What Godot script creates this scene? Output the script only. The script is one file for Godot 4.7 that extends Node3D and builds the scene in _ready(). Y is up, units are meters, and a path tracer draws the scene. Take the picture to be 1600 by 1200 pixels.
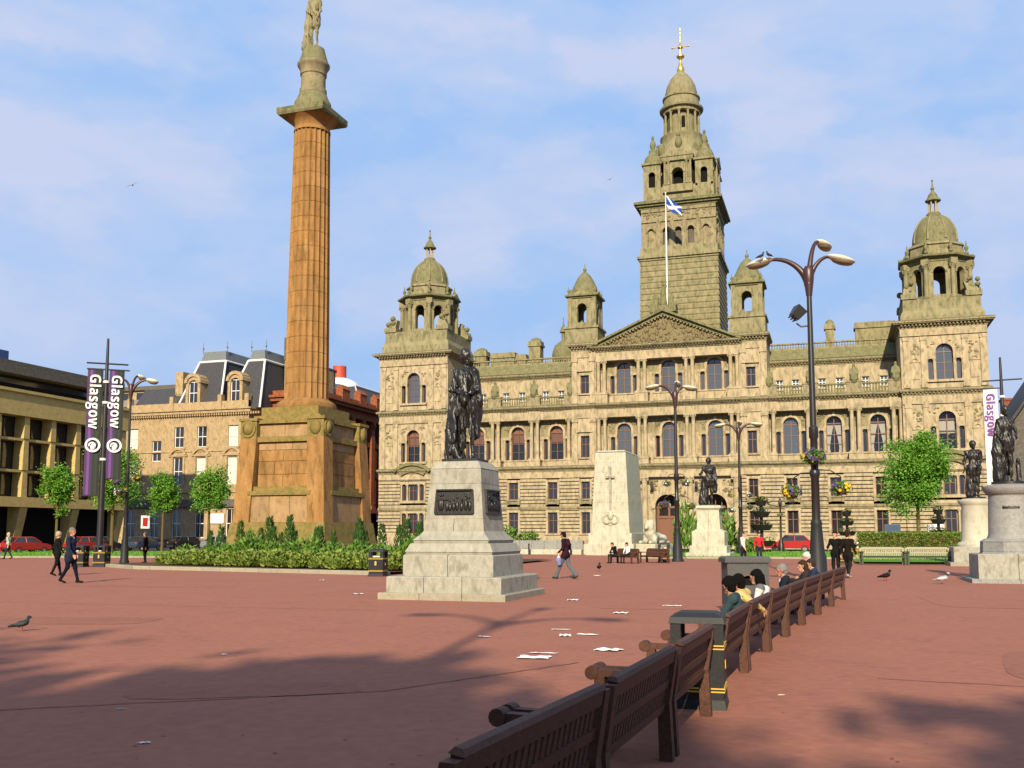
extends Node3D
# ---------------------------------------------------------------- mesh builder
class B:
	var v := PackedVector3Array()
	var n := PackedVector3Array()
	var k := PackedColorArray()
	var t := Transform3D.IDENTITY
	var col := Color.WHITE

	func tri(a: Vector3, b: Vector3, c: Vector3) -> void:
		a = t * a
		b = t * b
		c = t * c
		var m := (b - a).cross(c - a).normalized()
		v.append(a); v.append(c); v.append(b)
		for i in 3:
			n.append(m)
			k.append(col)

	func quad(a: Vector3, b: Vector3, c: Vector3, d: Vector3) -> void:
		tri(a, b, c)
		tri(a, c, d)

	func tris(a: Vector3, b: Vector3, c: Vector3, na: Vector3, nb: Vector3, nc: Vector3) -> void:
		v.append(t * a); v.append(t * c); v.append(t * b)
		n.append((t.basis * na).normalized()); n.append((t.basis * nc).normalized()); n.append((t.basis * nb).normalized())
		for i in 3:
			k.append(col)

	func box(x0: float, x1: float, y0: float, y1: float, z0: float, z1: float) -> void:
		taper(x0, x1, z0, z1, y0, x0, x1, z0, z1, y1)

	func slab(c: Vector3, s: Vector3) -> void:
		box(c.x - s.x / 2, c.x + s.x / 2, c.y - s.y / 2, c.y + s.y / 2, c.z - s.z / 2, c.z + s.z / 2)

	func taper(x0: float, x1: float, z0: float, z1: float, y0: float, X0: float, X1: float, Z0: float, Z1: float, y1: float) -> void:
		var a := Vector3(x0, y0, z1); var b := Vector3(x1, y0, z1); var c := Vector3(x1, y0, z0); var d := Vector3(x0, y0, z0)
		var e := Vector3(X0, y1, Z1); var f := Vector3(X1, y1, Z1); var g := Vector3(X1, y1, Z0); var h := Vector3(X0, y1, Z0)
		quad(a, b, f, e); quad(b, c, g, f); quad(c, d, h, g); quad(d, a, e, h); quad(e, f, g, h); quad(d, c, b, a)

	# a box whose vertical and top edges are chamfered
	func stone(x0: float, x1: float, y0: float, y1: float, z0: float, z1: float, e := 0.02) -> void:
		taper(x0, x1, z0, z1, y0, x0, x1, z0, z1, y1 - e)
		taper(x0, x1, z0, z1, y1 - e, x0 + e, x1 - e, z0 + e, z1 - e, y1)

	# rings of points joined by smooth or flat quads; rings run counterclockwise seen from above, bottom first
	func lathe(p: Array, segs := 16, at := Vector3.ZERO, sx := 1.0, sz := 1.0, a0 := 0.0) -> void:
		var nn := []
		for i in p.size() - 1:
			var d: Vector2 = p[i + 1] - p[i]
			nn.append(Vector2(d.y, -d.x).normalized())
		for i in p.size() - 1:
			var na: Vector2 = nn[i]
			var nb: Vector2 = nn[i]
			if i > 0 and nn[i].dot(nn[i - 1]) > 0.75: na = (nn[i] + nn[i - 1]).normalized()
			if i < nn.size() - 1 and nn[i].dot(nn[i + 1]) > 0.75: nb = (nn[i] + nn[i + 1]).normalized()
			for s in segs:
				var u := TAU * s / segs + a0
				var w := TAU * (s + 1) / segs + a0
				var A := at + Vector3(p[i].x * cos(u) * sx, p[i].y, -p[i].x * sin(u) * sz)
				var Bq := at + Vector3(p[i].x * cos(w) * sx, p[i].y, -p[i].x * sin(w) * sz)
				var C := at + Vector3(p[i + 1].x * cos(w) * sx, p[i + 1].y, -p[i + 1].x * sin(w) * sz)
				var D := at + Vector3(p[i + 1].x * cos(u) * sx, p[i + 1].y, -p[i + 1].x * sin(u) * sz)
				if segs <= 8:
					if p[i].x > 0.0001: tri(A, Bq, C)
					if p[i + 1].x > 0.0001: tri(A, C, D)
				else:
					var nA := Vector3(na.x * cos(u), na.y, -na.x * sin(u)); var nB := Vector3(na.x * cos(w), na.y, -na.x * sin(w))
					var nC := Vector3(nb.x * cos(w), nb.y, -nb.x * sin(w)); var nD := Vector3(nb.x * cos(u), nb.y, -nb.x * sin(u))
					if p[i].x > 0.0001: tris(A, Bq, C, nA, nB, nC)
					if p[i + 1].x > 0.0001: tris(A, C, D, nA, nC, nD)

	func tube(pts: Array, rad: Array, segs := 8, flat := 1.0) -> void:
		var rings := []
		var ref := Vector3.UP
		if absf((pts[pts.size() - 1] - pts[0]).normalized().y) > 0.8: ref = Vector3.BACK
		for i in pts.size():
			var d: Vector3 = (pts[mini(i + 1, pts.size() - 1)] - pts[maxi(i - 1, 0)]).normalized()
			var s := d.cross(ref).normalized()
			var u := s.cross(d)
			var ring := []
			for j in segs:
				var a := TAU * j / segs
				ring.append([pts[i] + (s * cos(a) + u * sin(a) * flat) * rad[i], s * cos(a) + u * sin(a)])
			rings.append(ring)
		for i in rings.size() - 1:
			for j in segs:
				var q := (j + 1) % segs
				var A = rings[i][j]; var Bq = rings[i][q]; var C = rings[i + 1][q]; var D = rings[i + 1][j]
				tris(A[0], C[0], Bq[0], A[1], C[1], Bq[1])
				tris(A[0], D[0], C[0], A[1], D[1], C[1])
		for j in range(1, segs - 1):
			tri(rings[0][0][0], rings[0][j + 1][0], rings[0][j][0])
			var l := rings.size() - 1
			tri(rings[l][0][0], rings[l][j][0], rings[l][j + 1][0])

	func ball(c: Vector3, r: Vector3, segs := 10, rows := 6) -> void:
		var p := []
		for i in rows + 1:
			var a := PI * i / rows - PI / 2
			p.append(Vector2(cos(a) * r.x if i > 0 and i < rows else 0.0, sin(a) * r.y))
		lathe(p, maxi(segs, 9), c, 1.0, r.z / r.x)

	# a polygon in x,y (counterclockwise) pulled from z0 to z1
	func prism(poly: PackedVector2Array, z0: float, z1: float) -> void:
		var ix := Geometry2D.triangulate_polygon(poly)
		for i in range(0, ix.size(), 3):
			var a := poly[ix[i]]; var b := poly[ix[i + 1]]; var c := poly[ix[i + 2]]
			if (b - a).cross(c - a) < 0:
				var s := b; b = c; c = s
			tri(Vector3(a.x, a.y, z1), Vector3(b.x, b.y, z1), Vector3(c.x, c.y, z1))
			tri(Vector3(a.x, a.y, z0), Vector3(c.x, c.y, z0), Vector3(b.x, b.y, z0))
		for i in poly.size():
			var a := poly[i]; var b := poly[(i + 1) % poly.size()]
			quad(Vector3(a.x, a.y, z0), Vector3(b.x, b.y, z0), Vector3(b.x, b.y, z1), Vector3(a.x, a.y, z1))

	# a wall piece from x0 to x1, y0 to y1 with a round arch cut from below (springing at ys)
	func arch(x0: float, x1: float, y0: float, y1: float, cx: float, r: float, ys: float, z0: float, z1: float, back := false) -> void:
		if cx - r - x0 > 0.001: box(x0, cx - r, y0, y1, z0, z1)
		if x1 - cx - r > 0.001: box(cx + r, x1, y0, y1, z0, z1)
		var N := 12
		for i in N:
			var a := PI - PI * i / N; var b := PI - PI * (i + 1) / N
			var p := Vector2(cx + cos(a) * r, ys + sin(a) * r); var q := Vector2(cx + cos(b) * r, ys + sin(b) * r)
			quad(Vector3(p.x, p.y, z1), Vector3(q.x, q.y, z1), Vector3(q.x, y1, z1), Vector3(p.x, y1, z1))
			quad(Vector3(p.x, p.y, z0), Vector3(q.x, q.y, z0), Vector3(q.x, q.y, z1), Vector3(p.x, p.y, z1))
			if back: quad(Vector3(q.x, q.y, z0), Vector3(p.x, p.y, z0), Vector3(p.x, y1, z0), Vector3(q.x, y1, z0))
		quad(Vector3(cx - r, y1, z1), Vector3(cx + r, y1, z1), Vector3(cx + r, y1, z0), Vector3(cx - r, y1, z0))

	# a half ring standing proud of a wall
	func ring(cx: float, cy: float, r0: float, r1: float, z0: float, z1: float, a0 := 0.0, a1 := PI, N := 12) -> void:
		for i in N:
			var a := a0 + (a1 - a0) * i / N; var b := a0 + (a1 - a0) * (i + 1) / N
			var i0 := Vector2(cos(a), sin(a)); var i1 := Vector2(cos(b), sin(b)); var c := Vector2(cx, cy)
			var p := c + i0 * r0; var q := c + i0 * r1; var s := c + i1 * r1; var u := c + i1 * r0
			quad(Vector3(p.x, p.y, z1), Vector3(q.x, q.y, z1), Vector3(s.x, s.y, z1), Vector3(u.x, u.y, z1))
			quad(Vector3(q.x, q.y, z0), Vector3(s.x, s.y, z0), Vector3(s.x, s.y, z1), Vector3(q.x, q.y, z1))
			quad(Vector3(u.x, u.y, z0), Vector3(p.x, p.y, z0), Vector3(p.x, p.y, z1), Vector3(u.x, u.y, z1))

	func leaf(c: Vector3, d: Vector3, s: Vector3, l: float, w: float) -> void:
		var m := d.cross(s).normalized()
		var a := c + d * l; var p := c + d * l * 0.45 + s * w; var q := c + d * l * 0.45 - s * w
		for x in [c, p, a, c, a, q]:
			v.append(t * x); n.append(t.basis * m); k.append(col)

	func mesh() -> ArrayMesh:
		var m := ArrayMesh.new()
		if v.is_empty(): return m
		var arr := []
		arr.resize(Mesh.ARRAY_MAX)
		arr[Mesh.ARRAY_VERTEX] = v
		arr[Mesh.ARRAY_NORMAL] = n
		arr[Mesh.ARRAY_COLOR] = k
		m.add_surface_from_arrays(Mesh.PRIMITIVE_TRIANGLES, arr)
		return m

# ---------------------------------------------------------------- scene helpers
var rng := RandomNumberGenerator.new()
var M := {}
var used := {}

func numbered(nm: String) -> String:
	if not used.has(nm):
		used[nm] = 0
		return nm
	used[nm] += 1
	return "%s_%03d" % [nm, used[nm]]

func meta(o: Node, label := "", category := "", group := "", kind := "") -> void:
	if label: o.set_meta("label", label)
	if category: o.set_meta("category", category)
	if group: o.set_meta("group", group)
	if kind: o.set_meta("kind", kind)

func thing(nm: String, label: String, category: String, at := Vector3.ZERO, turn := 0.0, group := "") -> Node3D:
	var o := Node3D.new()
	o.name = numbered(nm)
	add_child(o, true)
	o.position = at
	o.rotation.y = turn
	meta(o, label, category, group)
	return o

func put(nm: String, m: Mesh, mat: Material, parent: Node, pos := Vector3.ZERO, turn := 0.0) -> MeshInstance3D:
	var o := MeshInstance3D.new()
	o.mesh = m
	o.material_override = mat
	o.name = nm
	if parent == self: o.name = numbered(nm)
	o.position = pos
	o.rotation.y = turn
	parent.add_child(o, true)
	return o

func part(nm: String, b: B, mat: Material, parent: Node, pos := Vector3.ZERO, turn := 0.0) -> MeshInstance3D:
	return put(nm, b.mesh(), mat, parent, pos, turn)

func stuff(o: Node) -> Node:
	o.set_meta("kind", "stuff")
	return o

func copy(src: Node3D, label: String, at: Vector3, turn: float, group := "", sc := Vector3.ONE) -> Node3D:
	var r: Node3D = src.duplicate()
	var base := String(src.name)
	var cut := base.find("_0")
	if cut > 0: base = base.substr(0, cut)
	r.name = numbered(base)
	add_child(r, true)
	r.position = at
	r.rotation.y = turn
	r.scale = sc
	if label: r.set_meta("label", label)
	if group: r.set_meta("group", group)
	return r

func noise(seed_: int, freq: float, oct := 4, size := 512) -> PackedByteArray:
	var f := FastNoiseLite.new()
	f.seed = seed_
	f.noise_type = FastNoiseLite.TYPE_SIMPLEX_SMOOTH
	f.frequency = freq
	f.fractal_octaves = oct
	var im := f.get_seamless_image(size, size)
	im.convert(Image.FORMAT_L8)
	return im.get_data()

var noises := []
# colour texture: a to b by a broad noise, times a grain, with patches of c; linear colours in, sRGB out
func tex(a: Color, b: Color, c: Color, patch := 0.0, grain := 0.25, which := 0, size := 512) -> ImageTexture:
	if noises.is_empty():
		noises = [noise(3, 0.008, 5), noise(7, 0.09, 3), noise(11, 0.014, 5), noise(19, 0.03, 4)]
	var p: PackedByteArray = noises[0 if which == 0 else 3]
	var q: PackedByteArray = noises[1]
	var r: PackedByteArray = noises[2]
	var out := PackedByteArray()
	out.resize(size * size * 3)
	var lut := PackedByteArray()
	lut.resize(1025)
	for i in 1025: lut[i] = int(clampf(Color(i / 1024.0, 0, 0).linear_to_srgb().r, 0, 1) * 255.0)
	for i in size * size:
		var u := p[i] / 255.0
		var s := (1.0 - grain) + 2.0 * grain * q[i] / 255.0
		var w := clampf((r[i] / 255.0 - 1.0 + patch) * 2.4, 0.0, .8) if patch > 0.0 else 0.0
		var cr := (a.r + (b.r - a.r) * u) * (1.0 - w) + c.r * w
		var cg := (a.g + (b.g - a.g) * u) * (1.0 - w) + c.g * w
		var cb := (a.b + (b.b - a.b) * u) * (1.0 - w) + c.b * w
		out[i * 3] = lut[clampi(int(cr * s * 1024.0), 0, 1024)]
		out[i * 3 + 1] = lut[clampi(int(cg * s * 1024.0), 0, 1024)]
		out[i * 3 + 2] = lut[clampi(int(cb * s * 1024.0), 0, 1024)]
	return ImageTexture.create_from_image(Image.create_from_data(size, size, false, Image.FORMAT_RGB8, out))

var bump: NoiseTexture2D
func surf(nm: String, t: Texture2D, rough: float, scale_: float, bumpy := 0.0, streak := 1.0) -> StandardMaterial3D:
	var m := StandardMaterial3D.new()
	m.resource_name = nm
	m.albedo_texture = t
	m.vertex_color_use_as_albedo = true
	m.roughness = rough
	m.metallic_specular = 0.3
	m.uv1_triplanar = true
	m.uv1_world_triplanar = true
	m.uv1_scale = Vector3(scale_, scale_ * streak, scale_)
	if bumpy > 0.0:
		m.normal_enabled = true
		m.normal_texture = bump
		m.normal_scale = bumpy
	M[nm] = m
	return m

func flat(nm: String, c: Color, rough := 0.6, metal := 0.0, spec := 0.5) -> StandardMaterial3D:
	var m := StandardMaterial3D.new()
	m.resource_name = nm
	m.albedo_color = c.linear_to_srgb()
	m.vertex_color_use_as_albedo = true
	m.roughness = rough
	m.metallic = metal
	m.metallic_specular = spec
	M[nm] = m
	return m

func L(r: float, g: float, b: float) -> Color:
	return Color(r, g, b) * .80

func tone(x := 0.12) -> Color:
	var s := 1.0 + rng.randf_range(-x, x)
	var w := rng.randf_range(-x, x) * 0.35
	return Color(s + w, s, s - w)

func materials() -> void:
	var f := FastNoiseLite.new()
	f.seed = 5; f.frequency = 0.08; f.fractal_octaves = 4
	bump = NoiseTexture2D.new()
	bump.noise = f; bump.width = 512; bump.height = 512; bump.seamless = true; bump.as_normal_map = true; bump.bump_strength = 3.0
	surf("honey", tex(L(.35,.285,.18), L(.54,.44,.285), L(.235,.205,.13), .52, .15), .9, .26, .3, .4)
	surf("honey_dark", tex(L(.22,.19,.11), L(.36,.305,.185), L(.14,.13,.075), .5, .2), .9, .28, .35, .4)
	surf("mossy", tex(L(.15,.152,.075), L(.26,.24,.13), L(.09,.10,.045), .5, .25), .9, .34, .5, .5)
	surf("tower", tex(L(.20,.185,.10), L(.35,.305,.18), L(.125,.13,.062), .5, .2), .9, .28, .4, .35)
	surf("carved", tex(L(.13,.11,.06), L(.36,.29,.16), L(.08,.075,.04), .5, .3, 1), .9, .6, .8)
	surf("orange_stone", tex(L(.26,.13,.042), L(.43,.245,.09), L(.17,.095,.035), .48, .18), .9, .26, .3, .25)
	surf("pink_stone", tex(L(.33,.205,.10), L(.45,.30,.155), L(.25,.165,.075), .45, .16), .9, .3, .3, .5)
	surf("moss_stone", tex(L(.20,.145,.045), L(.31,.22,.08), L(.125,.145,.03), .52, .2), .9, .35, .4)
	surf("granite", tex(L(.31,.30,.25), L(.43,.415,.345), L(.22,.215,.165), .46, .12, 1), .8, .4, .2, .5)
	surf("granite_grey", tex(L(.24, .24, .23), L(.34, .34, .32), L(.18, .18, .17), .4, .22, 1), .6, .35, .3)
	surf("pale_stone", tex(L(.46,.445,.35), L(.58,.555,.44), L(.36,.35,.24), .46, .12), .85, .35, .25, .4)
	surf("kerb", tex(L(.32,.29,.21), L(.40,.365,.28), L(.25,.22,.15), .4, .15), .85, .5, .3)
	surf("red_tarmac", tex(L(.338,.138,.092), L(.372,.152,.101), L(.305,.127,.088), .40, .12), .95, .10, .12)
	surf("asphalt", tex(L(.045, .045, .047), L(.07, .07, .07), L(.03, .03, .03), .3, .3), .9, .4, .5)
	surf("paving", tex(L(.22, .20, .17), L(.32, .29, .25), L(.17, .15, .13), .4, .2), .85, .4, .4)
	surf("grass", tex(L(.07, .19, .015), L(.13, .30, .03), L(.05, .13, .012), .4, .35, 1), .95, .8, .8)
	surf("soil", tex(L(.09, .05, .025), L(.15, .085, .04), L(.05, .03, .015), .4, .4, 1), .95, .9, 1.0)
	surf("concrete", tex(L(.48,.36,.13), L(.60,.46,.19), L(.40,.29,.10), .4, .12), .9, .25, .2)
	surf("hotel_stone", tex(L(.36,.26,.14), L(.50,.37,.21), L(.26,.19,.11), .48, .14), .9, .3, .25, .5)
	surf("red_stone", tex(L(.23, .07, .032), L(.36, .12, .05), L(.12, .035, .02), .45, .25), .85, .3, .6)
	surf("slate", tex(L(.045, .047, .055), L(.08, .08, .09), L(.03, .03, .033), .4, .3), .6, .5, .6)
	surf("grime", tex(L(.10, .09, .075), L(.17, .155, .13), L(.06, .055, .045), .4, .3), .9, .4, .5)
	surf("lead", tex(L(.13, .15, .16), L(.2, .22, .23), L(.1, .11, .12), .3, .2), .5, .4, .3)
	surf("bronze", tex(L(.013,.012,.011), L(.030,.027,.024), L(.040,.062,.052), .34, .3, 1), .42, .9, .3, .4)
	M.bronze.metallic = 0.35
	M.bronze.metallic_specular = 0.6
	surf("bench_wood", tex(L(.07,.032,.022), L(.125,.056,.036), L(.045,.024,.018), .4, .35, 1), .6, 1.4, .25)
	surf("bark", tex(L(.10, .075, .03), L(.19, .14, .06), L(.08, .09, .03), .4, .4, 1), .95, 2.0, 1.0)
	surf("bin_black", tex(L(.018, .02, .022), L(.032, .034, .037), L(.045, .045, .043), .3, .25, 1), .5, 2.0, .4)
	surf("bin_grey", tex(L(.075, .075, .075), L(.13, .13, .128), L(.05, .05, .05), .4, .3, 1), .7, 2.5, .8)
	flat("lamp_black", L(.018, .016, .017), .4)
	flat("lamp_maroon", L(.05, .018, .018), .4)
	flat("lamp_shell", L(.72, .68, .52), .4)
	flat("lamp_lens", L(.25, .21, .12), .25)
	flat("plain", Color.WHITE, .75)
	flat("cloth", Color.WHITE, .9, 0.0, .2)
	flat("paint", Color.WHITE, .3)
	flat("white", L(.78, .77, .74), .6)
	flat("gold", L(.85, .56, .12), .3, .8)
	flat("yellow_line", L(.65, .42, .06), .5)
	flat("timber_red", L(.17, .065, .03), .5)
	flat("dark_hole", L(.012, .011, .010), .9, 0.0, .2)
	flat("glass_dark", L(.022, .022, .024), .07, 0.0, .7)
	flat("glass_sky", L(.075, .09, .11), .08, 0.0, .8)
	flat("frame_dark", L(.03, .016, .011), .5)
	flat("blind_brown", L(.30, .12, .05), .8)
	flat("curtain", L(.72, .68, .58), .9)
	flat("rubber", L(.02, .02, .02), .8)
	flat("chrome", L(.5, .5, .5), .3, .8)
	flat("purple", L(.20, .055, .32), .7)
	flat("letter", L(.82, .82, .82), .7)
	surf("pale_wood", tex(L(.30, .29, .19), L(.44, .43, .31), L(.2, .22, .13), .4, .25, 1), .7, 2.0, .4)
	surf("green_wood", tex(L(.05, .07, .04), L(.09, .12, .07), L(.03, .05, .03), .4, .25, 1), .6, 2.0, .4)
	var lf := flat("leaves", Color.WHITE, .6, 0.0, .35)
	lf.backlight_enabled = true
	lf.backlight = Color(.20, .30, .06)
	lf.cull_mode = BaseMaterial3D.CULL_DISABLED
	var fl := flat("petals", Color.WHITE, .7, 0.0, .2)
	fl.cull_mode = BaseMaterial3D.CULL_DISABLED
	var pane := StandardMaterial3D.new()
	pane.transparency = BaseMaterial3D.TRANSPARENCY_ALPHA
	pane.albedo_color = Color(.12, .13, .14, .15)
	pane.roughness = .05
	M.pane_clear = pane

# ---------------------------------------------------------------- sky
func sky_texture() -> ImageTexture:
	var W := 2048
	var H := 1024
	var f := FastNoiseLite.new()
	f.seed = 21; f.frequency = 0.019; f.fractal_octaves = 6; f.fractal_gain = .58
	f.domain_warp_enabled = true; f.domain_warp_amplitude = 26.0; f.domain_warp_frequency = 0.012
	var im := f.get_seamless_image(W * 2 / 5, H, false, false, .2)
	im.resize(W, H, Image.INTERPOLATE_CUBIC)
	im.convert(Image.FORMAT_L8)
	var d := im.get_data()
	var g := noise(31, .006, 3, 1024)
	var out := PackedByteArray()
	out.resize(W * H * 3)
	for y in H:
		var el := (0.5 - (y + .5) / H) * PI   # elevation
		var s := sin(maxf(el, 0.0))
		var h := pow(1.0 - s, 3.2)
		var top := Color(.58, .715, .90)
		var hor := Color(.60, .725, .88)
		var base := top.lerp(hor, h)
		if el < 0.0: base = Color(.36, .33, .31)
		var cl := Color(.75, .78, .88)
		var amount := 0.0 if el < 0.0 else clampf(.4 + s * 2.2, 0, 1)
		for x in W:
			var n1 := d[y * W + x] / 255.0
			var n2 := g[(y & 1023) * 1024 + (x >> 1)] / 255.0
			var c := clampf((n1 * .95 + n2 * .35 - .38) * 2.0, 0.0, 1.0) * .88 * amount
			var i := (y * W + x) * 3
			out[i] = int((base.r + (cl.r - base.r) * c) * 255.0)
			out[i + 1] = int((base.g + (cl.g - base.g) * c) * 255.0)
			out[i + 2] = int((base.b + (cl.b - base.b) * c) * 255.0)
	return ImageTexture.create_from_image(Image.create_from_data(W, H, false, Image.FORMAT_RGB8, out))

func _ready() -> void:
	# camera, sky, sun, exposure
	rng.seed = 4711
	var cam := Camera3D.new()
	cam.name = "camera"
	add_child(cam)
	cam.position = Vector3(0, 1.65, 0)
	cam.rotation = Vector3(atan(156.0 / 1530.0), deg_to_rad(18.2), 0)
	cam.near = 0.05
	cam.projection = Camera3D.PROJECTION_FRUSTUM
	cam.size = 0.05 * 1200.0 / 1530.0
	cam.frustum_offset = Vector2(0, 0.05 * 79.0 / 1530.0)
	cam.far = 4000.0
	cam.current = true
	var env := Environment.new()
	env.background_mode = Environment.BG_SKY
	var pano := PanoramaSkyMaterial.new()
	pano.panorama = sky_texture()
	pano.energy_multiplier = .76
	var sky := Sky.new()
	sky.sky_material = pano
	env.sky = sky
	env.tonemap_mode = Environment.TONE_MAPPER_LINEAR
	env.tonemap_exposure = 1.55
	env.sdfgi_enabled = true
	env.ssao_enabled = true
	env.ssil_enabled = true
	var we := WorldEnvironment.new()
	we.name = "world_environment"
	we.environment = env
	add_child(we)
	var sun := DirectionalLight3D.new()
	sun.name = "sun"
	sun.light_energy = 1.6
	sun.light_color = Color(1.0, .93, .80)
	sun.light_angular_distance = 0.9
	sun.shadow_enabled = true
	add_child(sun)
	sun.look_at_from_position(Vector3.ZERO, Vector3(-.132, -.454, -.881), Vector3.UP)
	materials()
	# setting
	ground()
	# large structures
	civic_hall()
	scott_column()
	left_buildings()
	right_buildings()
	# monuments
	monuments()
	cenotaph()
	# street furniture
	lamps()
	masts()
	benches()
	bins()
	# plants
	trees()
	planting()
	# vehicles, people, birds, litter
	cars()
	signs()
	people()
	birds_and_litter()
	behind_the_camera()

# ---------------------------------------------------------------- ground
func sheet(nm: String, poly: Array, y: float, mat: Material, kind := "structure", label := "", cat := "") -> MeshInstance3D:
	var b := B.new()
	var pp := PackedVector2Array()
	for p in poly: pp.append(Vector2(p[0], p[1]))
	var ix := Geometry2D.triangulate_polygon(pp)
	for i in range(0, ix.size(), 3):
		var p := pp[ix[i]]; var q := pp[ix[i + 1]]; var r := pp[ix[i + 2]]
		if (q - p).cross(r - p) > 0:
			var s := q; q = r; r = s
		b.tri(Vector3(p.x, y, p.y), Vector3(q.x, y, q.y), Vector3(r.x, y, r.y))
	var o := part(nm, b, mat, self)
	meta(o, label, cat, "", kind)
	return o

func kerb(line: Array, h: float, w: float, label: String, mat: Material = null) -> void:
	var o := thing("kerb", label, "kerb", Vector3(line[0][0], 0, line[0][1]))
	o.set_meta("kind", "structure")
	for i in line.size() - 1:
		var a := Vector3(line[i][0], 0, line[i][1]); var c := Vector3(line[i + 1][0], 0, line[i + 1][1])
		var len_ := a.distance_to(c)
		var N := maxi(1, int(len_ / 1.1))
		for j in N:
			var b := B.new()
			b.col = tone(.1)
			b.stone(0.006, len_ / N - .006, -.05, h, -w / 2, w / 2, .025)
			part("kerb_stone", b, mat if mat else M.kerb, o, a.lerp(c, float(j) / N) - o.position, -atan2(c.z - a.z, c.x - a.x))

func ground() -> void:
	sheet("ground", [[-1500, 400], [1500, 400], [1500, -2500], [-1500, -2500]], -.03, M.asphalt)
	sheet("square_paving", [[-75, 60], [40, 60], [40, -82], [-75, -82]], 0.0, M.red_tarmac)
	sheet("pavement", [[-60, -104.5], [40, -104.5], [40, -111], [-60, -111]], .10, M.paving)
	sheet("street", [[-90, -94.5], [40, -94.5], [40, -104.4], [-90, -104.4]], -.02, M.asphalt)
	sheet("terrace_paving", [[-38, -78], [-13, -78], [-13, -94], [-38, -94]], .006, M.paving)
	# lawns stand 10 cm above the paving, inside their kerbs
	sheet("lawn", [[-74, -50], [-56, -55.5], [-41, -60.5], [-37, -64], [-40, -74], [-74, -74]], .11, M.grass)
	kerb([[-74, -49.9], [-56, -55.3], [-40.9, -60.3], [-36.8, -64]], .13, .25, "long pale stone kerb edging the lawn in front of the concrete office block")
	sheet("lawn", [[-13, -67], [-4.5, -69.5], [8, -71], [8, -93], [-14, -93]], .11, M.grass)
	kerb([[-13, -66.9], [-4.5, -69.4], [8, -70.9]], .13, .25, "stone kerb edging the lawn round the small standing statue")
	sheet("lawn", [[1, -59.2], [18, -62], [18, -92], [8.2, -92], [8.2, -70], [1, -66]], .105, M.grass)
	sheet("flower_bed", [[-36.6, -42.6], [-31.9, -39.6], [-17.6, -36.8], [-16.5, -41], [-17, -60], [-34, -60]], .10, M.soil)
	kerb([[-36.84, -42.4], [-31.9, -39.3], [-17.3, -36.5]], .16, .34, "low stone kerb along the front of the flower bed below the tall column")
	var g := RandomNumberGenerator.new()
	g.seed = 5
	# patched strips and seams in the red tarmac, a few millimetres proud
	var tones := [Color(.9, .9, .92), Color(1.07, 1.05, 1.03), Color(.86, .88, .9), Color(1.05, 1.04, 1.04), Color(.93, .92, .92), Color(1.04, 1.02, 1.0)]
	var reps := [[-14.0, -15.5, 3.2, 1.6, .3], [-4.5, -24.0, 2.2, 4.5, .1], [2.8, -14.0, 1.6, 3.4, -.1], [-21.0, -27.0, 5.5, 2.0, .2], [-6.0, -9.2, 2.4, .9, .5], [3.5, -27.0, 2.8, 5.0, .05]]
	for i in reps.size():
		var r = reps[i]
		var b := B.new()
		b.col = tones[i]
		b.t = Transform3D(Basis(Vector3.UP, r[4]), Vector3(r[0], 0, r[1]))
		var pts := []
		for k in 28:
			var an := TAU * k / 28.0
			var sx := signf(cos(an)) * pow(absf(cos(an)), .45); var sz_ := signf(sin(an)) * pow(absf(sin(an)), .45)
			pts.append(Vector3(sx * r[2] / 2 + g.randf_range(-.04, .04), .004, -sz_ * r[3] / 2 + g.randf_range(-.04, .04)))
		for k in 28: b.tri(Vector3(0, .004, 0), pts[k], pts[(k + 1) % 28])
		meta(part("tarmac_patch", b, M.red_tarmac, self), "", "", "", "structure")
	for s in [[-9.0, -6.4, -4.6, -9.6], [-4.6, -9.6, -3.2, -12.5], [-.9, -6.3, 2.6, -7.6], [-22, -19, -9.5, -19.6], [.4, -12.2, 7.5, -11.6], [-30, -31, -12.5, -29.8]]:
		var b := B.new()
		b.col = Color(.55, .55, .56)
		var p := Vector3(s[0], .007, s[1]); var q := Vector3(s[2], .007, s[3])
		var side := (q - p).cross(Vector3.UP).normalized() * .012
		for k in 12:
			var u := p.lerp(q, k / 12.0) + side * g.randf_range(-1.5, 1.5); var w := p.lerp(q, (k + 1) / 12.0) + side * g.randf_range(-1.5, 1.5)
			b.quad(u + side, w + side, w - side, u - side)
		meta(part("tarmac_seam", b, M.red_tarmac, self), "", "", "", "structure")
	var gum := B.new()
	for i in 260:
		var z := -5.0 - pow(g.randf(), 1.6) * 32.0
		var x := z * .33 + g.randf_range(-.55, .55) * absf(z)
		var rr := g.randf_range(.007, .017)
		gum.col = Color(.6, .58, .57) if g.randf() < .6 else Color(1.35, 1.6, 1.7)
		for k in 6: gum.tri(Vector3(x, .009, z), Vector3(x + cos(k * PI / 3) * rr, .009, z - sin(k * PI / 3) * rr), Vector3(x + cos((k + 1) * PI / 3) * rr, .009, z - sin((k + 1) * PI / 3) * rr))
	meta(part("gum_spots", gum, M.red_tarmac, self), "dark and pale specks of trodden gum on the red paving", "spots", "", "stuff")

# ---------------------------------------------------------------- civic hall
var CO := Vector3(18.9, 0, 6)
var hall: Node3D

const SQ := .93
var squat := false   # the upper great tower is drawn in at this ratio above 42 m

func H(nm: String, b: B, mat: Material, pos := Vector3.ZERO) -> MeshInstance3D:
	var o := part(nm, b, mat, hall, CO + pos)
	if squat:
		o.scale.y = SQ
		o.position.y += 42.0 * (1.0 - SQ)
	return o

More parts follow.
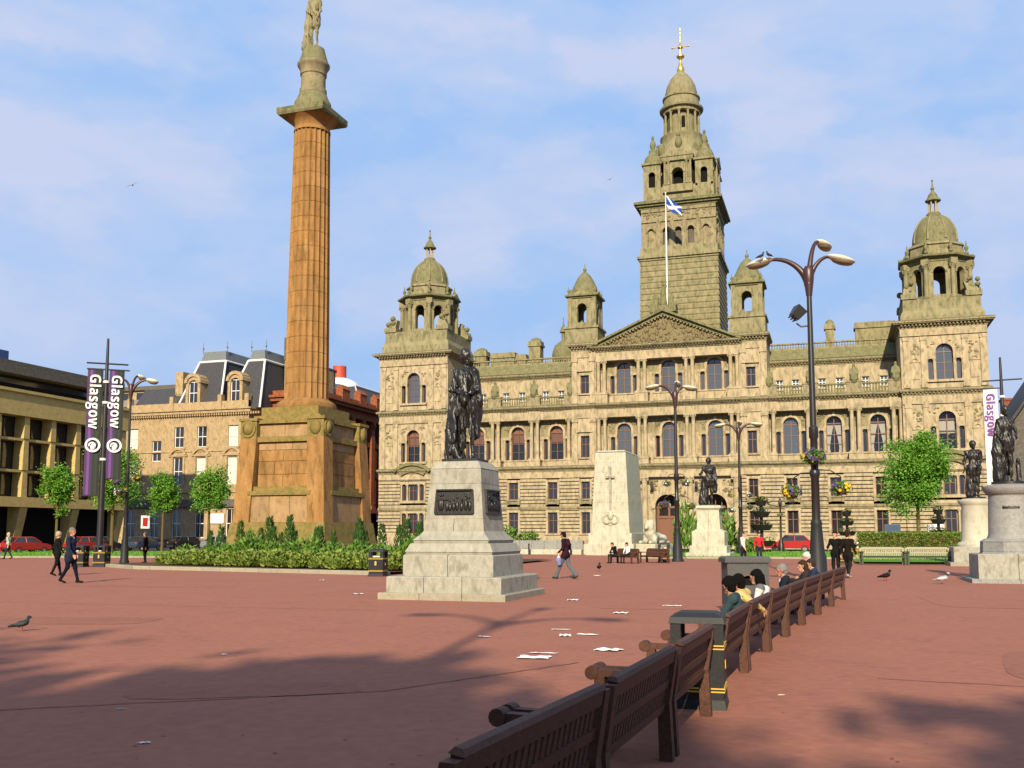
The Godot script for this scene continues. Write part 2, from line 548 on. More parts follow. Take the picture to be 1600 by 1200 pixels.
func bands(x0: float, x1: float, ya: float, yb: float, z0: float, z1: float, holes: Array, step: float, gap: float, nm: String, mat: Material, variation := .07) -> void:
	# courses of stone from ya to yb, each cut round the holes
	var y := ya
	while y < yb - .05:
		var y2 := minf(y + step, yb)
		var xs := [[x0, x1]]
		for h in holes:
			if h[2] < y2 - .01 and h[3] > y + .01:
				var nx := []
				for s in xs:
					if h[1] <= s[0] or h[0] >= s[1]:
						nx.append(s)
					else:
						if h[0] > s[0] + .02: nx.append([s[0], h[0]])
						if h[1] < s[1] - .02: nx.append([h[1], s[1]])
				xs = nx
		for s in xs:
			var b := B.new()
			b.col = tone(variation)
			var e := .03 if gap > 0 else 0.0
			if e > 0:
				b.taper(s[0], s[1], z0, z1 - e, y, s[0], s[1], z0, z1, y + e)
				b.box(s[0], s[1], y + e, y2 - gap - e, z0, z1)
				b.taper(s[0], s[1], z0, z1, y2 - gap - e, s[0], s[1], z0, z1 - e, y2 - gap)
			else:
				b.box(s[0], s[1], y, y2, z0, z1)
			H(nm, b, mat)
		y = y2

func wall(x0: float, x1: float, ya: float, yb: float, z0: float, z1: float, holes: Array, mat: Material) -> void:
	var ys := [ya, yb]
	for h in holes:
		for q in [h[2], h[3]]:
			if q > ya and q < yb and not ys.has(q): ys.append(q)
	ys.sort()
	var b := B.new()
	for i in ys.size() - 1:
		var mid: float = (ys[i] + ys[i + 1]) / 2
		var xs := [[x0, x1]]
		for h in holes:
			if h[2] < mid and h[3] > mid:
				var nx := []
				for s in xs:
					if h[1] <= s[0] or h[0] >= s[1]: nx.append(s)
					else:
						if h[0] > s[0] + .01: nx.append([s[0], h[0]])
						if h[1] < s[1] - .01: nx.append([h[1], s[1]])
				xs = nx
		for s in xs: b.box(s[0], s[1], ys[i], ys[i + 1], z0, z1)
	H("wall", b, mat)

var winmesh := {}
# one window: frame with its bars, and the glazing behind as a sub-part; style 0 dark, 1 sky, 2 blind, 3 tied curtains
func window(cx: float, y0: float, y1: float, w: float, z: float, arched := false, style := 0, bars := 1, owner_: Node3D = null, off := Vector3.ZERO, frame_mat: Material = null) -> Node3D:
	var key := "%.2f %.2f %s %d %d" % [w, y1 - y0, arched, style, bars]
	var h := y1 - y0
	if not winmesh.has(key):
		var r := w / 2
		var hs := h - r if arched else h
		var f := B.new()
		var e := .075
		f.box(-r, -r + e, 0, hs, -.05, .05)
		f.box(r - e, r, 0, hs, -.05, .05)
		f.box(-r + e, r - e, 0, e, -.05, .05)
		if arched:
			f.ring(0, hs, r - e, r, -.05, .05)
			f.box(-r + e, r - e, hs - .05, hs + .05, -.05, .052)
		else:
			f.box(-r + e, r - e, h - e, h, -.05, .05)
		if bars >= 1:
			f.box(-.04, .04, e, h - (e if not arched else .04), -.045, .045)
			f.box(-r + e, -.04, hs * .62 - .035, hs * .62 + .035, -.045, .045)
			f.box(.04, r - e, hs * .62 - .035, hs * .62 + .035, -.045, .045)
		if bars >= 2:
			for s in [.31]:
				f.box(-r + e, -.04, hs * s - .02, hs * s + .02, -.04, .04)
				f.box(.04, r - e, hs * s - .02, hs * s + .02, -.04, .04)
		var g := B.new()
		g.box(-r + .03, r - .03, .03, hs - (.0 if arched else .03), -.03, -.01)
		if arched:
			for i in 10:
				var a := PI * i / 10; var c := PI * (i + 1) / 10
				g.tri(Vector3(0, hs, -.01), Vector3(cos(a) * (r - .03), hs + sin(a) * (r - .03), -.01), Vector3(cos(c) * (r - .03), hs + sin(c) * (r - .03), -.01))
		var q := B.new()
		if style == 2:
			q.box(-r + e, r - e, h * .42, hs, -.2, -.18)
		elif style == 4:
			q.box(-r + e, r - e, hs * .66, hs, -.12, -.1)
			for i in 8:
				var aa := PI * i / 8; var ab := PI * (i + 1) / 8
				q.tri(Vector3(0, hs, -.1), Vector3(cos(aa) * (r - e), hs + sin(aa) * (r - e), -.1), Vector3(cos(ab) * (r - e), hs + sin(ab) * (r - e), -.1))
		elif style == 3:
			for s in [-1, 1]:
				for i in 6:
					var ya := hs * i / 6.0; var yb := hs * (i + 1) / 6.0
					var wa := (r - e) * (.35 + .65 * pow(absf(i / 6.0 - .2) / .8, 1.3)); var wb := (r - e) * (.35 + .65 * pow(absf((i + 1) / 6.0 - .2) / .8, 1.3))
					var A := Vector3(s * (r - e), ya, -.18); var Bq := Vector3(s * (r - e - wa), ya, -.2); var C := Vector3(s * (r - e - wb), yb, -.2); var D := Vector3(s * (r - e), yb, -.18)
					if s > 0: q.quad(Bq, A, D, C)
					else: q.quad(A, Bq, C, D)
		var bk := B.new()
		bk.box(-r, r, 0, h if not arched else hs + r, -.34, -.30)
		winmesh[key] = [f.mesh(), g.mesh(), q.mesh(), bk.mesh()]
	var ms = winmesh[key]
	var o := put("window", ms[0], frame_mat if frame_mat else M.timber_red, owner_ if owner_ else hall, (off if owner_ else CO) + Vector3(cx, y0, z))
	var pm: Material = M.glass_dark
	if style == 1: pm = M.glass_sky
	if style >= 2: pm = M.pane_clear
	put("pane", ms[1], pm, o)
	if style >= 2:
		put("curtain", ms[2], M.blind_brown if style == 4 else M.curtain, o)
		put("room_beyond", ms[3], M.dark_hole, o)
	return o

var colmesh := {}
func column(cx: float, y0: float, y1: float, r: float, z: float, mat: Material, nm := "column") -> void:
	var key := "%.2f %.2f" % [y1 - y0, r]
	if not colmesh.has(key):
		var h := y1 - y0
		var b := B.new()
		b.box(-r * 1.35, r * 1.35, 0, r * .5, -r * 1.35, r * 1.35)
		b.lathe([Vector2(r * 1.25, r * .5), Vector2(r * 1.3, r * .75), Vector2(r * 1.05, r * 1.1), Vector2(r, r * 1.4), Vector2(r, h * .35), Vector2(r * .85, h - r * 1.9), Vector2(r * .95, h - r * 1.8), Vector2(r * .9, h - r * 1.6), Vector2(r * 1.35, h - r * .5)], 12)
		b.box(-r * 1.4, r * 1.4, h - r * .5, h, -r * 1.4, r * 1.4)
		for s in [-1, 1]: b.ball(Vector3(s * r * 1.15, h - r * .9, r * .9), Vector3(r * .35, r * .4, r * .35), 9, 4)
		colmesh[key] = b.mesh()
	var o := put(nm, colmesh[key], mat, hall, CO + Vector3(cx, y0, z))
	if squat:
		o.scale.y = SQ
		o.position.y = 42.0 + (y0 - 42.0) * SQ

# moulded band: steps outwards as it rises, with returns at both ends
func cornice(x0: float, x1: float, y0: float, y1: float, zb: float, zf: float, proj: float, mat: Material, dentils := true, nm := "cornice", ends := 1.0, mat2: Material = null) -> void:
	var h := y1 - y0
	var b := B.new()
	var st := [[0.0, .22, .12], [.22, .5, .3], [.5, .62, .85], [.62, .86, 1.0]]
	for s in st:
		b.box(x0 - proj * s[2] * ends, x1 + proj * s[2] * ends, y0 + h * s[0], y0 + h * s[1], zb, zf + proj * s[2])
	H(nm, b, mat)
	var q := B.new()
	q.taper(x0 - proj * ends, x1 + proj * ends, zb, zf + proj * 1.04, y0 + h * .86, x0 - proj * .3 * ends, x1 + proj * .3 * ends, zb, zf + proj * .4, y1)
	H(nm + "_top", q, mat2 if mat2 else M.mossy)
	if dentils:
		var d := B.new()
		var x := x0 + .1
		while x < x1 - .1:
			d.box(x, x + .16, y0 + h * .26, y0 + h * .5, zf + proj * .3, zf + proj * .62)
			x += .36
		stuff(H("dentils", d, mat))

func balustrade(x0: float, x1: float, y0: float, y1: float, z: float, mat: Material) -> void:
	var b := B.new()
	var x := x0 + .2
	while x < x1 - .1:
		b.lathe([Vector2(.06, y0 + .18), Vector2(.1, y0 + .35), Vector2(.045, y1 - .35), Vector2(.07, y1 - .15)], 6, Vector3(x, 0, z))
		x += .30
	stuff(H("balusters", b, mat))
	var r := B.new()
	r.box(x0, x1, y0, y0 + .18, z - .16, z + .16)
	r.box(x0, x1, y1 - .15, y1, z - .18, z + .18)
	H("parapet_rail", r, mat)

# arch window between two side lights, with its own colonnettes, lintels and archivolt
func serliana(cx: float, y0: float, yl: float, r: float, zw: float, styles: Array, side_ := .5, mat: Material = null, carve := true) -> Array:
	var m: Material = mat if mat else M.honey
	var ys := yl + .75
	var top := ys + r
	window(cx, y0, top, r * 2 - .02, zw - .42, true, styles[0], 2)
	for s in [-1, 1]:
		var c: float = cx + s * (r + .27 + side_ / 2)
		window(c, y0, yl, side_ - .02, zw - .42, false, styles[1], 0)
		column(cx + s * (r + .14), y0, yl, .115, zw - .06, M.honey, "colonnette")
		column(cx + s * (r + .36 + side_), y0, yl, .115, zw - .06, M.honey, "colonnette")
		var b := B.new()
		b.box(minf(cx + s * r, cx + s * (r + .54 + side_)), maxf(cx + s * r, cx + s * (r + .54 + side_)), yl, yl + .28, zw - .3, zw + .12)
		H("lintel", b, M.honey)
		var q := B.new()
		q.box(minf(cx + s * (r + .02), cx + s * (r + .26)), maxf(cx + s * (r + .02), cx + s * (r + .26)), y0, yl, zw - .48, zw - .2)
		H("pier", q, M.honey)
	var a := B.new()
	a.ring(cx, ys, r - .02, r + .26, zw - .3, zw + .10)
	a.box(cx - r - .26, cx - r + .02, yl + .28, ys, zw - .3, zw + .10)
	a.box(cx + r - .02, cx + r + .26, yl + .28, ys, zw - .3, zw + .10)
	a.box(cx - .16, cx + .16, top - .05, top + .42, zw - .2, zw + .2)
	H("archivolt", a, M.honey)
	# wall left round the arch, inside the hole
	var f := B.new()
	f.arch(cx - r - .0, cx + r + .0, ys, top + .01, cx, r - .01, ys, zw - .45, zw)
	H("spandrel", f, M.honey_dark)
	if carve:
		var g := B.new()
		for i in 26:
			var an := rng.randf_range(.25, PI - .25)
			var d := rng.randf_range(r + .34, r + 1.05)
			var p := Vector2(cos(an) * d, sin(an) * d)
			if p.y + ys > top + .35 or absf(p.x) > r + .85: continue
			g.ball(Vector3(cx + p.x, ys + p.y, zw + .01), Vector3(rng.randf_range(.06, .17), rng.randf_range(.06, .15), .08), 9, 4)
		stuff(H("carving", g, M.honey_dark))
	return [[cx - r, cx + r, y0, top], [cx - r - .27 - side_, cx - r - .25, y0, yl], [cx + r + .25, cx + r + .27 + side_, y0, yl]]

func plain_window(cx: float, y0: float, y1: float, w: float, zw: float, style := 0, hood := false, big_sill := false) -> Array:
	window(cx, y0, y1, w, zw - .3, false, style, 1)
	var b := B.new()
	b.box(cx - w / 2 - .24, cx - w / 2, y0, y1, zw - .3, zw + .07)
	b.box(cx + w / 2, cx + w / 2 + .24, y0, y1, zw - .3, zw + .07)
	b.box(cx - w / 2 - .26, cx + w / 2 + .26, y1, y1 + .30, zw - .3, zw + .09)
	H("window_surround", b, M.honey)
	var s := B.new()
	s.box(cx - w / 2 - .34, cx + w / 2 + .34, y0 - .16, y0, zw - .3, zw + .2)
	if big_sill:
		for e in [-1, 1]: s.box(cx + e * (w / 2 + .1) - .13, cx + e * (w / 2 + .1) + .13, y0 - .62, y0 - .16, zw - .3, zw + .22)
		s.box(cx - w / 2, cx + w / 2, y0 - .55, y0 - .16, zw - .3, zw + .06)
	H("sill", s, M.honey if not big_sill else M.honey_dark)
	if hood:
		var g := B.new()
		g.box(cx - w / 2 - .42, cx + w / 2 + .42, y1 + .42, y1 + .56, zw - .1, zw + .3)
		g.prism(PackedVector2Array([Vector2(cx - w / 2 - .42, y1 + .56), Vector2(cx + w / 2 + .42, y1 + .56), Vector2(cx, y1 + 1.0)]), zw - .1, zw + .26)
		H("window_pediment", g, M.honey)
	return [cx - w / 2, cx + w / 2, y0, y1]

func low_storeys(x0: float, x1: float, cs: Array, zf: float, w := 1.15) -> void:
	# rusticated ground and first floors
	var holes := []
	for c in cs:
		var hh := plain_window(c, 1.75, 4.2, w, zf)
		holes.append([hh[0] - .24, hh[1] + .24, 1.59, 4.5])
		hh = plain_window(c, 5.72, 7.72, w, zf, 0, false, true)
		holes.append([hh[0] - .24, hh[1] + .24, 5.1, 8.02])
	var b := B.new()
	b.box(x0, x1, 0, 1.4, zf - 1, zf + .22)
	b.taper(x0, x1, zf - 1, zf + .22, 1.4, x0, x1, zf - 1, zf + .02, 1.55)
	H("plinth", b, M.honey)
	bands(x0, x1, 1.55, 4.45, zf - .6, zf, holes, .415, .085, "stone_course", M.honey, .13)
	var s := B.new()
	s.box(x0, x1, 4.45, 4.62, zf - .6, zf + .10)
	s.box(x0, x1, 4.62, 4.85, zf - .6, zf + .2)
	H("string_course", s, M.honey_dark)
	bands(x0, x1, 4.85, 8.2, zf - .6, zf, holes, .42, .085, "stone_course", M.honey, .13)
	var fr := B.new()
	fr.box(x0, x1, 8.2, 8.95, zf - .6, zf + .03)
	H("frieze", fr, M.honey)
	cornice(x0, x1, 8.95, 9.62, zf - .9, zf + .03, .42, M.honey_dark, false, "belt_cornice", 0.0)
	var back := B.new()
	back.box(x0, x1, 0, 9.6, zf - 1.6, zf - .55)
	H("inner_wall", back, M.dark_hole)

func wing_upper(x0: float, x1: float, cs: Array, pairs: Array, styles: Array) -> void:
	var zw := -1.2
	var holes := []
	for i in cs.size():
		holes.append_array(serliana(cs[i], 10.45, 12.9, .83, zw, styles[i]))
		var b := B.new()
		b.box(cs[i] - 1.75, cs[i] + 1.75, 9.62, 10.3, zw - .3, zw + .1)
		b.box(cs[i] - 1.8, cs[i] + 1.8, 10.3, 10.45, zw - .4, zw + .2)
		H("window_ledge", b, M.honey)
	wall(x0, x1, 9.6, 13.2, zw - .45, zw, holes, M.honey)
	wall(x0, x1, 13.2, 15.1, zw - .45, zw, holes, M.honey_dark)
	var bk := B.new()
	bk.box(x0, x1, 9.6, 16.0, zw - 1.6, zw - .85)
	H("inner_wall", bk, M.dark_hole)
	for p in pairs:
		var q := B.new()
		q.box(p - .75, p + .75, 9.62, 10.25, zw - .2, -.06)
		q.box(p - .8, p + .8, 10.25, 10.42, zw - .2, 0.0)
		H("pedestal", q, M.honey)
		for s in [-.36, .36]: column(p + s, 10.42, 15.1, .235, -.40, M.honey)
	var e := B.new()
	e.box(x0, x1, 15.1, 15.42, zw - .3, -.12)
	e.box(x0, x1, 15.42, 16.1, zw - .3, -.16)
	for p in pairs: e.box(p - .8, p + .8, 15.1, 16.1, -.5, -.03)
	H("entablature", e, M.honey)
	cornice(x0, x1, 16.1, 16.75, zw - .6, -.12, .55, M.honey_dark, true, "cornice", 0.0)
	# balustrade between pedestals over the pairs
	var last := x0
	for p in pairs:
		if p - .8 > last: balustrade(last, p - .8, 16.75, 17.85, -.25, M.mossy)
		var q := B.new()
		q.box(p - .8, p + .8, 16.75, 17.9, -.55, -.02)
		q.box(p - .88, p + .88, 17.9, 18.05, -.6, .05)
		H("parapet_pedestal", q, M.honey_dark)
		parapet_figure(p, 18.05, -.3)
		last = p + .8
	if last < x1 - .2: balustrade(last, x1, 16.75, 17.85, -.25, M.mossy)

func parapet_figure(x: float, y: float, z: float) -> void:
	# seated figure group that reads as a dark pyramid of drapery
	var b := B.new()
	var caps := [[Vector3(0, .1, 0), .5, Vector3(0, .5, 0), .42], [Vector3(0, .6, .05), .38, Vector3(0, 1.25, -.05), .27], [Vector3(0, 1.62, 0), .17, Vector3(0, 1.75, .02), .15], [Vector3(-.3, 1.25, 0), .12, Vector3(-.42, .7, .2), .1], [Vector3(.3, 1.25, 0), .12, Vector3(.42, .75, .15), .1], [Vector3(-.2, .62, .25), .17, Vector3(-.22, .15, .45), .14], [Vector3(.2, .62, .25), .17, Vector3(.22, .15, .42), .14]]
	var key := "parapet_figure"
	if not colmesh.has(key):
		var cs := []
		for c in caps: cs.append([c[0], c[1], c[2], c[3], Color.WHITE])
		blob(cs, .07, .12, b)
		colmesh[key] = b.mesh()
	put("parapet_statue", colmesh[key], M.mossy, hall, CO + Vector3(x, y, z))

func attic(x0: float, x1: float, wins: Array) -> void:
	var z := -6.0
	var holes := []
	for w in wins:
		window(w, 18.25, 19.35, .8, z - .2, false, 1, 1, null, Vector3.ZERO, M.white)
		holes.append([w - .4, w + .4, 18.25, 19.35])
		var s := B.new()
		s.box(w - .55, w + .55, 18.1, 18.25, z - .2, z + .12)
		s.box(w - .52, w - .4, 18.25, 19.35, z - .2, z + .06)
		s.box(w + .4, w + .52, 18.25, 19.35, z - .2, z + .06)
		s.box(w - .55, w + .55, 19.35, 19.55, z - .2, z + .08)
		H("window_surround", s, M.honey)
	wall(x0, x1, 16.4, 20.9, z - .5, z, holes, M.honey)
	var b := B.new()
	b.box(x0, x1, 16.2, 16.4, z, -.5)
	H("roof_walk", b, M.lead)
	cornice(x0, x1, 20.9, 21.65, z - .5, z, .5, M.honey_dark, true, "attic_cornice", 0.0)
	var r := B.new()
	r.taper(x0, x1, z - 5, z + .35, 21.65, x0, x1, z - 5, z - .75, 22.95)
	H("roof_slope", r, M.mossy)
	balustrade(x0, x1, 22.95, 23.75, z - .9, M.tower)
	var q := B.new()
	q.box(x0, x1, 21, 22.9, z - 12, z - 4.9)
	q.box(x0, x1, 16, 21, z - 12, z - .48)
	H("roof_body", q, M.slate)

func chimney(x: float, z: float, w: float, d: float, y0: float, y1: float, dome := false) -> void:
	var b := B.new()
	b.box(x - w / 2, x + w / 2, y0, y1 - .7, z - d / 2, z + d / 2)
	b.box(x - w / 2 - .15, x + w / 2 + .15, y1 - .7, y1 - .4, z - d / 2 - .15, z + d / 2 + .15)
	b.box(x - w / 2 - .05, x + w / 2 + .05, y1 - .4, y1, z - d / 2 - .05, z + d / 2 + .05)
	H("chimney", b, M.tower)
	if dome:
		var q := B.new()
		q.lathe([Vector2(w * .5, y1), Vector2(w * .42, y1 + .3), Vector2(w * .2, y1 + .5), Vector2(0, y1 + .55)], 12, Vector3(x, 0, z))
		H("chimney_cap", q, M.mossy)

func urn(p: Vector3, s: float, mat: Material, nm := "finial") -> void:
	if not colmesh.has("urn"):
		var b := B.new()
		b.lathe([Vector2(.3, 0), Vector2(.3, .25), Vector2(.12, .4), Vector2(.14, .5), Vector2(.3, .85), Vector2(.28, 1.05), Vector2(.12, 1.25), Vector2(.1, 1.4), Vector2(.04, 1.9), Vector2(0, 2.0)], 10)
		colmesh.urn = b.mesh()
	var o := put(nm, colmesh.urn, mat, hall, CO + p)
	o.scale = Vector3.ONE * s

# square corner tower: three storeys of wall, then the open octagonal belfry under a dome
func corner_tower(x0: float, x1: float, cx: float, dy: float, styles: Array) -> void:
	var zf := .3
	var d := x1 - x0
	# low storeys with three-light windows
	var holes := []
	for lv in [[1.75, 4.2], [5.72, 7.72]]:
		window(cx, lv[0], lv[1], 1.1, zf - .3, false, 0, 1)
		for s in [-1, 1]:
			window(cx + s * 1.15, lv[0], lv[1], .5, zf - .3, false, 0, 0)
			column(cx + s * .76, lv[0], lv[1], .13, zf - .1, M.honey, "colonnette")
			column(cx + s * 1.55, lv[0], lv[1], .13, zf - .1, M.honey, "colonnette")
		holes.append([cx - 1.7, cx + 1.7, lv[0] - .3, lv[1] + .35])
		var b := B.new()
		b.box(cx - 1.7, cx + 1.7, lv[1], lv[1] + .35, zf - .5, zf + .08)
		b.box(cx - 1.7, cx + 1.7, lv[0] - .3, lv[0], zf - .5, zf + .14)
		b.box(cx - 1.42, cx - .54, lv[0], lv[1], zf - .6, zf - .38)
		b.box(cx + .54, cx + 1.42, lv[0], lv[1], zf - .6, zf - .38)
		H("window_surround", b, M.honey)
	var p := B.new()
	p.box(x0, x1, 0, 1.4, zf - 1, zf + .22)
	p.taper(x0, x1, zf - 1, zf + .22, 1.4, x0, x1, zf - 1, zf + .02, 1.55)
	H("plinth", p, M.honey)
	bands(x0, x1, 1.55, 4.45, zf - .6, zf, holes, .415, .085, "stone_course", M.honey, .13)
	var s0 := B.new()
	s0.box(x0, x1, 4.45, 4.62, zf - .6, zf + .10)
	s0.box(x0, x1, 4.62, 4.85, zf - .6, zf + .2)
	H("string_course", s0, M.honey_dark)
	bands(x0, x1, 4.85, 8.3, zf - .6, zf, holes, .42, .085, "stone_course", M.honey, .13)
	var fr := B.new()
	fr.box(x0, x1, 8.3, 8.95, zf - .6, zf + .03)
	H("frieze", fr, M.honey)
	cornice(x0, x1, 8.95, 9.62, zf - .9, zf + .03, .42, M.honey_dark, false, "belt_cornice", .3)
	# curved pediment over the lower windows
	var cp := B.new()
	cp.ring(cx, 6.6, 3.4, 3.75, zf - .1, zf + .55, PI * .5 - .72, PI * .5 + .72, 14)
	H("curved_pediment", cp, M.mossy)
	var cf := B.new()
	cf.ring(cx, 6.6, 2.6, 3.4, zf - .1, zf + .3, PI * .5 - .6, PI * .5 + .6, 14)
	H("pediment_panel", cf, M.carved)
	# upper storeys
	var up := []
	for lv in [[10.45, 12.8, styles[0]], [17.7, 19.9, styles[1]]]:
		up.append_array(serliana(cx, lv[0], lv[1], .85, zf, lv[2], .5))
		var lb := B.new()
		lb.box(cx - 1.8, cx + 1.8, lv[0] - .25, lv[0], zf - .3, zf + .25)
		H("window_ledge", lb, M.honey)
		# side panels with small arched tops and framing pilasters
		for s in [-1, 1]:
			var px: float = cx + s * (d / 2 - 1.35)
			var g := B.new()
			g.box(px - .42, px + .42, lv[0] + .1, lv[1] - .3, zf, zf + .07)
			g.ring(px, lv[1] - .2, .3, .48, zf, zf + .12)
			g.box(px - .5, px + .5, lv[1] - .3, lv[1] - .16, zf, zf + .14)
			H("wall_panel", g, M.honey)
			for e in [-.85, .85]:
				var q := B.new()
				q.box(px + e - .27, px + e + .27, lv[0] - .8, lv[1] + 2.0, zf, zf + .14)
				q.box(px + e - .33, px + e + .33, lv[1] + 2.0, lv[1] + 2.4, zf, zf + .2)
				q.box(px + e - .33, px + e + .33, lv[0] - .8, lv[0] - .4, zf, zf + .2)
				H("pilaster", q, M.honey)
			var cv := B.new()
			for i in 12: cv.ball(Vector3(px + rng.randf_range(-.45, .45), lv[1] + rng.randf_range(.5, 1.7), zf), Vector3(rng.randf_range(.08, .2), rng.randf_range(.08, .18), .09), 9, 4)
			stuff(H("carving", cv, M.honey_dark))
	wall(x0, x1, 9.6, 15.2, zf - .6, zf, up, M.honey)
	wall(x0, x1, 16.8, 22.4, zf - .6, zf, up, M.honey)
	var e := B.new()
	e.box(x0, x1, 15.2, 15.5, zf - .6, zf + .16)
	e.box(x0, x1, 15.5, 16.1, zf - .6, zf + .1)
	H("entablature", e, M.honey)
	cornice(x0, x1, 16.1, 16.8, zf - .6, zf + .1, .45, M.honey_dark, true, "cornice", .6)
	var e2 := B.new()
	e2.box(x0, x1, 22.4, 23.2, zf - .6, zf + .16)
	H("entablature", e2, M.honey)
	var core := B.new()
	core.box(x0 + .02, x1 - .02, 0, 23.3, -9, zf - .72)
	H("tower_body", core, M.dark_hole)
	var side := B.new()
	side.box(x0, x0 + .3, 0, 23.2, -9, zf - .6)
	side.box(x1 - .3, x1, 0, 23.2, -9, zf - .6)
	H("side_wall", side, M.honey)
	for i in 9:
		for sx in [x0, x1]:
			var q := B.new()
			q.box(sx - .08, sx + .08, 1.6 + i * .8, 2.3 + i * .8, -8.8, zf - .62)
			H("quoin_band", q, M.honey)
	cornice(x0, x1, 23.2, 24.1, -9, zf + .1, .75, M.honey_dark, true, "main_cornice", 1.0, M.mossy)
	belfry(cx, zf - d / 2 - .1, 24.1 + dy, d)

func oct(r: float, y: float, cx: float, cz: float) -> Array:
	var o := []
	for i in 8:
		var a := PI / 8 + PI / 4 * i
		o.append(Vector3(cx + cos(a) * r, y, cz - sin(a) * r))
	return o

func belfry(cx: float, cz: float, y: float, d: float) -> void:
	var b := B.new()
	var w := d / 2 - .1
	b.box(cx - w, cx + w, y - .9, y + .5, cz - w, cz + w)
	b.taper(cx - w, cx + w, cz - w, cz + w, y + .5, cx - w + .25, cx + w - .25, cz - w + .25, cz + w - .25, y + 1.1)
	b.box(cx - w + .3, cx + w - .3, y + 1.1, y + 2.4, cz - w + .3, cz + w - .3)
	H("belfry_base", b, M.tower)
	var up := y + 2.4
	for s in [[-1, 1], [1, 1], [-1, -1], [1, -1]]:
		var q := B.new()
		var px: float = cx + s[0] * (w - .95); var pz: float = cz + s[1] * (w - .95)
		q.box(px - .8, px + .8, up, up + .55, pz - .8, pz + .8)
		q.taper(px - .6, px + .6, pz - .6, pz + .6, up + .55, px - .6 - s[0] * .25, px + .3 - s[0] * .35, pz - .6 - s[1] * .2, pz + .3 - s[1] * .3, up + 1.7)
		H("buttress", q, M.tower)
		var g := B.new()
		for i in 9: g.ball(Vector3(px + rng.randf_range(-.5, .5), up + rng.randf_range(.6, 2.1), pz + rng.randf_range(-.5, .5)), Vector3.ONE * rng.randf_range(.16, .36), 9, 5)
		stuff(H("scroll_carving", g, M.mossy))
	# octagonal arcade
	var ap := 3.05
	var half := ap * tan(PI / 8)
	for i in 8:
		var q := B.new()
		q.t = Transform3D(Basis(Vector3.UP, PI / 4 * i), Vector3(cx, 0, cz))
		q.arch(-half, half, up, up + 4.15, 0, .6, up + 2.95, ap - .55, ap, true)
		# the arch leaves its jambs open from the floor: a sill closes the bottom
		q.box(-half, half, up - .02, up + .5, ap - .5, ap + .08)
		q.ring(0, up + 2.95, .6, .8, ap, ap + .08)
		H("belfry_arch", q, M.tower)
		var a := PI / 8 + PI / 4 * i
		var c := Vector3(cx + cos(a) * (ap + .42), 0, cz - sin(a) * (ap + .42))
		column(c.x, up + .1, up + 3.7, .25, c.z, M.tower, "belfry_column")
		var e := B.new()
		e.t = Transform3D(Basis(Vector3.UP, a), Vector3(cx, 0, cz))
		e.box(ap - .3, ap + .8, up + 3.7, up + 4.3, -.38, .38)
		H("entablature_block", e, M.tower)
	var r := B.new()
	var R := ap / cos(PI / 8)
	var Rd := 2.62
	var yy := up + 4.15
	r.lathe([Vector2(R - .6, yy), Vector2(R + .1, yy), Vector2(R + .12, yy + .3), Vector2(R + .75, yy + .45), Vector2(R + .8, yy + .62), Vector2(R - .2, yy + .95), Vector2(0, yy + .95)], 8, Vector3(cx, 0, cz), 1, 1, PI / 8)
	H("belfry_cornice", r, M.mossy)
	var s2 := B.new()
	s2.lathe([Vector2(Rd + .25, yy + .8), Vector2(Rd + .2, yy + 1.9), Vector2(Rd + .4, yy + 2.0), Vector2(Rd + .35, yy + 2.2), Vector2(Rd - .2, yy + 2.45), Vector2(0, yy + 2.45)], 8, Vector3(cx, 0, cz), 1, 1, PI / 8)
	H("drum", s2, M.tower)
	for i in 4:
		var q := B.new()
		q.t = Transform3D(Basis(Vector3.UP, PI / 2 * i), Vector3(cx, 0, cz))
		q.prism(PackedVector2Array([Vector2(-1.1, yy + .62), Vector2(1.1, yy + .62), Vector2(0, yy + 1.25)]), Rd - .2, R + .5)
		H("belfry_pediment", q, M.tower)
	for i in 8:
		var a := PI / 8 + PI / 4 * i
		urn(Vector3(cx + cos(a) * (R - .1), yy + .95, cz - sin(a) * (R - .1)), .75, M.mossy)
	var dm := B.new()
	var y3 := yy + 2.4
	var pr := []
	for i in 11:
		var a := PI / 2 * i / 10
		pr.append(Vector2(maxf(2.32 * pow(cos(a), .85), .55), y3 + .3 + 3.15 * sin(a)))
	pr.push_front(Vector2(2.45, y3))
	pr.push_front(Vector2(2.45, y3 - .1))
	dm.lathe(pr, 24, Vector3(cx, 0, cz))
	H("dome", dm, M.mossy)
	for i in 8:
		var q := B.new()
		q.t = Transform3D(Basis(Vector3.UP, PI / 8 + PI / 4 * i), Vector3(cx, 0, cz))
		var pts := []; var rd := []
		for j in 9:
			var a := PI / 2 * j / 9
			pts.append(Vector3(2.33 * pow(cos(a), .85), y3 + .3 + 3.17 * sin(a), 0)); rd.append(.13 - .06 * j / 9.0)
		q.tube(pts, rd, 6)
		H("dome_rib", q, M.tower)
	var y4 := y3 + 3.3
	var ln := B.new()
	ln.lathe([Vector2(.75, y4), Vector2(.75, y4 + .35), Vector2(.6, y4 + .45), Vector2(.6, y4 + .5), Vector2(0, y4 + .5)], 12, Vector3(cx, 0, cz))
	H("lantern_base", ln, M.mossy)
	for i in 6:
		column(cx + cos(TAU * i / 6) * .45, y4 + .5, y4 + 1.75, .085, cz - sin(TAU * i / 6) * .45, M.honey, "lantern_column")
	var cap := B.new()
	var y5 := y4 + 1.75
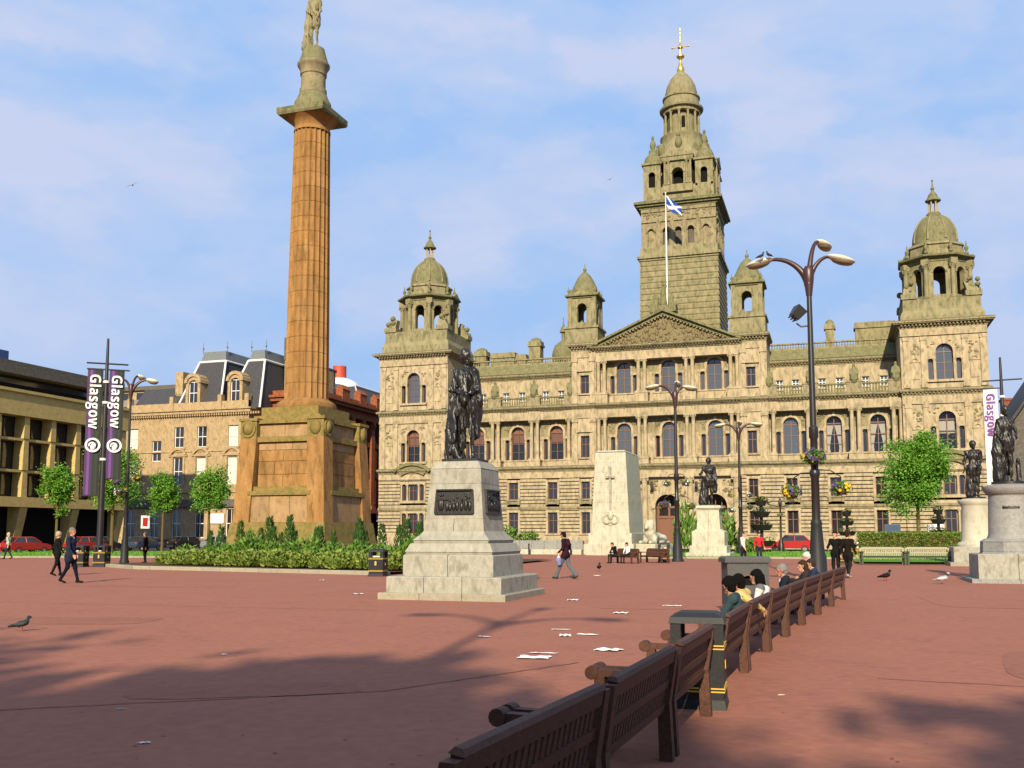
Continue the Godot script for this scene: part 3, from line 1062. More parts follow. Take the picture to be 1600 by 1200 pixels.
	cap.lathe([Vector2(.2, y5), Vector2(.82, y5 + .05), Vector2(.82, y5 + .2), Vector2(.62, y5 + .35), Vector2(.45, y5 + .8), Vector2(.2, y5 + 1.15), Vector2(.12, y5 + 1.3), Vector2(.22, y5 + 1.5), Vector2(.1, y5 + 1.7), Vector2(.05, y5 + 2.3), Vector2(.13, y5 + 2.4), Vector2(0, y5 + 2.6)], 12, Vector3(cx, 0, cz))
	H("lantern_cap", cap, M.mossy)

func pavilion(x0: float, x1: float, cx: float, cap_x: float) -> void:
	var zf := .05
	low_storeys(x0, x1, [cx], zf, 1.0)
	var hs := []
	hs.append(plain_window(cx, 10.5, 13.0, 1.0, zf, 0, true))
	hs.append(plain_window(cx, 17.95, 20.1, 1.0, zf, 0, true))
	wall(x0, x1, 9.6, 15.1, zf - .5, zf, hs, M.honey)
	wall(x0, x1, 16.75, 22.2, zf - .5, zf, hs, M.honey)
	var bk := B.new()
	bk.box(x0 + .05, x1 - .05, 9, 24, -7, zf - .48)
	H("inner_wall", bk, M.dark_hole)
	var sd := B.new()
	sd.box(x0, x0 + .2, 9, 23, -7, zf - .48)
	sd.box(x1 - .2, x1, 9, 23, -7, zf - .48)
	H("side_wall", sd, M.honey)
	for s in [-1, 1]:
		for lv in [[9.62, 15.1], [16.8, 22.2]]:
			var p := B.new()
			var px: float = (x0 + x1) / 2 + s * ((x1 - x0) / 2 - .4)
			p.box(px - .27, px + .27, lv[0] + .7, lv[1], zf, zf + .16)
			p.box(px - .36, px + .36, lv[0], lv[0] + .7, zf, zf + .26)
			p.box(px - .36, px + .36, lv[1] - .5, lv[1] - .05, zf, zf + .25)
			H("pilaster", p, M.honey)
	var e := B.new()
	e.box(x0, x1, 15.1, 16.1, zf - .5, zf + .12)
	e.box(x0, x1, 22.2, 23.0, zf - .5, zf + .12)
	H("entablature", e, M.honey)
	cornice(x0, x1, 16.1, 16.75, zf - .8, zf + .1, .45, M.honey_dark, true, "cornice", .2)
	cornice(x0, x1, 23.0, 23.95, -5, zf + .1, .65, M.honey_dark, true, "main_cornice", .6)
	# open cupola
	var cz := -1.75
	var b := B.new()
	b.box(cap_x - 1.95, cap_x + 1.95, 23.8, 25.7, cz - 1.95, cz + 1.95)
	b.box(cap_x - 2.1, cap_x + 2.1, 25.7, 25.95, cz - 2.1, cz + 2.1)
	H("cupola_base", b, M.tower)
	for i in 4:
		var q := B.new()
		q.t = Transform3D(Basis(Vector3.UP, PI / 2 * i), Vector3(cap_x, 0, cz))
		var hw := 1.6 if i % 2 == 0 else 1.045
		q.arch(-hw, hw, 25.95, 29.4, 0, .55, 28.2, 1.05, 1.6, true)
		q.box(-hw, hw, 25.95, 26.45, 1.1, 1.66)
		q.ring(0, 28.2, .55, .75, 1.6, 1.68)
		q.box(-1.72, -1.25, 25.95, 29.4, 1.25, 1.72)
		H("cupola_arch", q, M.tower)
		var g := B.new()
		g.t = q.t
		g.prism(PackedVector2Array([Vector2(-1.15, 29.75), Vector2(1.15, 29.75), Vector2(0, 30.5)]), .6, 1.75)
		H("cupola_pediment", g, M.tower)
	var c := B.new()
	c.box(cap_x - 1.75, cap_x + 1.75, 29.4, 29.6, cz - 1.75, cz + 1.75)
	c.box(cap_x - 2.0, cap_x + 2.0, 29.6, 29.8, cz - 2.0, cz + 2.0)
	c.box(cap_x - 1.5, cap_x + 1.5, 29.8, 30.5, cz - 1.5, cz + 1.5)
	H("cupola_cornice", c, M.mossy)
	for s in [[-1, 1], [1, 1], [-1, -1], [1, -1]]: urn(Vector3(cap_x + s[0] * 1.6, 29.8, cz + s[1] * 1.6), .55, M.mossy)
	var d := B.new()
	d.lathe([Vector2(1.55, 30.4), Vector2(1.55, 30.6), Vector2(1.42, 31.0), Vector2(1.1, 31.7), Vector2(.7, 32.4), Vector2(.32, 32.8), Vector2(.12, 32.95), Vector2(.22, 33.15), Vector2(.2, 33.3), Vector2(.05, 33.45), Vector2(.04, 33.9), Vector2(0, 33.95)], 16, Vector3(cap_x, 0, cz))
	H("cupola_dome", d, M.mossy)

func civic_hall() -> void:
	hall = thing("civic_hall", "long honey sandstone civic hall with domed corner towers and a tall central clockless tower", "building", Vector3(-18.9, 0, -116))
	var D := [0, 0]
	# left wing
	low_storeys(-44.3, -28.8, [-40.9, -36.0, -31.2], -.1)
	wing_upper(-44.3, -28.8, [-40.9, -35.8, -31.0], [-43.4, -38.4, -33.5, -28.95], [[4, 0], [4, 0], [4, 0]])
	attic(-46.5, -30.0, [-42.0, -38.9, -36.8, -33.7, -31.7])
	# right wing
	low_storeys(-6.6, 7.1, [-4.3, .2, 4.75], -.1)
	wing_upper(-6.6, 7.1, [-4.3, .2, 4.7], [-6.45, -2.1, 2.4, 6.6], [[1, 0], [3, 0], [3, 0]])
	attic(-7.2, 7.6, [-5.6, -3.8, -.9, 1.0, 3.75, 5.7])
	pavilion(-28.8, -25.9, -27.2, -27.55)
	pavilion(-9.6, -6.6, -8.35, -8.6)
	portico()
	corner_tower(-53.4, -44.3, -48.8, .35, [[4, 0], [1, 0]])
	corner_tower(7.1, 15.5, 11.35, 0.0, [[2, 0], [1, 1]])
	great_tower()
	chimney(-43.6, -10, 1.6, 1.6, 21, 25.6, true)
	chimney(-40.8, -11, 3.2, 1.6, 21, 25.4)
	chimney(-38.0, -10, 1.2, 1.2, 21, 24.9)
	chimney(-35.7, -8.5, 1.5, 1.5, 21, 26.2, true)
	chimney(.1, -9, 1.0, 1.0, 21, 26.2, true)
	chimney(5.0, -9, 4.2, 1.8, 21, 26.0)
	chimney(8.8, -12, 3.4, 1.8, 21, 25.6)
	# rear dome seen over the left roof
	var r := B.new()
	r.lathe([Vector2(1.5, 21), Vector2(1.5, 24.2), Vector2(1.4, 24.8), Vector2(1.1, 25.6), Vector2(.5, 26.1), Vector2(.25, 26.2), Vector2(.25, 27.2), Vector2(.5, 27.3), Vector2(.3, 27.9), Vector2(.1, 28.3), Vector2(.06, 29.2), Vector2(0, 29.3)], 16, Vector3(-32.2, 0, -9))
	H("rear_dome", r, M.mossy)
	var sk := B.new()
	sk.box(-40.0, -37.2, 24.3, 24.9, -12.6, -11.9)
	H("roof_hatch", sk, M.white)
	var bb := B.new()
	bb.box(-53.2, 15.3, 0, 21, -40, -11.5)
	H("rear_body", bb, M.honey_dark)

func portico() -> void:
	var x0 := -25.9; var x1 := -9.6
	var zf := .1
	# ground storey: three arches between columns
	var pl := B.new()
	pl.box(x0, x1, 0, .5, -1.2, .6)
	H("plinth", pl, M.honey)
	for c in [-22.9, -17.85, -12.65]:
		var a := B.new()
		a.arch(c - 2.5, c + 2.5, .5, 8.1, c, 1.4, 4.75, -.9, -.35)
		H("arcade_wall", a, M.honey)
		var g := B.new()
		g.ring(c, 4.75, 1.4, 1.75, -.35, -.2)
		g.box(c - 1.8, c - 1.4, 4.55, 4.78, -.5, -.15)
		g.box(c + 1.4, c + 1.8, 4.55, 4.78, -.5, -.15)
		g.box(c - .2, c + .2, 6.1, 6.75, -.5, -.05)
		H("archivolt", g, M.honey)
		var cv := B.new()
		for i in 40:
			var s := 1.0 if i % 2 == 0 else -1.0
			var p := Vector2(s * rng.randf_range(1.0, 2.0), rng.randf_range(5.9, 7.8))
			if p.length() > .1 and Vector2(p.x, p.y - 4.75).length() < 1.95: continue
			cv.ball(Vector3(c + p.x, p.y, -.36), Vector3(rng.randf_range(.1, .22), rng.randf_range(.08, .2), .1), 9, 4)
		stuff(H("carving", cv, M.carved))
		# porch: dark vault with timber doors and fanlight
		var v := B.new()
		v.box(c - 2.4, c + 2.4, 0, 8, -3.4, -3.0)
		v.box(c - 2.4, c - 1.42, 0, 8, -3.0, -.9)
		v.box(c + 1.42, c + 2.4, 0, 8, -3.0, -.9)
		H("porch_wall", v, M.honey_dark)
		var dr := B.new()
		dr.box(c - 1.4, c + 1.4, 0.5, 3.6, -1.6, -1.5)
		for s in [-1.25, 0, 1.25]: dr.box(c + s - .12, c + s + .12, .5, 4.75, -1.5, -1.42)
		dr.box(c - 1.4, c + 1.4, 3.45, 3.75, -1.5, -1.38)
		dr.box(c - 1.4, c + 1.4, 4.6, 4.85, -1.5, -1.4)
		dr.ring(c, 4.85, 1.2, 1.4, -1.5, -1.42)
		for k in 3: dr.box(c - .05 + (k - 1) * .7, c + .05 + (k - 1) * .7, 4.85, 5.8, -1.5, -1.42)
		var door := H("door", dr, M.timber_red)
		var pn := B.new()
		pn.box(c - 1.1, c + 1.1, 3.7, 4.6, -1.6, -1.53)
		pn.arch(c - .1, c + .1, .9, 1.0, c, .05, .9, -1.5, -1.45)
		part("pane", pn, M.glass_dark, door)
	for c in [-25.35, -20.35, -15.25, -10.2]:
		var p := B.new()
		p.box(c - .6, c + .6, .5, 1.9, -.6, .55)
		H("pedestal", p, M.honey)
		column(c, 1.9, 8.1, .36, 0.02, M.honey)
	var e := B.new()
	e.box(x0, x1, 8.1, 8.5, -.9, .25)
	e.box(x0, x1, 8.5, 8.95, -.9, .2)
	H("entablature", e, M.honey)
	cornice(x0, x1, 8.95, 9.62, -.9, .25, .45, M.honey_dark, true, "belt_cornice", 0.0)
	for c in [-24.9, -20.35, -15.4, -11.0]:
		var lamp := B.new()
		lamp.tube([Vector3(c + .9, 7.3, -.2), Vector3(c + .9, 7.3, .5)], [.05, .05], 6)
		lamp.box(c + .75, c + 1.05, 6.9, 7.5, .45, .75)
		if c < -11.5: H("wall_lantern", lamp, M.lamp_black)
	# first and second upper storeys
	var pairs := [-25.3, -20.6, -15.15, -10.2]
	for lv in [[10.45, 12.9, [[1, 0], [1, 0], [1, 0]], 15.1, 9.62], [17.95, 20.05, [[1, 0], [1, 1], [1, 1]], 21.7, 16.75]]:
		var holes := []
		var zw := -1.15
		for i in 3:
			var c: float = [-22.85, -17.65, -12.45][i]
			holes.append_array(serliana(c, lv[0], lv[1], .83, zw, lv[2][i]))
			var b := B.new()
			b.box(c - 1.75, c + 1.75, lv[4], lv[0] - .15, zw - .3, zw + .1)
			b.box(c - 1.8, c + 1.8, lv[0] - .15, lv[0], zw - .4, zw + .2)
			H("window_ledge", b, M.honey)
		wall(x0, x1, lv[4], lv[1] + .3, zw - .45, zw, holes, M.honey)
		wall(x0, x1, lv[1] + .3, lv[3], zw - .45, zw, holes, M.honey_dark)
		for p in pairs:
			var q := B.new()
			q.box(p - .75, p + .75, lv[4], lv[0] - .2, zw - .2, .12)
			q.box(p - .8, p + .8, lv[0] - .2, lv[0] - .03, zw - .2, .18)
			H("pedestal", q, M.honey)
			for s in [-.36, .36]: column(p + s, lv[0] - .03, lv[3], .235, -.22, M.honey)
	var bk := B.new()
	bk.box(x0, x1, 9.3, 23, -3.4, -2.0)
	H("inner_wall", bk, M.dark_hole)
	var e1 := B.new()
	e1.box(x0, x1, 15.1, 15.42, -1.1, .1)
	e1.box(x0, x1, 15.42, 16.1, -1.1, .06)
	e1.box(x0, x1, 21.7, 22.0, -1.1, .1)
	e1.box(x0, x1, 22.0, 22.75, -1.1, .06)
	H("entablature", e1, M.honey)
	cornice(x0, x1, 16.1, 16.75, -1.1, .1, .55, M.honey_dark, true, "cornice", .2)
	cornice(x0 - .4, x1 + .2, 22.75, 23.45, -3, .1, .6, M.honey_dark, true, "main_cornice", .3)
	# pediment
	var px0 := -26.7; var px1 := -9.2; var ax := -17.95; var top := 27.2
	var t := B.new()
	t.prism(PackedVector2Array([Vector2(px0 + .6, 23.4), Vector2(px1 - .6, 23.4), Vector2(ax, top - .5)]), -4.5, -.1)
	H("pediment_field", t, M.carved)
	for s in [[px0, ax], [ax, px1]]:
		var r := B.new()
		var ya: float = 23.4 if s[0] == px0 else top
		var yb: float = top if s[0] == px0 else 23.4
		for st in [[-.55, -.2, .35], [-.2, .06, .75]]:
			r.prism(PackedVector2Array([Vector2(s[0], ya + st[0]), Vector2(s[1], yb + st[0]), Vector2(s[1], yb + st[1]), Vector2(s[0], ya + st[1])]), -4.6, st[2])
		H("raking_cornice", r, M.mossy)
		var d := B.new()
		for i in 24:
			var u := (i + .5) / 24.0
			d.box(lerpf(s[0], s[1], u) - .1, lerpf(s[0], s[1], u) + .1, lerpf(ya, yb, u) - .72, lerpf(ya, yb, u) - .5, -.1, .3)
		stuff(H("dentils", d, M.honey_dark))
	var rl := B.new()
	for i in 220:
		var u := rng.randf_range(-1, 1)
		var hmax := (1.0 - absf(u)) * (top - 24.6)
		if hmax < .25: continue
		var hh := rng.randf_range(0, hmax)
		rl.ball(Vector3(ax + u * 8.0, 23.7 + hh, -.08), Vector3(rng.randf_range(.1, .24), rng.randf_range(.14, .36), rng.randf_range(.1, .24)), 9, 4)
	stuff(H("pediment_sculpture", rl, M.carved))
	# group at the apex
	var g := B.new()
	g.box(ax - 1.5, ax + 1.5, top - .3, top + .5, -1.2, .5)
	H("apex_block", g, M.mossy)
	var gs := B.new()
	var caps := [[Vector3(0, .4, 0), .42, Vector3(0, 1.5, 0), .3], [Vector3(0, 1.5, 0), .3, Vector3(0, 2.2, 0), .22], [Vector3(0, 2.65, 0), .19, Vector3(0, 2.8, 0), .17], [Vector3(.2, 2.2, 0), .1, Vector3(.35, 2.9, .1), .08], [Vector3(.35, 2.9, .1), .07, Vector3(.3, 3.5, .1), .05]]
	for s in [-1, 1]:
		caps.append_array([[Vector3(s * .9, .3, 0), .4, Vector3(s * .8, 1.1, 0), .28], [Vector3(s * .85, 1.45, 0), .17, Vector3(s * .85, 1.55, 0), .16], [Vector3(s * 1.2, .3, .1), .22, Vector3(s * 1.6, .15, .2), .16], [Vector3(s * .9, 1.0, 0), .1, Vector3(s * 1.25, 1.25, .1), .07]])
	var cc := []
	for c in caps: cc.append([c[0], c[1], c[2], c[3], Color.WHITE])
	blob(cc, .07, .12, gs)
	H("apex_sculpture", gs, M.mossy, Vector3(ax, top + .4, -.3))

func great_tower() -> void:
	var c := Vector2(-16.82, -9.7)
	var w := 4.68
	# rusticated shaft, a little wider towards its foot
	var y := 22.0
	var i := 0
	while y < 34.55:
		var b := B.new()
		var q := w + .10 * (34.6 - y) / 12.0
		b.col = tone(.08)
		b.taper(c.x - q + .07, c.x + q - .07, c.y - q + .07, c.y + q - .07, y, c.x - q, c.x + q, c.y - q, c.y + q, y + .09)
		b.box(c.x - q, c.x + q, y + .09, y + .52, c.y - q, c.y + q)
		b.taper(c.x - q, c.x + q, c.y - q, c.y + q, y + .52, c.x - q + .07, c.x + q - .07, c.y - q + .07, c.y + q - .07, y + .61)
		H("stone_course", b, M.tower)
		var j := B.new()
		j.box(c.x - q + .09, c.x + q - .09, y + .61, y + .7, c.y - q + .09, c.y + q - .09)
		H("course_joint", j, M.tower)
		y += .7
		i += 1
	y = 34.6
	var l := B.new()
	for s in [[34.55, 34.8, w + .1], [34.8, 35.1, w + .3], [35.1, 36.1, w - .05]]:
		l.box(c.x - s[2], c.x + s[2], s[0], s[1], c.y - s[2], c.y + s[2])
	l.box(c.x - 2.6, c.x + 2.6, 35.1, 35.9, c.y + w - .1, c.y + w + .18)
	H("tower_ledge", l, M.tower)
	# window stage on each of the four faces
	var t := w - .2
	var body := B.new()
	body.box(c.x - t + .75, c.x + t - .75, 36, 41, c.y - t + .75, c.y + t - .75)
	H("inner_wall", body, M.dark_hole)
	for k in 4:
		var f := B.new()
		f.t = Transform3D(Basis(Vector3.UP, PI / 2 * k), Vector3(c.x, 0, c.y))
		var xs := [-3.3, -1.5, 0.0, 1.5, 3.3]
		var tt := t if k % 2 == 0 else t - .72
		var edges := [-tt, -2.4, -.75, .75, 2.4, tt]
		for e in 5:
			f.arch(edges[e], edges[e + 1], 36.1, 41.0, xs[e], .38, 38.15, t - .7, t)
			f.ring(xs[e], 38.15, .38, .58, t, t + .1)
			f.box(xs[e] - .62, xs[e] - .38, 38.05, 38.2, t, t + .1)
			f.box(xs[e] + .38, xs[e] + .62, 38.05, 38.2, t, t + .1)
			if e == 0 or e == 4:
				f.box(xs[e] - .38, xs[e] + .38, 36.1, 38.6, t - .5, t - .25)
		f.box(-tt, tt, 36.02, 36.35, t - .4, t + .12)
		for e in [-2.4, -.75, .75, 2.4]: f.box(e - .22, e + .22, 36.35, 39.3, t, t + .14)
		f.box(-tt, tt, 39.3, 39.6, t - .1, t + .16)
		f.box(-tt, tt, 40.55, 40.995, t - .1, t + .14)
		H("tower_wall", f, M.honey_dark)
		var cv := B.new()
		cv.t = f.t
		for q in 34: cv.ball(Vector3(rng.randf_range(-t + .3, t - .3), rng.randf_range(39.75, 40.4), t), Vector3(rng.randf_range(.1, .22), rng.randf_range(.1, .25), .1), 9, 4)
		stuff(H("carving", cv, M.tower))
		for e in [1, 2, 3]:
			var pn := B.new()
			pn.t = f.t
			pn.box(xs[e] - .4, xs[e] + .4, 36.1, 38.6, t - .6, t - .5)
			H("window", pn, M.grime)
	var cn := B.new()
	for s in [[41.0, 41.25, t + .2], [41.25, 41.5, t + .5], [41.5, 41.75, t + .78]]:
		cn.box(c.x - s[2], c.x + s[2], s[0], s[1], c.y - s[2], c.y + s[2])
	cn.taper(c.x - t - .8, c.x + t + .8, c.y - t - .8, c.y + t + .8, 41.75, c.x - t + .1, c.x + t - .1, c.y - t + .1, c.y + t - .1, 42.15)
	H("main_cornice", cn, M.mossy)
	# belfry stage: square core, four corner turrets, a pedimented aedicule on each face
	squat = true
	var u := 4.25
	var core := B.new()
	core.box(c.x - u + .2, c.x + u - .2, 42, 43.9, c.y - u + .2, c.y + u - .2)
	H("belfry_base", core, M.tower)
	var dark := B.new()
	dark.box(c.x - 2.9, c.x + 2.9, 43.9, 48.4, c.y - 2.9, c.y + 2.9)
	H("belfry_core", dark, M.dark_hole)
	for k in 4:
		var f := B.new()
		f.t = Transform3D(Basis(Vector3.UP, PI / 2 * k), Vector3(c.x, 0, c.y))
		f.arch(-1.6, 1.6, 43.9, 47.2, 0, .68, 45.6, u - 1.3, u - .05)
		f.box(-1.8, 1.8, 43.0, 44.0, u - 1, u + .2)
		f.box(-1.9, 1.9, 47.2, 47.75, u - 1.4, u + .25)
		f.prism(PackedVector2Array([Vector2(-2.0, 47.75), Vector2(2.0, 47.75), Vector2(0, 48.75)]), u - 2.2, u + .35)
		f.ring(0, 45.6, .68, .88, u - .05, u + .05)
		H("aedicule", f, M.tower)
		for e in [-1.55, -1.1, 1.1, 1.55]:
			var p := Basis(Vector3.UP, PI / 2 * k) * Vector3(e, 0, u + .08)
			column(c.x + p.x, 44.0, 47.2, .15, c.y + p.z, M.tower, "belfry_column")
		var tr := B.new()
		tr.t = f.t
		var cx := u - 1.1
		for s in 4:
			tr.t = f.t * Transform3D(Basis.IDENTITY, Vector3(-cx, 0, cx)) * Transform3D(Basis(Vector3.UP, PI / 2 * s), Vector3.ZERO)
			var hw := 1.05 if s % 2 == 0 else .745
			tr.arch(-hw, hw, 43.6, 47.0, 0, .4, 45.6, .75, 1.05, true)
			tr.box(-hw, hw, 42.2, 43.9, .8, 1.12)
			tr.ring(0, 45.6, .4, .55, 1.05, 1.12)
		tr.t = f.t * Transform3D(Basis.IDENTITY, Vector3(-cx, 0, cx))
		tr.box(-1.25, 1.25, 47.0, 47.3, -1.25, 1.25)
		H("corner_turret", tr, M.tower)
		var ti := B.new()
		ti.t = tr.t
		ti.box(-.5, .5, 43.6, 46.9, -.5, .5)
		H("turret_inside", ti, M.dark_hole)
		var cd := B.new()
		cd.t = tr.t
		cd.lathe([Vector2(1.15, 47.3), Vector2(1.1, 47.9), Vector2(.95, 48.3), Vector2(.6, 48.7), Vector2(.5, 49.0), Vector2(.5, 49.3), Vector2(.25, 49.5), Vector2(.38, 50.1), Vector2(.3, 50.5), Vector2(.12, 50.8), Vector2(.2, 51.1), Vector2(.1, 51.35), Vector2(0, 51.5)], 12)
		H("turret_cap", cd, M.mossy)
	# concave roof up to the lantern
	var rf := B.new()
	rf.lathe([Vector2(3.9, 47.4), Vector2(3.7, 48.4), Vector2(3.2, 49.3), Vector2(2.85, 50.4), Vector2(2.6, 51.4), Vector2(2.7, 51.6), Vector2(2.75, 51.9), Vector2(2.3, 52.05), Vector2(0, 52.05)], 16, Vector3(c.x, 0, c.y))
	H("tower_roof", rf, M.tower)
	for k in 4:
		var p := Basis(Vector3.UP, PI / 2 * k + PI / 4) * Vector3(0, 0, 3.1)
		var q := B.new()
		q.ball(Vector3(c.x + p.x, 49.6, c.y + p.z), Vector3(.5, 1.0, .5), 10, 6)
		var p2 := Basis(Vector3.UP, PI / 2 * k) * Vector3(0, 0, 3.0)
		q.ball(Vector3(c.x + p2.x, 50.2, c.y + p2.z), Vector3(.45, .9, .45), 10, 6)
		q.ball(Vector3(c.x + p2.x, 51.2, c.y + p2.z), Vector3(.25, .28, .25), 10, 6)
		H("roof_figure", q, M.mossy)
	var dr := B.new()
	dr.lathe([Vector2(1.75, 52.0), Vector2(1.75, 55.4)], 16, Vector3(c.x, 0, c.y))
	H("lantern_drum", dr, M.tower)
	for k in 12:
		var a := TAU * k / 12.0
		column(c.x + cos(a) * 2.12, 52.05, 55.2, .17, c.y - sin(a) * 2.12, M.tower, "lantern_column")
		if k % 2 == 0:
			var wq := B.new()
			wq.t = Transform3D(Basis(Vector3.UP, a + PI / 12), Vector3(c.x, 0, c.y))
			wq.box(-.22, .22, 52.8, 54.2, 1.6, 1.76)
			wq.ring(0, 54.2, .0, .22, 1.6, 1.76, 0, PI, 8)
			H("lantern_window", wq, M.dark_hole)
	var cr := B.new()
	cr.lathe([Vector2(1.9, 55.1), Vector2(2.35, 55.15), Vector2(2.35, 55.5), Vector2(2.7, 55.65), Vector2(2.75, 55.9), Vector2(2.3, 56.1), Vector2(2.2, 57.2), Vector2(2.35, 57.3), Vector2(2.35, 57.5), Vector2(2.05, 57.6), Vector2(2.0, 58.2), Vector2(1.8, 59.2), Vector2(1.4, 60.1), Vector2(.9, 60.8), Vector2(.5, 61.15), Vector2(.45, 61.35), Vector2(0, 61.4)], 24, Vector3(c.x, 0, c.y))
	H("lantern_dome", cr, M.tower)
	var gd := B.new()
	gd.lathe([Vector2(.4, 61.35), Vector2(.5, 61.7), Vector2(.3, 62.3), Vector2(.16, 62.8), Vector2(.2, 63.2), Vector2(.5, 63.5), Vector2(.5, 63.7), Vector2(.15, 64.0), Vector2(.13, 64.6), Vector2(.33, 64.8), Vector2(.33, 65.0), Vector2(.1, 65.3), Vector2(.09, 66.0), Vector2(.17, 66.3), Vector2(.07, 66.6), Vector2(.06, 67.2), Vector2(.13, 67.4), Vector2(0, 68)], 12, Vector3(c.x, 0, c.y))
	gd.tube([Vector3(c.x - 1.0, 64.95, c.y), Vector3(c.x + 1.0, 64.95, c.y)], [.06, .06], 6)
	gd.ball(Vector3(c.x - 1.0, 64.95, c.y), Vector3.ONE * .14)
	gd.ball(Vector3(c.x + 1.0, 64.95, c.y), Vector3.ONE * .14)
	H("gilded_finial", gd, M.gold)
	squat = false

# ---------------------------------------------------------------- smooth bodies
# caps: [a, radius a, b, radius b, colour]; the tapered capsules are joined by a smooth minimum and meshed as surface nets
func blob(caps: Array, cell: float, k: float, b: B, folds := 0.0) -> void:
	var lo := Vector3.ONE * 1e9
	var hi := Vector3.ONE * -1e9
	for c in caps:
		for e in [[c[0], c[1]], [c[2], c[3]]]:
			lo = lo.min(e[0] - Vector3.ONE * (e[1] + k * .5 + cell * 2))
			hi = hi.max(e[0] + Vector3.ONE * (e[1] + k * .5 + cell * 2))
	var nx := int((hi.x - lo.x) / cell) + 2
	var ny := int((hi.y - lo.y) / cell) + 2
	var nz := int((hi.z - lo.z) / cell) + 2
	var F := PackedFloat32Array(); F.resize(nx * ny * nz); F.fill(1.0)
	var best := PackedFloat32Array(); best.resize(nx * ny * nz); best.fill(9.0)
	var who := PackedByteArray(); who.resize(nx * ny * nz)
	var sy := nx
	var sz := nx * ny
	for ci in caps.size():
		var c = caps[ci]
		var A: Vector3 = c[0]; var ra: float = c[1]; var C: Vector3 = c[2]; var rb: float = c[3]
		var d := C - A
		var dd := maxf(d.length_squared(), 1e-9)
		var pad := k + cell * 2.5
		var l := (A - Vector3.ONE * ra).min(C - Vector3.ONE * rb) - Vector3.ONE * pad - lo
		var h := (A + Vector3.ONE * ra).max(C + Vector3.ONE * rb) + Vector3.ONE * pad - lo
		for z in range(maxi(0, int(l.z / cell)), mini(nz, int(h.z / cell) + 2)):
			for y in range(maxi(0, int(l.y / cell)), mini(ny, int(h.y / cell) + 2)):
				var base := y * sy + z * sz
				for x in range(maxi(0, int(l.x / cell)), mini(nx, int(h.x / cell) + 2)):
					var p := lo + Vector3(x, y, z) * cell - A
					var t := clampf(p.dot(d) / dd, 0.0, 1.0)
					var dist := (p - d * t).length() - (ra + (rb - ra) * t)
					var i := base + x
					if dist < best[i]:
						best[i] = dist
						who[i] = ci
					var f := F[i]
					var hh := maxf(k - absf(f - dist), 0.0)
					F[i] = minf(f, dist) - hh * hh * .25 / k
	if folds > 0.0:
		# cloth: ridged noise, drawn out vertically, cuts creases into the surface
		var fn := FastNoiseLite.new()
		fn.seed = 9
		fn.frequency = 1.0
		fn.fractal_type = FastNoiseLite.FRACTAL_RIDGED
		fn.fractal_octaves = 2
		for i in F.size():
			if absf(F[i]) < cell * 3.0 + folds:
				var q := lo + Vector3(i % nx, (i / nx) % ny, i / sz) * cell
				F[i] += folds * fn.get_noise_3d(q.x * 7.0 + q.y * 1.3, q.y * 2.2, q.z * 7.0)
	var id := PackedInt32Array(); id.resize(nx * ny * nz); id.fill(-1)
	var P := PackedVector3Array()
	var N := PackedVector3Array()
	var K := PackedColorArray()
	var lim := cell * 2.0
	for z in range(1, nz - 2):
		for y in range(1, ny - 2):
			for x in range(1, nx - 2):
				var i := x + y * sy + z * sz
				var f0 := F[i]
				if absf(f0) > lim: continue
				var f1 := F[i + 1]; var f2 := F[i + sy]; var f3 := F[i + sy + 1]
				var f4 := F[i + sz]; var f5 := F[i + sz + 1]; var f6 := F[i + sz + sy]; var f7 := F[i + sz + sy + 1]
				var m := int(f0 < 0) + int(f1 < 0) + int(f2 < 0) + int(f3 < 0) + int(f4 < 0) + int(f5 < 0) + int(f6 < 0) + int(f7 < 0)
				if m == 0 or m == 8: continue
				var s := Vector3.ZERO
				var q := 0
				if (f0 < 0) != (f1 < 0): s += Vector3(f0 / (f0 - f1), 0, 0); q += 1
				if (f2 < 0) != (f3 < 0): s += Vector3(f2 / (f2 - f3), 1, 0); q += 1
				if (f4 < 0) != (f5 < 0): s += Vector3(f4 / (f4 - f5), 0, 1); q += 1
				if (f6 < 0) != (f7 < 0): s += Vector3(f6 / (f6 - f7), 1, 1); q += 1
				if (f0 < 0) != (f2 < 0): s += Vector3(0, f0 / (f0 - f2), 0); q += 1
				if (f1 < 0) != (f3 < 0): s += Vector3(1, f1 / (f1 - f3), 0); q += 1
				if (f4 < 0) != (f6 < 0): s += Vector3(0, f4 / (f4 - f6), 1); q += 1
				if (f5 < 0) != (f7 < 0): s += Vector3(1, f5 / (f5 - f7), 1); q += 1
				if (f0 < 0) != (f4 < 0): s += Vector3(0, 0, f0 / (f0 - f4)); q += 1
				if (f1 < 0) != (f5 < 0): s += Vector3(1, 0, f1 / (f1 - f5)); q += 1
				if (f2 < 0) != (f6 < 0): s += Vector3(0, 1, f2 / (f2 - f6)); q += 1
				if (f3 < 0) != (f7 < 0): s += Vector3(1, 1, f3 / (f3 - f7)); q += 1
				id[i] = P.size()
				P.append(lo + (Vector3(x, y, z) + s / maxi(q, 1)) * cell)
				N.append(Vector3(f1 + f3 + f5 + f7 - f0 - f2 - f4 - f6, f2 + f3 + f6 + f7 - f0 - f1 - f4 - f5, f4 + f5 + f6 + f7 - f0 - f1 - f2 - f3).normalized())
				K.append(caps[who[i]][4])
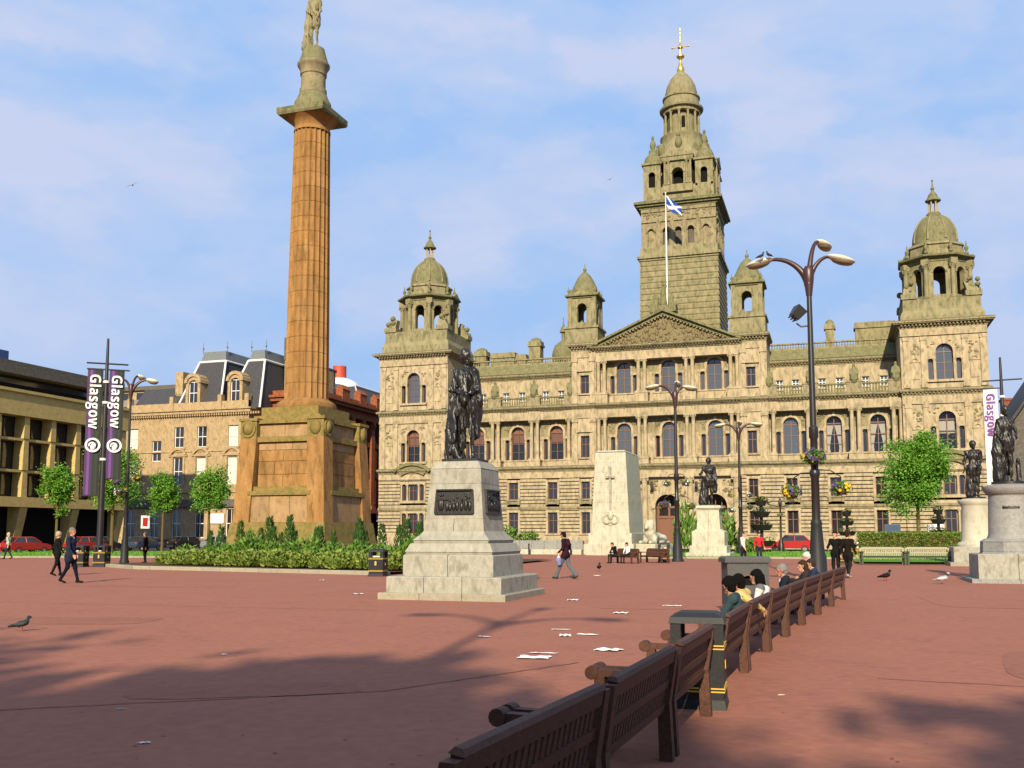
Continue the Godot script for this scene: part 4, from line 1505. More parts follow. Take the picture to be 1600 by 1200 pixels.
	for z in range(1, nz - 2):
		for y in range(1, ny - 2):
			for x in range(1, nx - 2):
				var i := x + y * sy + z * sz
				if id[i] < 0: continue
				var f0 := F[i]
				for ax in 3:
					var o := 1 if ax == 0 else (sy if ax == 1 else sz)
					if (f0 < 0) == (F[i + o] < 0): continue
					var u := sy if ax == 0 else (sz if ax == 1 else 1)
					var w := sz if ax == 0 else (1 if ax == 1 else sy)
					var a := id[i]; var bb := id[i - u]; var c := id[i - u - w]; var d := id[i - w]
					if bb < 0 or c < 0 or d < 0: continue
					var quad := [a, bb, c, d] if f0 < 0 else [a, d, c, bb]
					for tr in [[0, 1, 2], [0, 2, 3]]:
						for j in [tr[0], tr[2], tr[1]]:
							b.v.append(b.t * P[quad[j]])
							b.n.append((b.t.basis * N[quad[j]]).normalized())
							b.k.append(K[quad[j]])

var SKIN := Color(.50, .29, .20)

# joints for a figure facing +z, standing 1.75 m tall on y = 0; the callers bend them
func joints() -> Dictionary:
	return {
		"pelvis": Vector3(0, .93, 0), "waist": Vector3(0, 1.08, 0), "chest": Vector3(0, 1.30, 0), "neck": Vector3(0, 1.47, 0), "head": Vector3(0, 1.64, .02), "face": Vector3(0, 0, 1),
		"sl": Vector3(.185, 1.42, 0), "sr": Vector3(-.185, 1.42, 0), "el": Vector3(.255, 1.14, -.03), "er": Vector3(-.255, 1.14, -.03), "wl": Vector3(.28, .89, .06), "wr": Vector3(-.28, .89, .06),
		"hl": Vector3(.09, .92, 0), "hr": Vector3(-.09, .92, 0), "kl": Vector3(.10, .50, .02), "kr": Vector3(-.10, .50, .02), "al": Vector3(.10, .09, -.02), "ar": Vector3(-.10, .09, -.02), "tl": Vector3(0, 0, 1), "tr": Vector3(0, 0, 1),
	}

# look: top, legs, shoes, hair, skin colours; hair_len; skirted coat length "coat"; fat
func figure(j: Dictionary, look: Dictionary, cell := .016) -> B:
	var b := B.new()
	var top: Color = look.get("top", Color(.03, .03, .04))
	var legs: Color = look.get("legs", Color(.03, .03, .035))
	var shoe: Color = look.get("shoes", Color(.015, .012, .01))
	var hair: Color = look.get("hair", Color(.03, .02, .015))
	var skin: Color = look.get("skin", SKIN)
	var sleeve: Color = look.get("sleeve", top)
	var fat: float = look.get("fat", 1.0)
	var caps := []
	caps.append([j.hl.lerp(j.hr, .1), .115 * fat, j.hr.lerp(j.hl, .1), .115 * fat, legs])
	caps.append([j.pelvis + Vector3(0, .04, 0), .125 * fat, j.waist, .118 * fat, top])
	caps.append([j.waist, .122 * fat, j.chest, .135 * fat, top])
	var sh: Vector3 = (j.sl - j.sr).normalized()
	caps.append([j.chest + sh * .07, .115 * fat, j.chest - sh * .07, .115 * fat, top])
	caps.append([j.chest.lerp(j.neck, .2), .12, j.neck - Vector3(0, .06, 0), .085, top])
	caps.append([j.sl, .07, j.sr, .07, top])
	caps.append([j.neck - Vector3(0, .03, 0), .058, j.neck.lerp(j.head, .45), .052, skin])
	for s in ["l", "r"]:
		caps.append([j["s" + s], .066, j["e" + s], .048, sleeve])
		caps.append([j["e" + s], .047, j["w" + s].lerp(j["e" + s], .12), .034, look.get("forearm", sleeve)])
		caps.append([j["w" + s].lerp(j["e" + s], .1), .027, j["w" + s], .025, skin])
		caps.append([j["h" + s], .098 * fat, j["k" + s], .066, legs])
		caps.append([j["k" + s], .064, j["a" + s], .047 if not look.has("flare") else .07, legs])
		var a: Vector3 = j["a" + s]
		var td: Vector3 = j["t" + s]
		caps.append([a + Vector3(0, -.045, 0) - td * .04, .042, a + td * .15 + Vector3(0, -.05, 0), .036, shoe])
	if look.has("coat"):
		# skirt of a coat or jacket over both thighs
		for s in ["l", "r"]:
			caps.append([j.pelvis + (j["h" + s] - j.pelvis) * .8, .14 * fat, j["h" + s].lerp(j["k" + s], look.coat), .115 * fat, top])
	if look.has("collar"):
		caps.append([j.neck + j.face * .05 + Vector3(0, -.05, 0), .045, j.chest + j.face * .105, .03, look.collar])
	if look.has("extra"): caps.append_array(look.extra)
	blob(caps, cell, .045, b, look.get("folds", .009))
	head(b, j, skin, hair, look)
	for s in ["l", "r"]:
		if not look.get("no_hands", false): hand(b, j["e" + s], j["w" + s], skin, 1.0 if s == "l" else -1.0)
	return b

func head(b: B, j: Dictionary, skin: Color, hair: Color, look: Dictionary) -> void:
	var f: Vector3 = j.face.normalized()
	var up: Vector3 = (j.head - j.neck).normalized()
	up = (up + Vector3.UP).normalized()
	var r := up.cross(f).normalized()
	f = r.cross(up).normalized()
	var h: Vector3 = j.head
	var caps := []
	caps.append([h + up * .03 - f * .01, .092, h + up * .025 + f * .02, .086, skin])
	caps.append([h - up * .05 + f * .035, .062, h - up * .085 + f * .06, .036, skin])
	caps.append([h + up * .012 + f * .098, .010, h - up * .028 + f * .112, .014, skin])
	caps.append([h - up * .058 + f * .088 + r * .018, .009, h - up * .058 + f * .088 - r * .018, .009, skin.lerp(Color(.4, .12, .1), .5)])
	for s in [-1.0, 1.0]:
		caps.append([h + r * s * .092 + up * .015, .016, h + r * s * .09 - up * .025, .011, skin])
		caps.append([h + up * .018 + f * .089 + r * s * .033, .011, h + up * .018 + f * .089 + r * s * .036, .011, Color(.03, .025, .02)])
		caps.append([h + up * .04 + f * .09 + r * s * .022, .007, h + up * .042 + f * .086 + r * s * .045, .006, hair.lerp(skin, .2)])
	if not look.get("bald", false):
		caps.append([h + up * .055 - f * .018, .094, h + up * .045 + f * .015, .088, hair])
		caps.append([h + up * .0 - f * .04, .084, h - up * .04 - f * .05, .062, hair])
		for s in [-1.0, 1.0]:
			caps.append([h + up * .05 + r * s * .045, .062, h + up * .02 + r * s * .058 - f * .01, .048, hair])
	var hl: float = look.get("hair_len", 0.0)
	if hl > 0:
		for s in [-1.0, 0.0, 1.0]:
			caps.append([h - f * .055 + r * s * .05, .07, h - f * .08 - up * hl + r * s * .065, .035, hair])
	if look.has("hat"):
		caps.append([h + up * .085 - r * .03, .075, h + up * .085 + r * .03, .075, look.hat])
		caps.append([h + up * .062 + f * .085, .035, h + up * .07 - f * .05, .07, look.hat])
		caps.append([h + up * .058 + r * .088, .024, h + up * .058 - r * .088, .024, look.hat])
	blob(caps, .0095, .018, b)

func hand(b: B, e: Vector3, w: Vector3, skin: Color, side_: float) -> void:
	var d := (w - e).normalized()
	var n := d.cross(Vector3.UP)
	if n.length() < .2: n = Vector3(side_, 0, 0)
	n = n.normalized() * side_
	var across := d.cross(n).normalized()   # from little finger to thumb
	var caps := []
	for i in 4:
		var o := (i - 1.5) * .019
		var base := w + d * .085 + across * o
		caps.append([w + d * .015 + across * o * .7, .014, base, .0125, skin])
		var len_: float = [.058, .075, .08, .07][i]
		var mid := base + (d * .9 - n * .3).normalized() * len_ * .55
		caps.append([base, .0095, mid, .0088, skin])
		caps.append([mid, .0088, mid + (d * .6 - n * .8).normalized() * len_ * .5, .0075, skin])
	var t0 := w + d * .03 + across * .03
	var t1 := t0 + (d * .6 + across * .7).normalized() * .045
	caps.append([t0, .014, t1, .0105, skin])
	caps.append([t1, .0105, t1 + (d * .9 + across * .1 - n * .3).normalized() * .035, .009, skin])
	blob(caps, .0055, .007, b)

func person(label: String, j: Dictionary, look: Dictionary, at: Vector3, turn: float, cell := .018, group := "", scale_ := 1.0) -> Node3D:
	if j.pelvis.y < .7 and scale_ == 1.0: scale_ = .87
	var o := part("person", figure(j, look, cell), M.cloth, self, at, turn)
	o.scale = Vector3.ONE * scale_
	meta(o, label, "person", group)
	return o

func seated(lean := 0.0, look_ := Vector3(0, 0, 1)) -> Dictionary:
	# sits on a seat 43 cm high with the hips at the origin
	var j := joints()
	j.pelvis = Vector3(0, .53, 0); j.waist = Vector3(0, .69, -.03 + lean * .3); j.chest = Vector3(0, .92, -.05 + lean * .8)
	j.neck = Vector3(0, 1.06, -.02 + lean); j.head = Vector3(0, 1.215, .02 + lean * 1.25)
	j.face = look_
	j.sl = Vector3(.185, 1.04, -.05 + lean * .95); j.sr = Vector3(-.185, 1.04, -.05 + lean * .95)
	j.el = Vector3(.25, .78, .03 + lean); j.er = Vector3(-.25, .78, .03 + lean)
	j.wl = Vector3(.12, .62, .24); j.wr = Vector3(-.12, .62, .24)
	j.hl = Vector3(.09, .52, .02); j.hr = Vector3(-.09, .52, .02)
	j.kl = Vector3(.13, .52, .45); j.kr = Vector3(-.13, .52, .45)
	j.al = Vector3(.13, .09, .47); j.ar = Vector3(-.13, .09, .47)
	return j

func walking(stride := .3) -> Dictionary:
	var j := joints()
	j.pelvis += Vector3(0, -.04, 0); j.hl += Vector3(0, -.04, 0); j.hr += Vector3(0, -.04, 0)
	j.kl = Vector3(.09, .49, stride * .55); j.al = Vector3(.09, .095, stride * 1.1)
	j.kr = Vector3(-.09, .50, -stride * .25); j.ar = Vector3(-.09, .14, -stride * 1.25)
	j.tr = Vector3(0, -.35, .94)
	j.el = Vector3(.23, 1.11, -.13); j.wl = Vector3(.24, .88, -.10)
	j.er = Vector3(-.23, 1.11, .06); j.wr = Vector3(-.22, .90, .20)
	return j

# ---------------------------------------------------------------- people
func sit_at(along: float) -> Vector3:
	# seat position on the long row of benches at a distance along it
	var p := row_point(along)
	return p + Vector3(-.21, -.05, 0)

func people() -> void:
	var face_left := -PI / 2
	# the seated row
	var j := seated(.0, Vector3(-.8, -.2, 1))
	j.el = Vector3(.2, .78, .12); j.er = Vector3(-.22, .78, .12)
	person("person with short black hair in a dark teal jumper, nearest seated figure", j, {"top": L(.035, .065, .075), "legs": L(.03, .035, .05), "hair": L(.008, .006, .006), "skin": L(.42, .23, .15)}, sit_at(12.7), face_left, .014)
	j = seated(.0, Vector3(-.5, -.1, 1))
	j.sr = Vector3(-.185, 1.05, -.08); j.er = Vector3(-.42, .95, -.30); j.wr = Vector3(-.30, .86, -.40)
	# the arm hangs over the back rail
	j.sl = Vector3(.185, 1.04, -.02); j.el = Vector3(.36, .93, -.26); j.wl = Vector3(.17, .82, -.36)
	j.er = Vector3(-.25, .78, .05); j.wr = Vector3(-.12, .62, .24)
	person("person with black hair in a pale yellow jumper, one arm hung over the bench back", j, {"top": L(.60, .44, .17), "legs": L(.03, .03, .04), "hair": L(.008, .006, .005), "skin": L(.45, .23, .14), "collar": L(.4, .05, .04)}, sit_at(13.45), face_left, .014)
	j = seated(.0, Vector3(-.35, -.15, 1))
	person("person with long black hair in a white and grey top on the bench row", j, {"top": L(.13, .14, .14), "sleeve": L(.62, .62, .6), "legs": L(.05, .05, .06), "hair": L(.007, .005, .005), "hair_len": .42, "extra": [[Vector3(.1, .62, -.1), .1, Vector3(.08, 1.0, -.12), .085, L(.66, .66, .64)], [Vector3(-.1, .62, -.1), .1, Vector3(-.08, 1.0, -.12), .085, L(.66, .66, .64)]]}, sit_at(15.3), face_left, .014)
	j = seated(.02, Vector3(.15, -.05, 1))
	person("grey haired person in a dark suit and white shirt on the bench row", j, {"top": L(.018, .022, .03), "legs": L(.02, .02, .025), "hair": L(.22, .21, .2), "skin": L(.50, .22, .15), "collar": L(.75, .75, .75)}, sit_at(18.3), face_left, .014)
	j = seated(.0, Vector3(.2, -.3, 1))
	person("person with long brown hair in a dark jacket on the bench row", j, {"top": L(.035, .03, .03), "legs": L(.03, .03, .04), "hair": L(.05, .025, .015), "hair_len": .25}, sit_at(21.0), face_left, .016)
	j = seated(.03, Vector3(0, -.1, 1))
	person("person in a navy blue jacket on the farther end of the bench row", j, {"top": L(.025, .035, .085), "legs": L(.02, .02, .03), "hair": L(.04, .03, .025)}, sit_at(22.6), face_left, .016)
	j = seated(.0, Vector3(0, 0, 1))
	person("white haired person in a dark coat, last one on the bench row", j, {"top": L(.03, .03, .035), "legs": L(.02, .02, .02), "hair": L(.6, .58, .55), "collar": L(.8, .8, .8)}, Vector3(-.70, .03, -26.0), face_left, .018)
	# the man walking left past the pale monument
	j = walking(.32)
	j.head += Vector3(0, -.03, .07); j.neck += Vector3(0, -.01, .03); j.face = Vector3(0, -.55, 1)
	j.er = Vector3(-.24, 1.12, -.02); j.wr = Vector3(-.17, 1.0, .22); j.el = Vector3(.23, 1.12, .0); j.wl = Vector3(.17, .98, .22)
	var o := person("person in a dark maroon jacket and grey jeans walking with head bowed", j, {"top": L(.032, .010, .020), "legs": L(.10, .14, .17), "shoes": L(.03, .03, .03), "hair": L(.012, .01, .01), "skin": L(.55, .30, .2), "coat": .12, "flare": true, "extra": [[Vector3(.0, 1.38, -.11), .07, Vector3(0, 1.28, -.14), .08, L(.032, .01, .02)]]}, Vector3(-9.6, 0, -35.6), -PI / 2 - .25, .015)
	var bag := B.new()
	var bc := [[Vector3(0, 0, 0), .035, Vector3(0, -.14, 0), .10, L(.75, .75, .78)], [Vector3(0, -.14, 0), .11, Vector3(.02, -.26, 0), .09, L(.2, .22, .4)], [Vector3(0, .08, 0), .012, Vector3(0, 0, 0), .02, L(.75, .75, .75)]]
	blob(bc, .015, .04, bag)
	var bo := part("carrier_bag", bag, M.cloth, self, Vector3(-9.82, .83, -35.42))
	meta(bo, "white and blue carrier bag held by the person in the maroon jacket", "bag")
	# the suited man on the left
	j = walking(.2)
	j.face = Vector3(-.15, -.05, 1)
	person("balding person in a navy suit walking across the left of the square", j, {"top": L(.022, .026, .05), "legs": L(.012, .013, .02), "hair": L(.2, .16, .13), "skin": L(.55, .28, .18), "coat": .3, "fat": 1.12, "collar": L(.6, .5, .5)}, Vector3(-24.75, 0, -27.2), PI / 2 + .25, .015, "", 1.06)
	j = walking(.15)
	var q := person("person in black walking just behind the suited person", j, {"top": L(.012, .012, .014), "legs": L(.012, .012, .015), "hair": L(.4, .33, .25), "coat": .3}, Vector3(-29.6, 0, -31.8), PI * .8, .018)
	# far left pair
	j = walking(.18)
	person("person with blond hair in a pale green top walking by the lawn at far left", j, {"top": L(.42, .5, .36), "legs": L(.03, .035, .05), "hair": L(.6, .48, .25)}, Vector3(-52.6, 0, -52.1), -PI * .4, .02)
	j = joints()
	person("child in a red jacket beside the blond person by the lawn", j, {"top": L(.5, .03, .04), "legs": L(.55, .45, .45), "hair": L(.3, .2, .12)}, Vector3(-53.6, 0, -52.4), -PI * .5, .022, "", .56)
	person("person in black at the left edge of the photo", joints(), {"top": L(.015, .012, .015), "legs": L(.02, .02, .02), "hair": L(.02, .015, .012)}, Vector3(-54.3, 0, -51.2), -1.0, .02)
	# standing pair at the foot of the tall lamp
	j = joints()
	j.er = Vector3(-.27, 1.15, .1); j.wr = Vector3(-.16, 1.08, .28)
	person("person in a black jacket standing with hands in front by the tall lamp", j, {"top": L(.012, .011, .012), "legs": L(.012, .016, .016), "hair": L(.02, .012, .01), "coat": .1}, Vector3(-.02, 0, -40.0), -.4, .018)
	j = walking(.14)
	person("person in a dark coat walking close beside the one in the black jacket", j, {"top": L(.018, .014, .014), "legs": L(.02, .022, .022), "shoes": L(.4, .35, .3), "hair": L(.03, .015, .01), "coat": .35}, Vector3(.42, 0, -39.6), 2.6, .018)
	# far bench pair and the pale figure near the small statue
	j = seated(.05, Vector3(-.2, -.1, 1))
	person("person in a white shirt seated on the far bench near the cenotaph", j, {"top": L(.7, .72, .75), "legs": L(.02, .02, .025), "hair": L(.03, .02, .015)}, Vector3(-11.35, .02, -55.7), -.6, .02)
	j = seated(.2, Vector3(0, -.4, 1))
	person("person in black bent forward on the far bench near the cenotaph", j, {"top": L(.014, .014, .02), "legs": L(.02, .02, .02), "hair": L(.05, .03, .02)}, Vector3(-11.95, .02, -55.3), -.8, .02)
	j = walking(.16)
	person("person in a white top and dark skirt walking beyond the grey litter bin", j, {"top": L(.72, .66, .6), "legs": L(.02, .02, .025), "hair": L(.1, .05, .03)}, Vector3(-4.95, 0, -56.5), 1.2, .02)
	j = joints()
	person("person in a red top standing beyond the grey litter bin", j, {"top": L(.55, .03, .04), "legs": L(.03, .03, .04), "hair": L(.03, .02, .02)}, Vector3(-4.2, 0, -58.2), .4, .02)
	person("person in black standing by the lamp post on the left", joints(), {"top": L(.01, .01, .012), "legs": L(.01, .01, .012), "hair": L(.3, .28, .25), "coat": .5}, Vector3(-38.0, 0, -47.6), -.6, .02)

# ---------------------------------------------------------------- tall column
func scott_column() -> void:
	var o := thing("column_monument", "tall fluted orange sandstone column on a mossy pedestal with a stone statue on top", "monument", Vector3(-29.45, 0, -50.7))
	o.scale.y = 1.009
	# stepped base and plinth
	var b := B.new()
	b.box(-3.9, 3.9, 0, .35, -3.9, 3.9)
	b.box(-3.55, 3.55, .35, .75, -3.55, 3.55)
	part("step", b, M.moss_stone, o)
	b = B.new()
	b.taper(-3.2, 3.2, -3.2, 3.2, .75, -2.98, 2.98, -2.98, 2.98, 2.3)
	part("plinth", b, M.moss_stone, o)
	# blocks of the four faces, between corner piers
	for f in 4:
		var T := Transform3D(Basis(Vector3.UP, PI / 2 * f), Vector3.ZERO)
		var rows := [[2.3, 3.8, 1.95, 2.72, "pink_stone"], [4.3, 4.98, 1.62, 2.42, "orange_stone"], [4.98, 5.72, 1.62, 2.40, "orange_stone"], [5.72, 6.35, 1.62, 2.38, "orange_stone"], [6.35, 6.8, 1.62, 2.36, "pink_stone"], [7.1, 7.85, 1.62, 2.3, "pink_stone"]]
		for ri in rows.size():
			var r = rows[ri]
			var n := 3 if ri % 2 == 0 else 2
			for i in n:
				b = B.new()
				b.t = T
				b.col = tone(.14)
				var x0: float = -r[2] + 2 * r[2] * i / n; var x1: float = -r[2] + 2 * r[2] * (i + 1) / n
				b.box(x0 + .012, x1 - .012, r[0] + .012, r[1] - .012, 1.6, r[3])
				part("stone_block", b, M[r[4]], o)
		for l in [[3.8, 4.05, 2.0, 2.85], [4.05, 4.3, 1.8, 2.62], [6.8, 7.1, 1.75, 2.55], [7.85, 8.05, 1.75, 2.5]]:
			b = B.new()
			b.t = T
			b.box(-l[2], l[2], l[0], l[1], 1.5, l[3])
			part("ledge", b, M.moss_stone, o)
		# corner pier with a carved head block
		b = B.new()
		b.t = T
		b.taper(-2.9, -1.85, 1.85, 2.9, 2.3, -2.66, -1.62, 1.62, 2.66, 7.0)
		part("corner_pier", b, M.orange_stone, o)
		b = B.new()
		b.t = T
		b.box(-2.66, -1.62, 7.0, 8.0, 1.62, 2.66)
		b.ball(Vector3(-2.15, 7.55, 2.66), Vector3(.36, .42, .16), 12, 8)
		b.ball(Vector3(-2.66, 7.55, 2.15), Vector3(.16, .42, .36), 12, 8)
		b.ring(-2.15, 7.55, .36, .48, 2.66, 2.74, 0, TAU, 18)
		b.box(-2.74, -1.55, 8.0, 8.16, 1.55, 2.74)
		part("carved_head_block", b, M.moss_stone, o)
	b = B.new()
	b.box(-2.1, 2.1, 0.7, 8.0, -2.1, 2.1)
	part("core", b, M.orange_stone, o)
	b = B.new()
	b.box(-2.15, 2.15, 8.0, 8.35, -2.15, 2.15)
	b.box(-1.85, 1.85, 8.35, 8.85, -1.85, 1.85)
	part("cap_step", b, M.moss_stone, o)
	b = B.new()
	b.lathe([Vector2(1.72, 8.85), Vector2(1.78, 9.0), Vector2(1.72, 9.2), Vector2(1.55, 9.3), Vector2(1.42, 9.38), Vector2(1.3, 9.45), Vector2(0, 9.45)], 32)
	part("column_base", b, M.orange_stone, o)
	# fluted shaft: twenty drums, each its own stone ring
	var n := 18
	for i in n:
		var y0 := 9.45 + 16.2 * i / n
		var y1 := 9.45 + 16.2 * (i + 1) / n
		var r0 := lerpf(1.29, 1.08, pow(float(i) / n, 1.15)); var r1 := lerpf(1.29, 1.08, pow(float(i + 1) / n, 1.15))
		b = B.new()
		b.col = tone(.09)
		var F := 22
		var S := 5
		for k in F * S:
			var q := []
			for e in 2:
				var u := float(k + e) / S
				var ph := fposmod(u, 1.0)
				var dip := .105 * pow(sin(PI * ph), .7)
				var a := TAU * u / F
				q.append([Vector3(cos(a) * (r0 - dip), y0 + .01, -sin(a) * (r0 - dip)), Vector3(cos(a) * (r1 - dip), y1 - .01, -sin(a) * (r1 - dip))])
			b.quad(q[0][0], q[1][0], q[1][1], q[0][1])
		part("shaft_drum", b, M.orange_stone, o)
	b = B.new()
	b.lathe([Vector2(.98, 9.4), Vector2(.86, 25.7)], 24)
	part("shaft_core", b, M.orange_stone, o)
	b = B.new()
	b.lathe([Vector2(1.1, 25.62), Vector2(1.1, 25.75), Vector2(1.04, 25.85), Vector2(1.08, 26.05), Vector2(1.28, 26.25), Vector2(1.5, 26.42), Vector2(0, 26.42)], 32)
	part("capital", b, M.orange_stone, o)
	b = B.new()
	b.taper(-1.5, 1.5, -1.5, 1.5, 26.42, -1.56, 1.56, -1.56, 1.56, 26.55)
	b.box(-1.56, 1.56, 26.55, 26.84, -1.56, 1.56)
	b.taper(-1.56, 1.56, -1.56, 1.56, 26.84, -1.2, 1.2, -1.2, 1.2, 26.98)
	part("abacus", b, M.mossy, o)
	b = B.new()
	b.lathe([Vector2(1.1, 26.98), Vector2(1.1, 27.5), Vector2(1.0, 27.65), Vector2(.86, 28.0), Vector2(.8, 28.05)], 24)
	part("drum_base", b, M.mossy, o)
	b = B.new()
	b.lathe([Vector2(.82, 28.05), Vector2(.82, 28.35), Vector2(.74, 28.4), Vector2(.74, 29.2), Vector2(.8, 29.25), Vector2(.82, 29.6), Vector2(.92, 29.75), Vector2(.98, 29.85), Vector2(.98, 29.95), Vector2(.84, 30.1)], 24)
	part("drum", b, M.honey_dark, o)
	b = B.new()
	b.lathe([Vector2(.9, 30.05), Vector2(.76, 30.5), Vector2(.64, 30.95), Vector2(0, 30.95)], 24)
	part("statue_plinth", b, M.mossy, o)
	# stone figure with a plaid over one shoulder
	var j := joints()
	j.face = Vector3(.75, .05, .6)
	j.er = Vector3(-.27, 1.14, .06); j.wr = Vector3(-.1, 1.0, .22)
	j.el = Vector3(.24, 1.14, .03); j.wl = Vector3(.17, .92, .14)
	j.kr = Vector3(-.11, .5, .02); j.kl = Vector3(.12, .5, .08); j.al = Vector3(.14, .09, .06)
	var W := Color.WHITE
	var look := {"top": W, "legs": W, "shoes": W, "hair": W, "skin": W, "coat": .5, "folds": .03, "fat": 1.12, "extra": [
		[Vector3(-.2, 1.38, -.04), .1, Vector3(-.24, .7, -.02), .15, W], [Vector3(-.24, .7, -.02), .15, Vector3(-.22, .08, .0), .17, W],
		[Vector3(-.15, 1.42, .06), .07, Vector3(.1, 1.0, .15), .07, W], [Vector3(-.26, .35, .05), .13, Vector3(-.3, .05, .05), .16, W]]}
	var s := part("statue", figure(j, look, .022), M.tower, o, Vector3(0, 30.95, 0), .15)
	s.scale = Vector3(1.7, 2.15, 1.8)

# ---------------------------------------------------------------- bronze statues on pedestals
func bronze(j: Dictionary, extra: Array, cell := .02, look2 := {}) -> B:
	var W := Color.WHITE
	var look := {"top": W, "legs": W, "shoes": W, "hair": W, "skin": W, "extra": extra, "coat": .35, "folds": .03, "fat": 1.1}
	look.merge(look2, true)
	return figure(j, look, cell)

func block_course(o: Node, y0: float, y1: float, w0: float, w1: float, n: int, mat: Material, nm := "stone_block", e := .02) -> void:
	# one square course of a pedestal, cut into n blocks along its front
	for i in n:
		var b := B.new()
		b.col = tone(.07)
		var g := .008
		var a0 := -w0 + 2 * w0 * i / n + (g if i > 0 else 0.0); var a1 := -w0 + 2 * w0 * (i + 1) / n - (g if i < n - 1 else 0.0)
		var c0 := -w1 + 2 * w1 * i / n + (g if i > 0 else 0.0); var c1 := -w1 + 2 * w1 * (i + 1) / n - (g if i < n - 1 else 0.0)
		b.taper(a0, a1, -w0, w0, y0, lerpf(a0, c0, .97), lerpf(a1, c1, .97), -lerpf(w0, w1, .97), lerpf(w0, w1, .97), y1 - e)
		b.taper(lerpf(a0, c0, .97), lerpf(a1, c1, .97), -lerpf(w0, w1, .97), lerpf(w0, w1, .97), y1 - e, c0 + e, c1 - e, -w1 + e, w1 - e, y1)
		part(nm, b, mat, o)

func monuments() -> void:
	var W := Color.WHITE
	# foreground monument
	var o := thing("statue_monument", "bronze figure in hat and cloak on a stepped pale granite pedestal, largest statue here", "monument", Vector3(-9.45, 0, -24.7))
	var g: Material = M.granite
	var gs := B.new()
	block_course(o, 0, .17, 1.72, 1.72, 3, M.moss_stone if false else M.kerb, "bottom_step")
	block_course(o, .17, .58, 1.56, 1.56, 3, g, "base_block", .03)
	block_course(o, .58, 1.13, 1.24, 1.24, 2, g, "base_block", .03)
	for l in [[1.13, 1.2, 1.17, 1.19, "plinth_moulding"], [1.2, 1.42, 1.21, 1.10, "plinth_moulding"], [1.42, 1.50, 1.02, 1.04, "plinth_moulding"], [1.50, 1.62, 1.06, .95, "plinth_moulding"]]:
		block_course(o, l[0], l[1], l[2], l[3], 1, g, l[4], .012)
	block_course(o, 1.62, 1.74, .92, .84, 1, g, "die_block", .004)
	block_course(o, 1.74, 2.06, .84, .80, 2, g, "die_block", .008)
	block_course(o, 2.06, 2.98, .80, .72, 1, g, "die_block", .01)
	block_course(o, 2.98, 3.38, .725, .70, 1, g, "die_block", .012)
	block_course(o, 3.38, 3.58, .71, .57, 1, g, "pedestal_cap", .01)
	# relief panels
	for f in 4:
		var T := Transform3D(Basis(Vector3.UP, PI / 2 * f), Vector3.ZERO)
		var b := B.new()
		b.t = T
		b.taper(-.53, .53, .6, .815, 2.2, -.49, .49, .6, .775, 2.80)
		var pl := part("relief_panel", b, M.bronze, o)
		var r := B.new()
		r.t = T
		var e := B.new()
		e.t = T
		for q in [[-.54, .54, 2.17, 2.21], [-.5, .5, 2.79, 2.83]]: e.box(q[0], q[1], q[2], q[3], .6, .845)
		e.taper(-.56, -.5, .6, .84, 2.2, -.52, -.46, .6, .80, 2.8)
		e.taper(.5, .56, .6, .84, 2.2, .46, .52, .6, .80, 2.8)
		part("panel_rim", e, M.bronze, pl)
		for i in 9:
			var x := -.42 + .84 * i / 8.0 + rng.randf_range(-.03, .03)
			var hh := rng.randf_range(.26, .46)
			r.ball(Vector3(x, 2.24 + hh * .4, .80), Vector3(.055, hh * .42, .035), 10, 6)
			r.ball(Vector3(x + rng.randf_range(-.02, .02), 2.26 + hh, .79), Vector3(.032, .042, .035), 10, 6)
			r.tube([Vector3(x, 2.25 + hh * .7, .81), Vector3(x + rng.randf_range(-.12, .12), 2.25 + hh * rng.randf_range(.3, 1.0), .81)], [.018, .014], 6)
		part("relief_figures", r, M.bronze, pl)
	var j := joints()
	j.face = Vector3(.8, .06, .55)
	j.er = Vector3(-.30, 1.14, .0); j.wr = Vector3(-.04, 1.06, .2)
	j.el = Vector3(.26, 1.13, .04); j.wl = Vector3(.04, 1.02, .22)
	j.kl = Vector3(.14, .5, .06); j.al = Vector3(.17, .09, .05); j.kr = Vector3(-.04, .5, .05); j.ar = Vector3(-.03, .09, .05)
	var ex := [[Vector3(-.24, 1.0, .02), .09, Vector3(-.27, .5, .02), .13, W], [Vector3(-.27, .5, .02), .13, Vector3(-.28, .06, .02), .15, W], [Vector3(-.18, .95, .1), .06, Vector3(-.2, .3, .13), .08, W],
		[Vector3(.18, 1.40, -.05), .08, Vector3(.23, .95, -.04), .11, W], [Vector3(.23, .95, -.04), .11, Vector3(.2, .42, -.08), .09, W], [Vector3(-.17, 1.40, -.05), .07, Vector3(-.24, 1.0, -.05), .09, W],
		[Vector3(-.2, .16, .08), .13, Vector3(-.1, .05, .12), .08, W], [Vector3(-.28, .1, .0), .12, Vector3(-.16, .05, -.12), .12, W], [Vector3(.0, .98, .2), .085, Vector3(.02, .93, .21), .07, W],
		[Vector3(.02, 1.38, .1), .05, Vector3(.06, 1.0, .17), .045, W], [Vector3(-.08, 1.4, .08), .05, Vector3(-.02, 1.1, .16), .045, W], [Vector3(-.08, .85, -.08), .12, Vector3(-.14, .1, -.08), .10, W]]
	var bs := B.new()
	bs.box(-.5, .5, 3.58, 3.66, -.46, .46)
	part("bronze_plinth", bs, M.bronze, o)
	var s := part("statue", bronze(j, ex, .013, {"hat": W, "fat": 1.15, "coat": .22, "folds": .03}), M.bronze, o, Vector3(0, 3.62, 0), .1)
	s.scale = Vector3(1.38, 1.72, 1.5)
	# small statue on the lawn
	o = thing("statue_monument", "small dark standing statue on a plain pale pedestal on the lawn before the entrance arch", "monument", Vector3(-8.6, .11, -71.8))
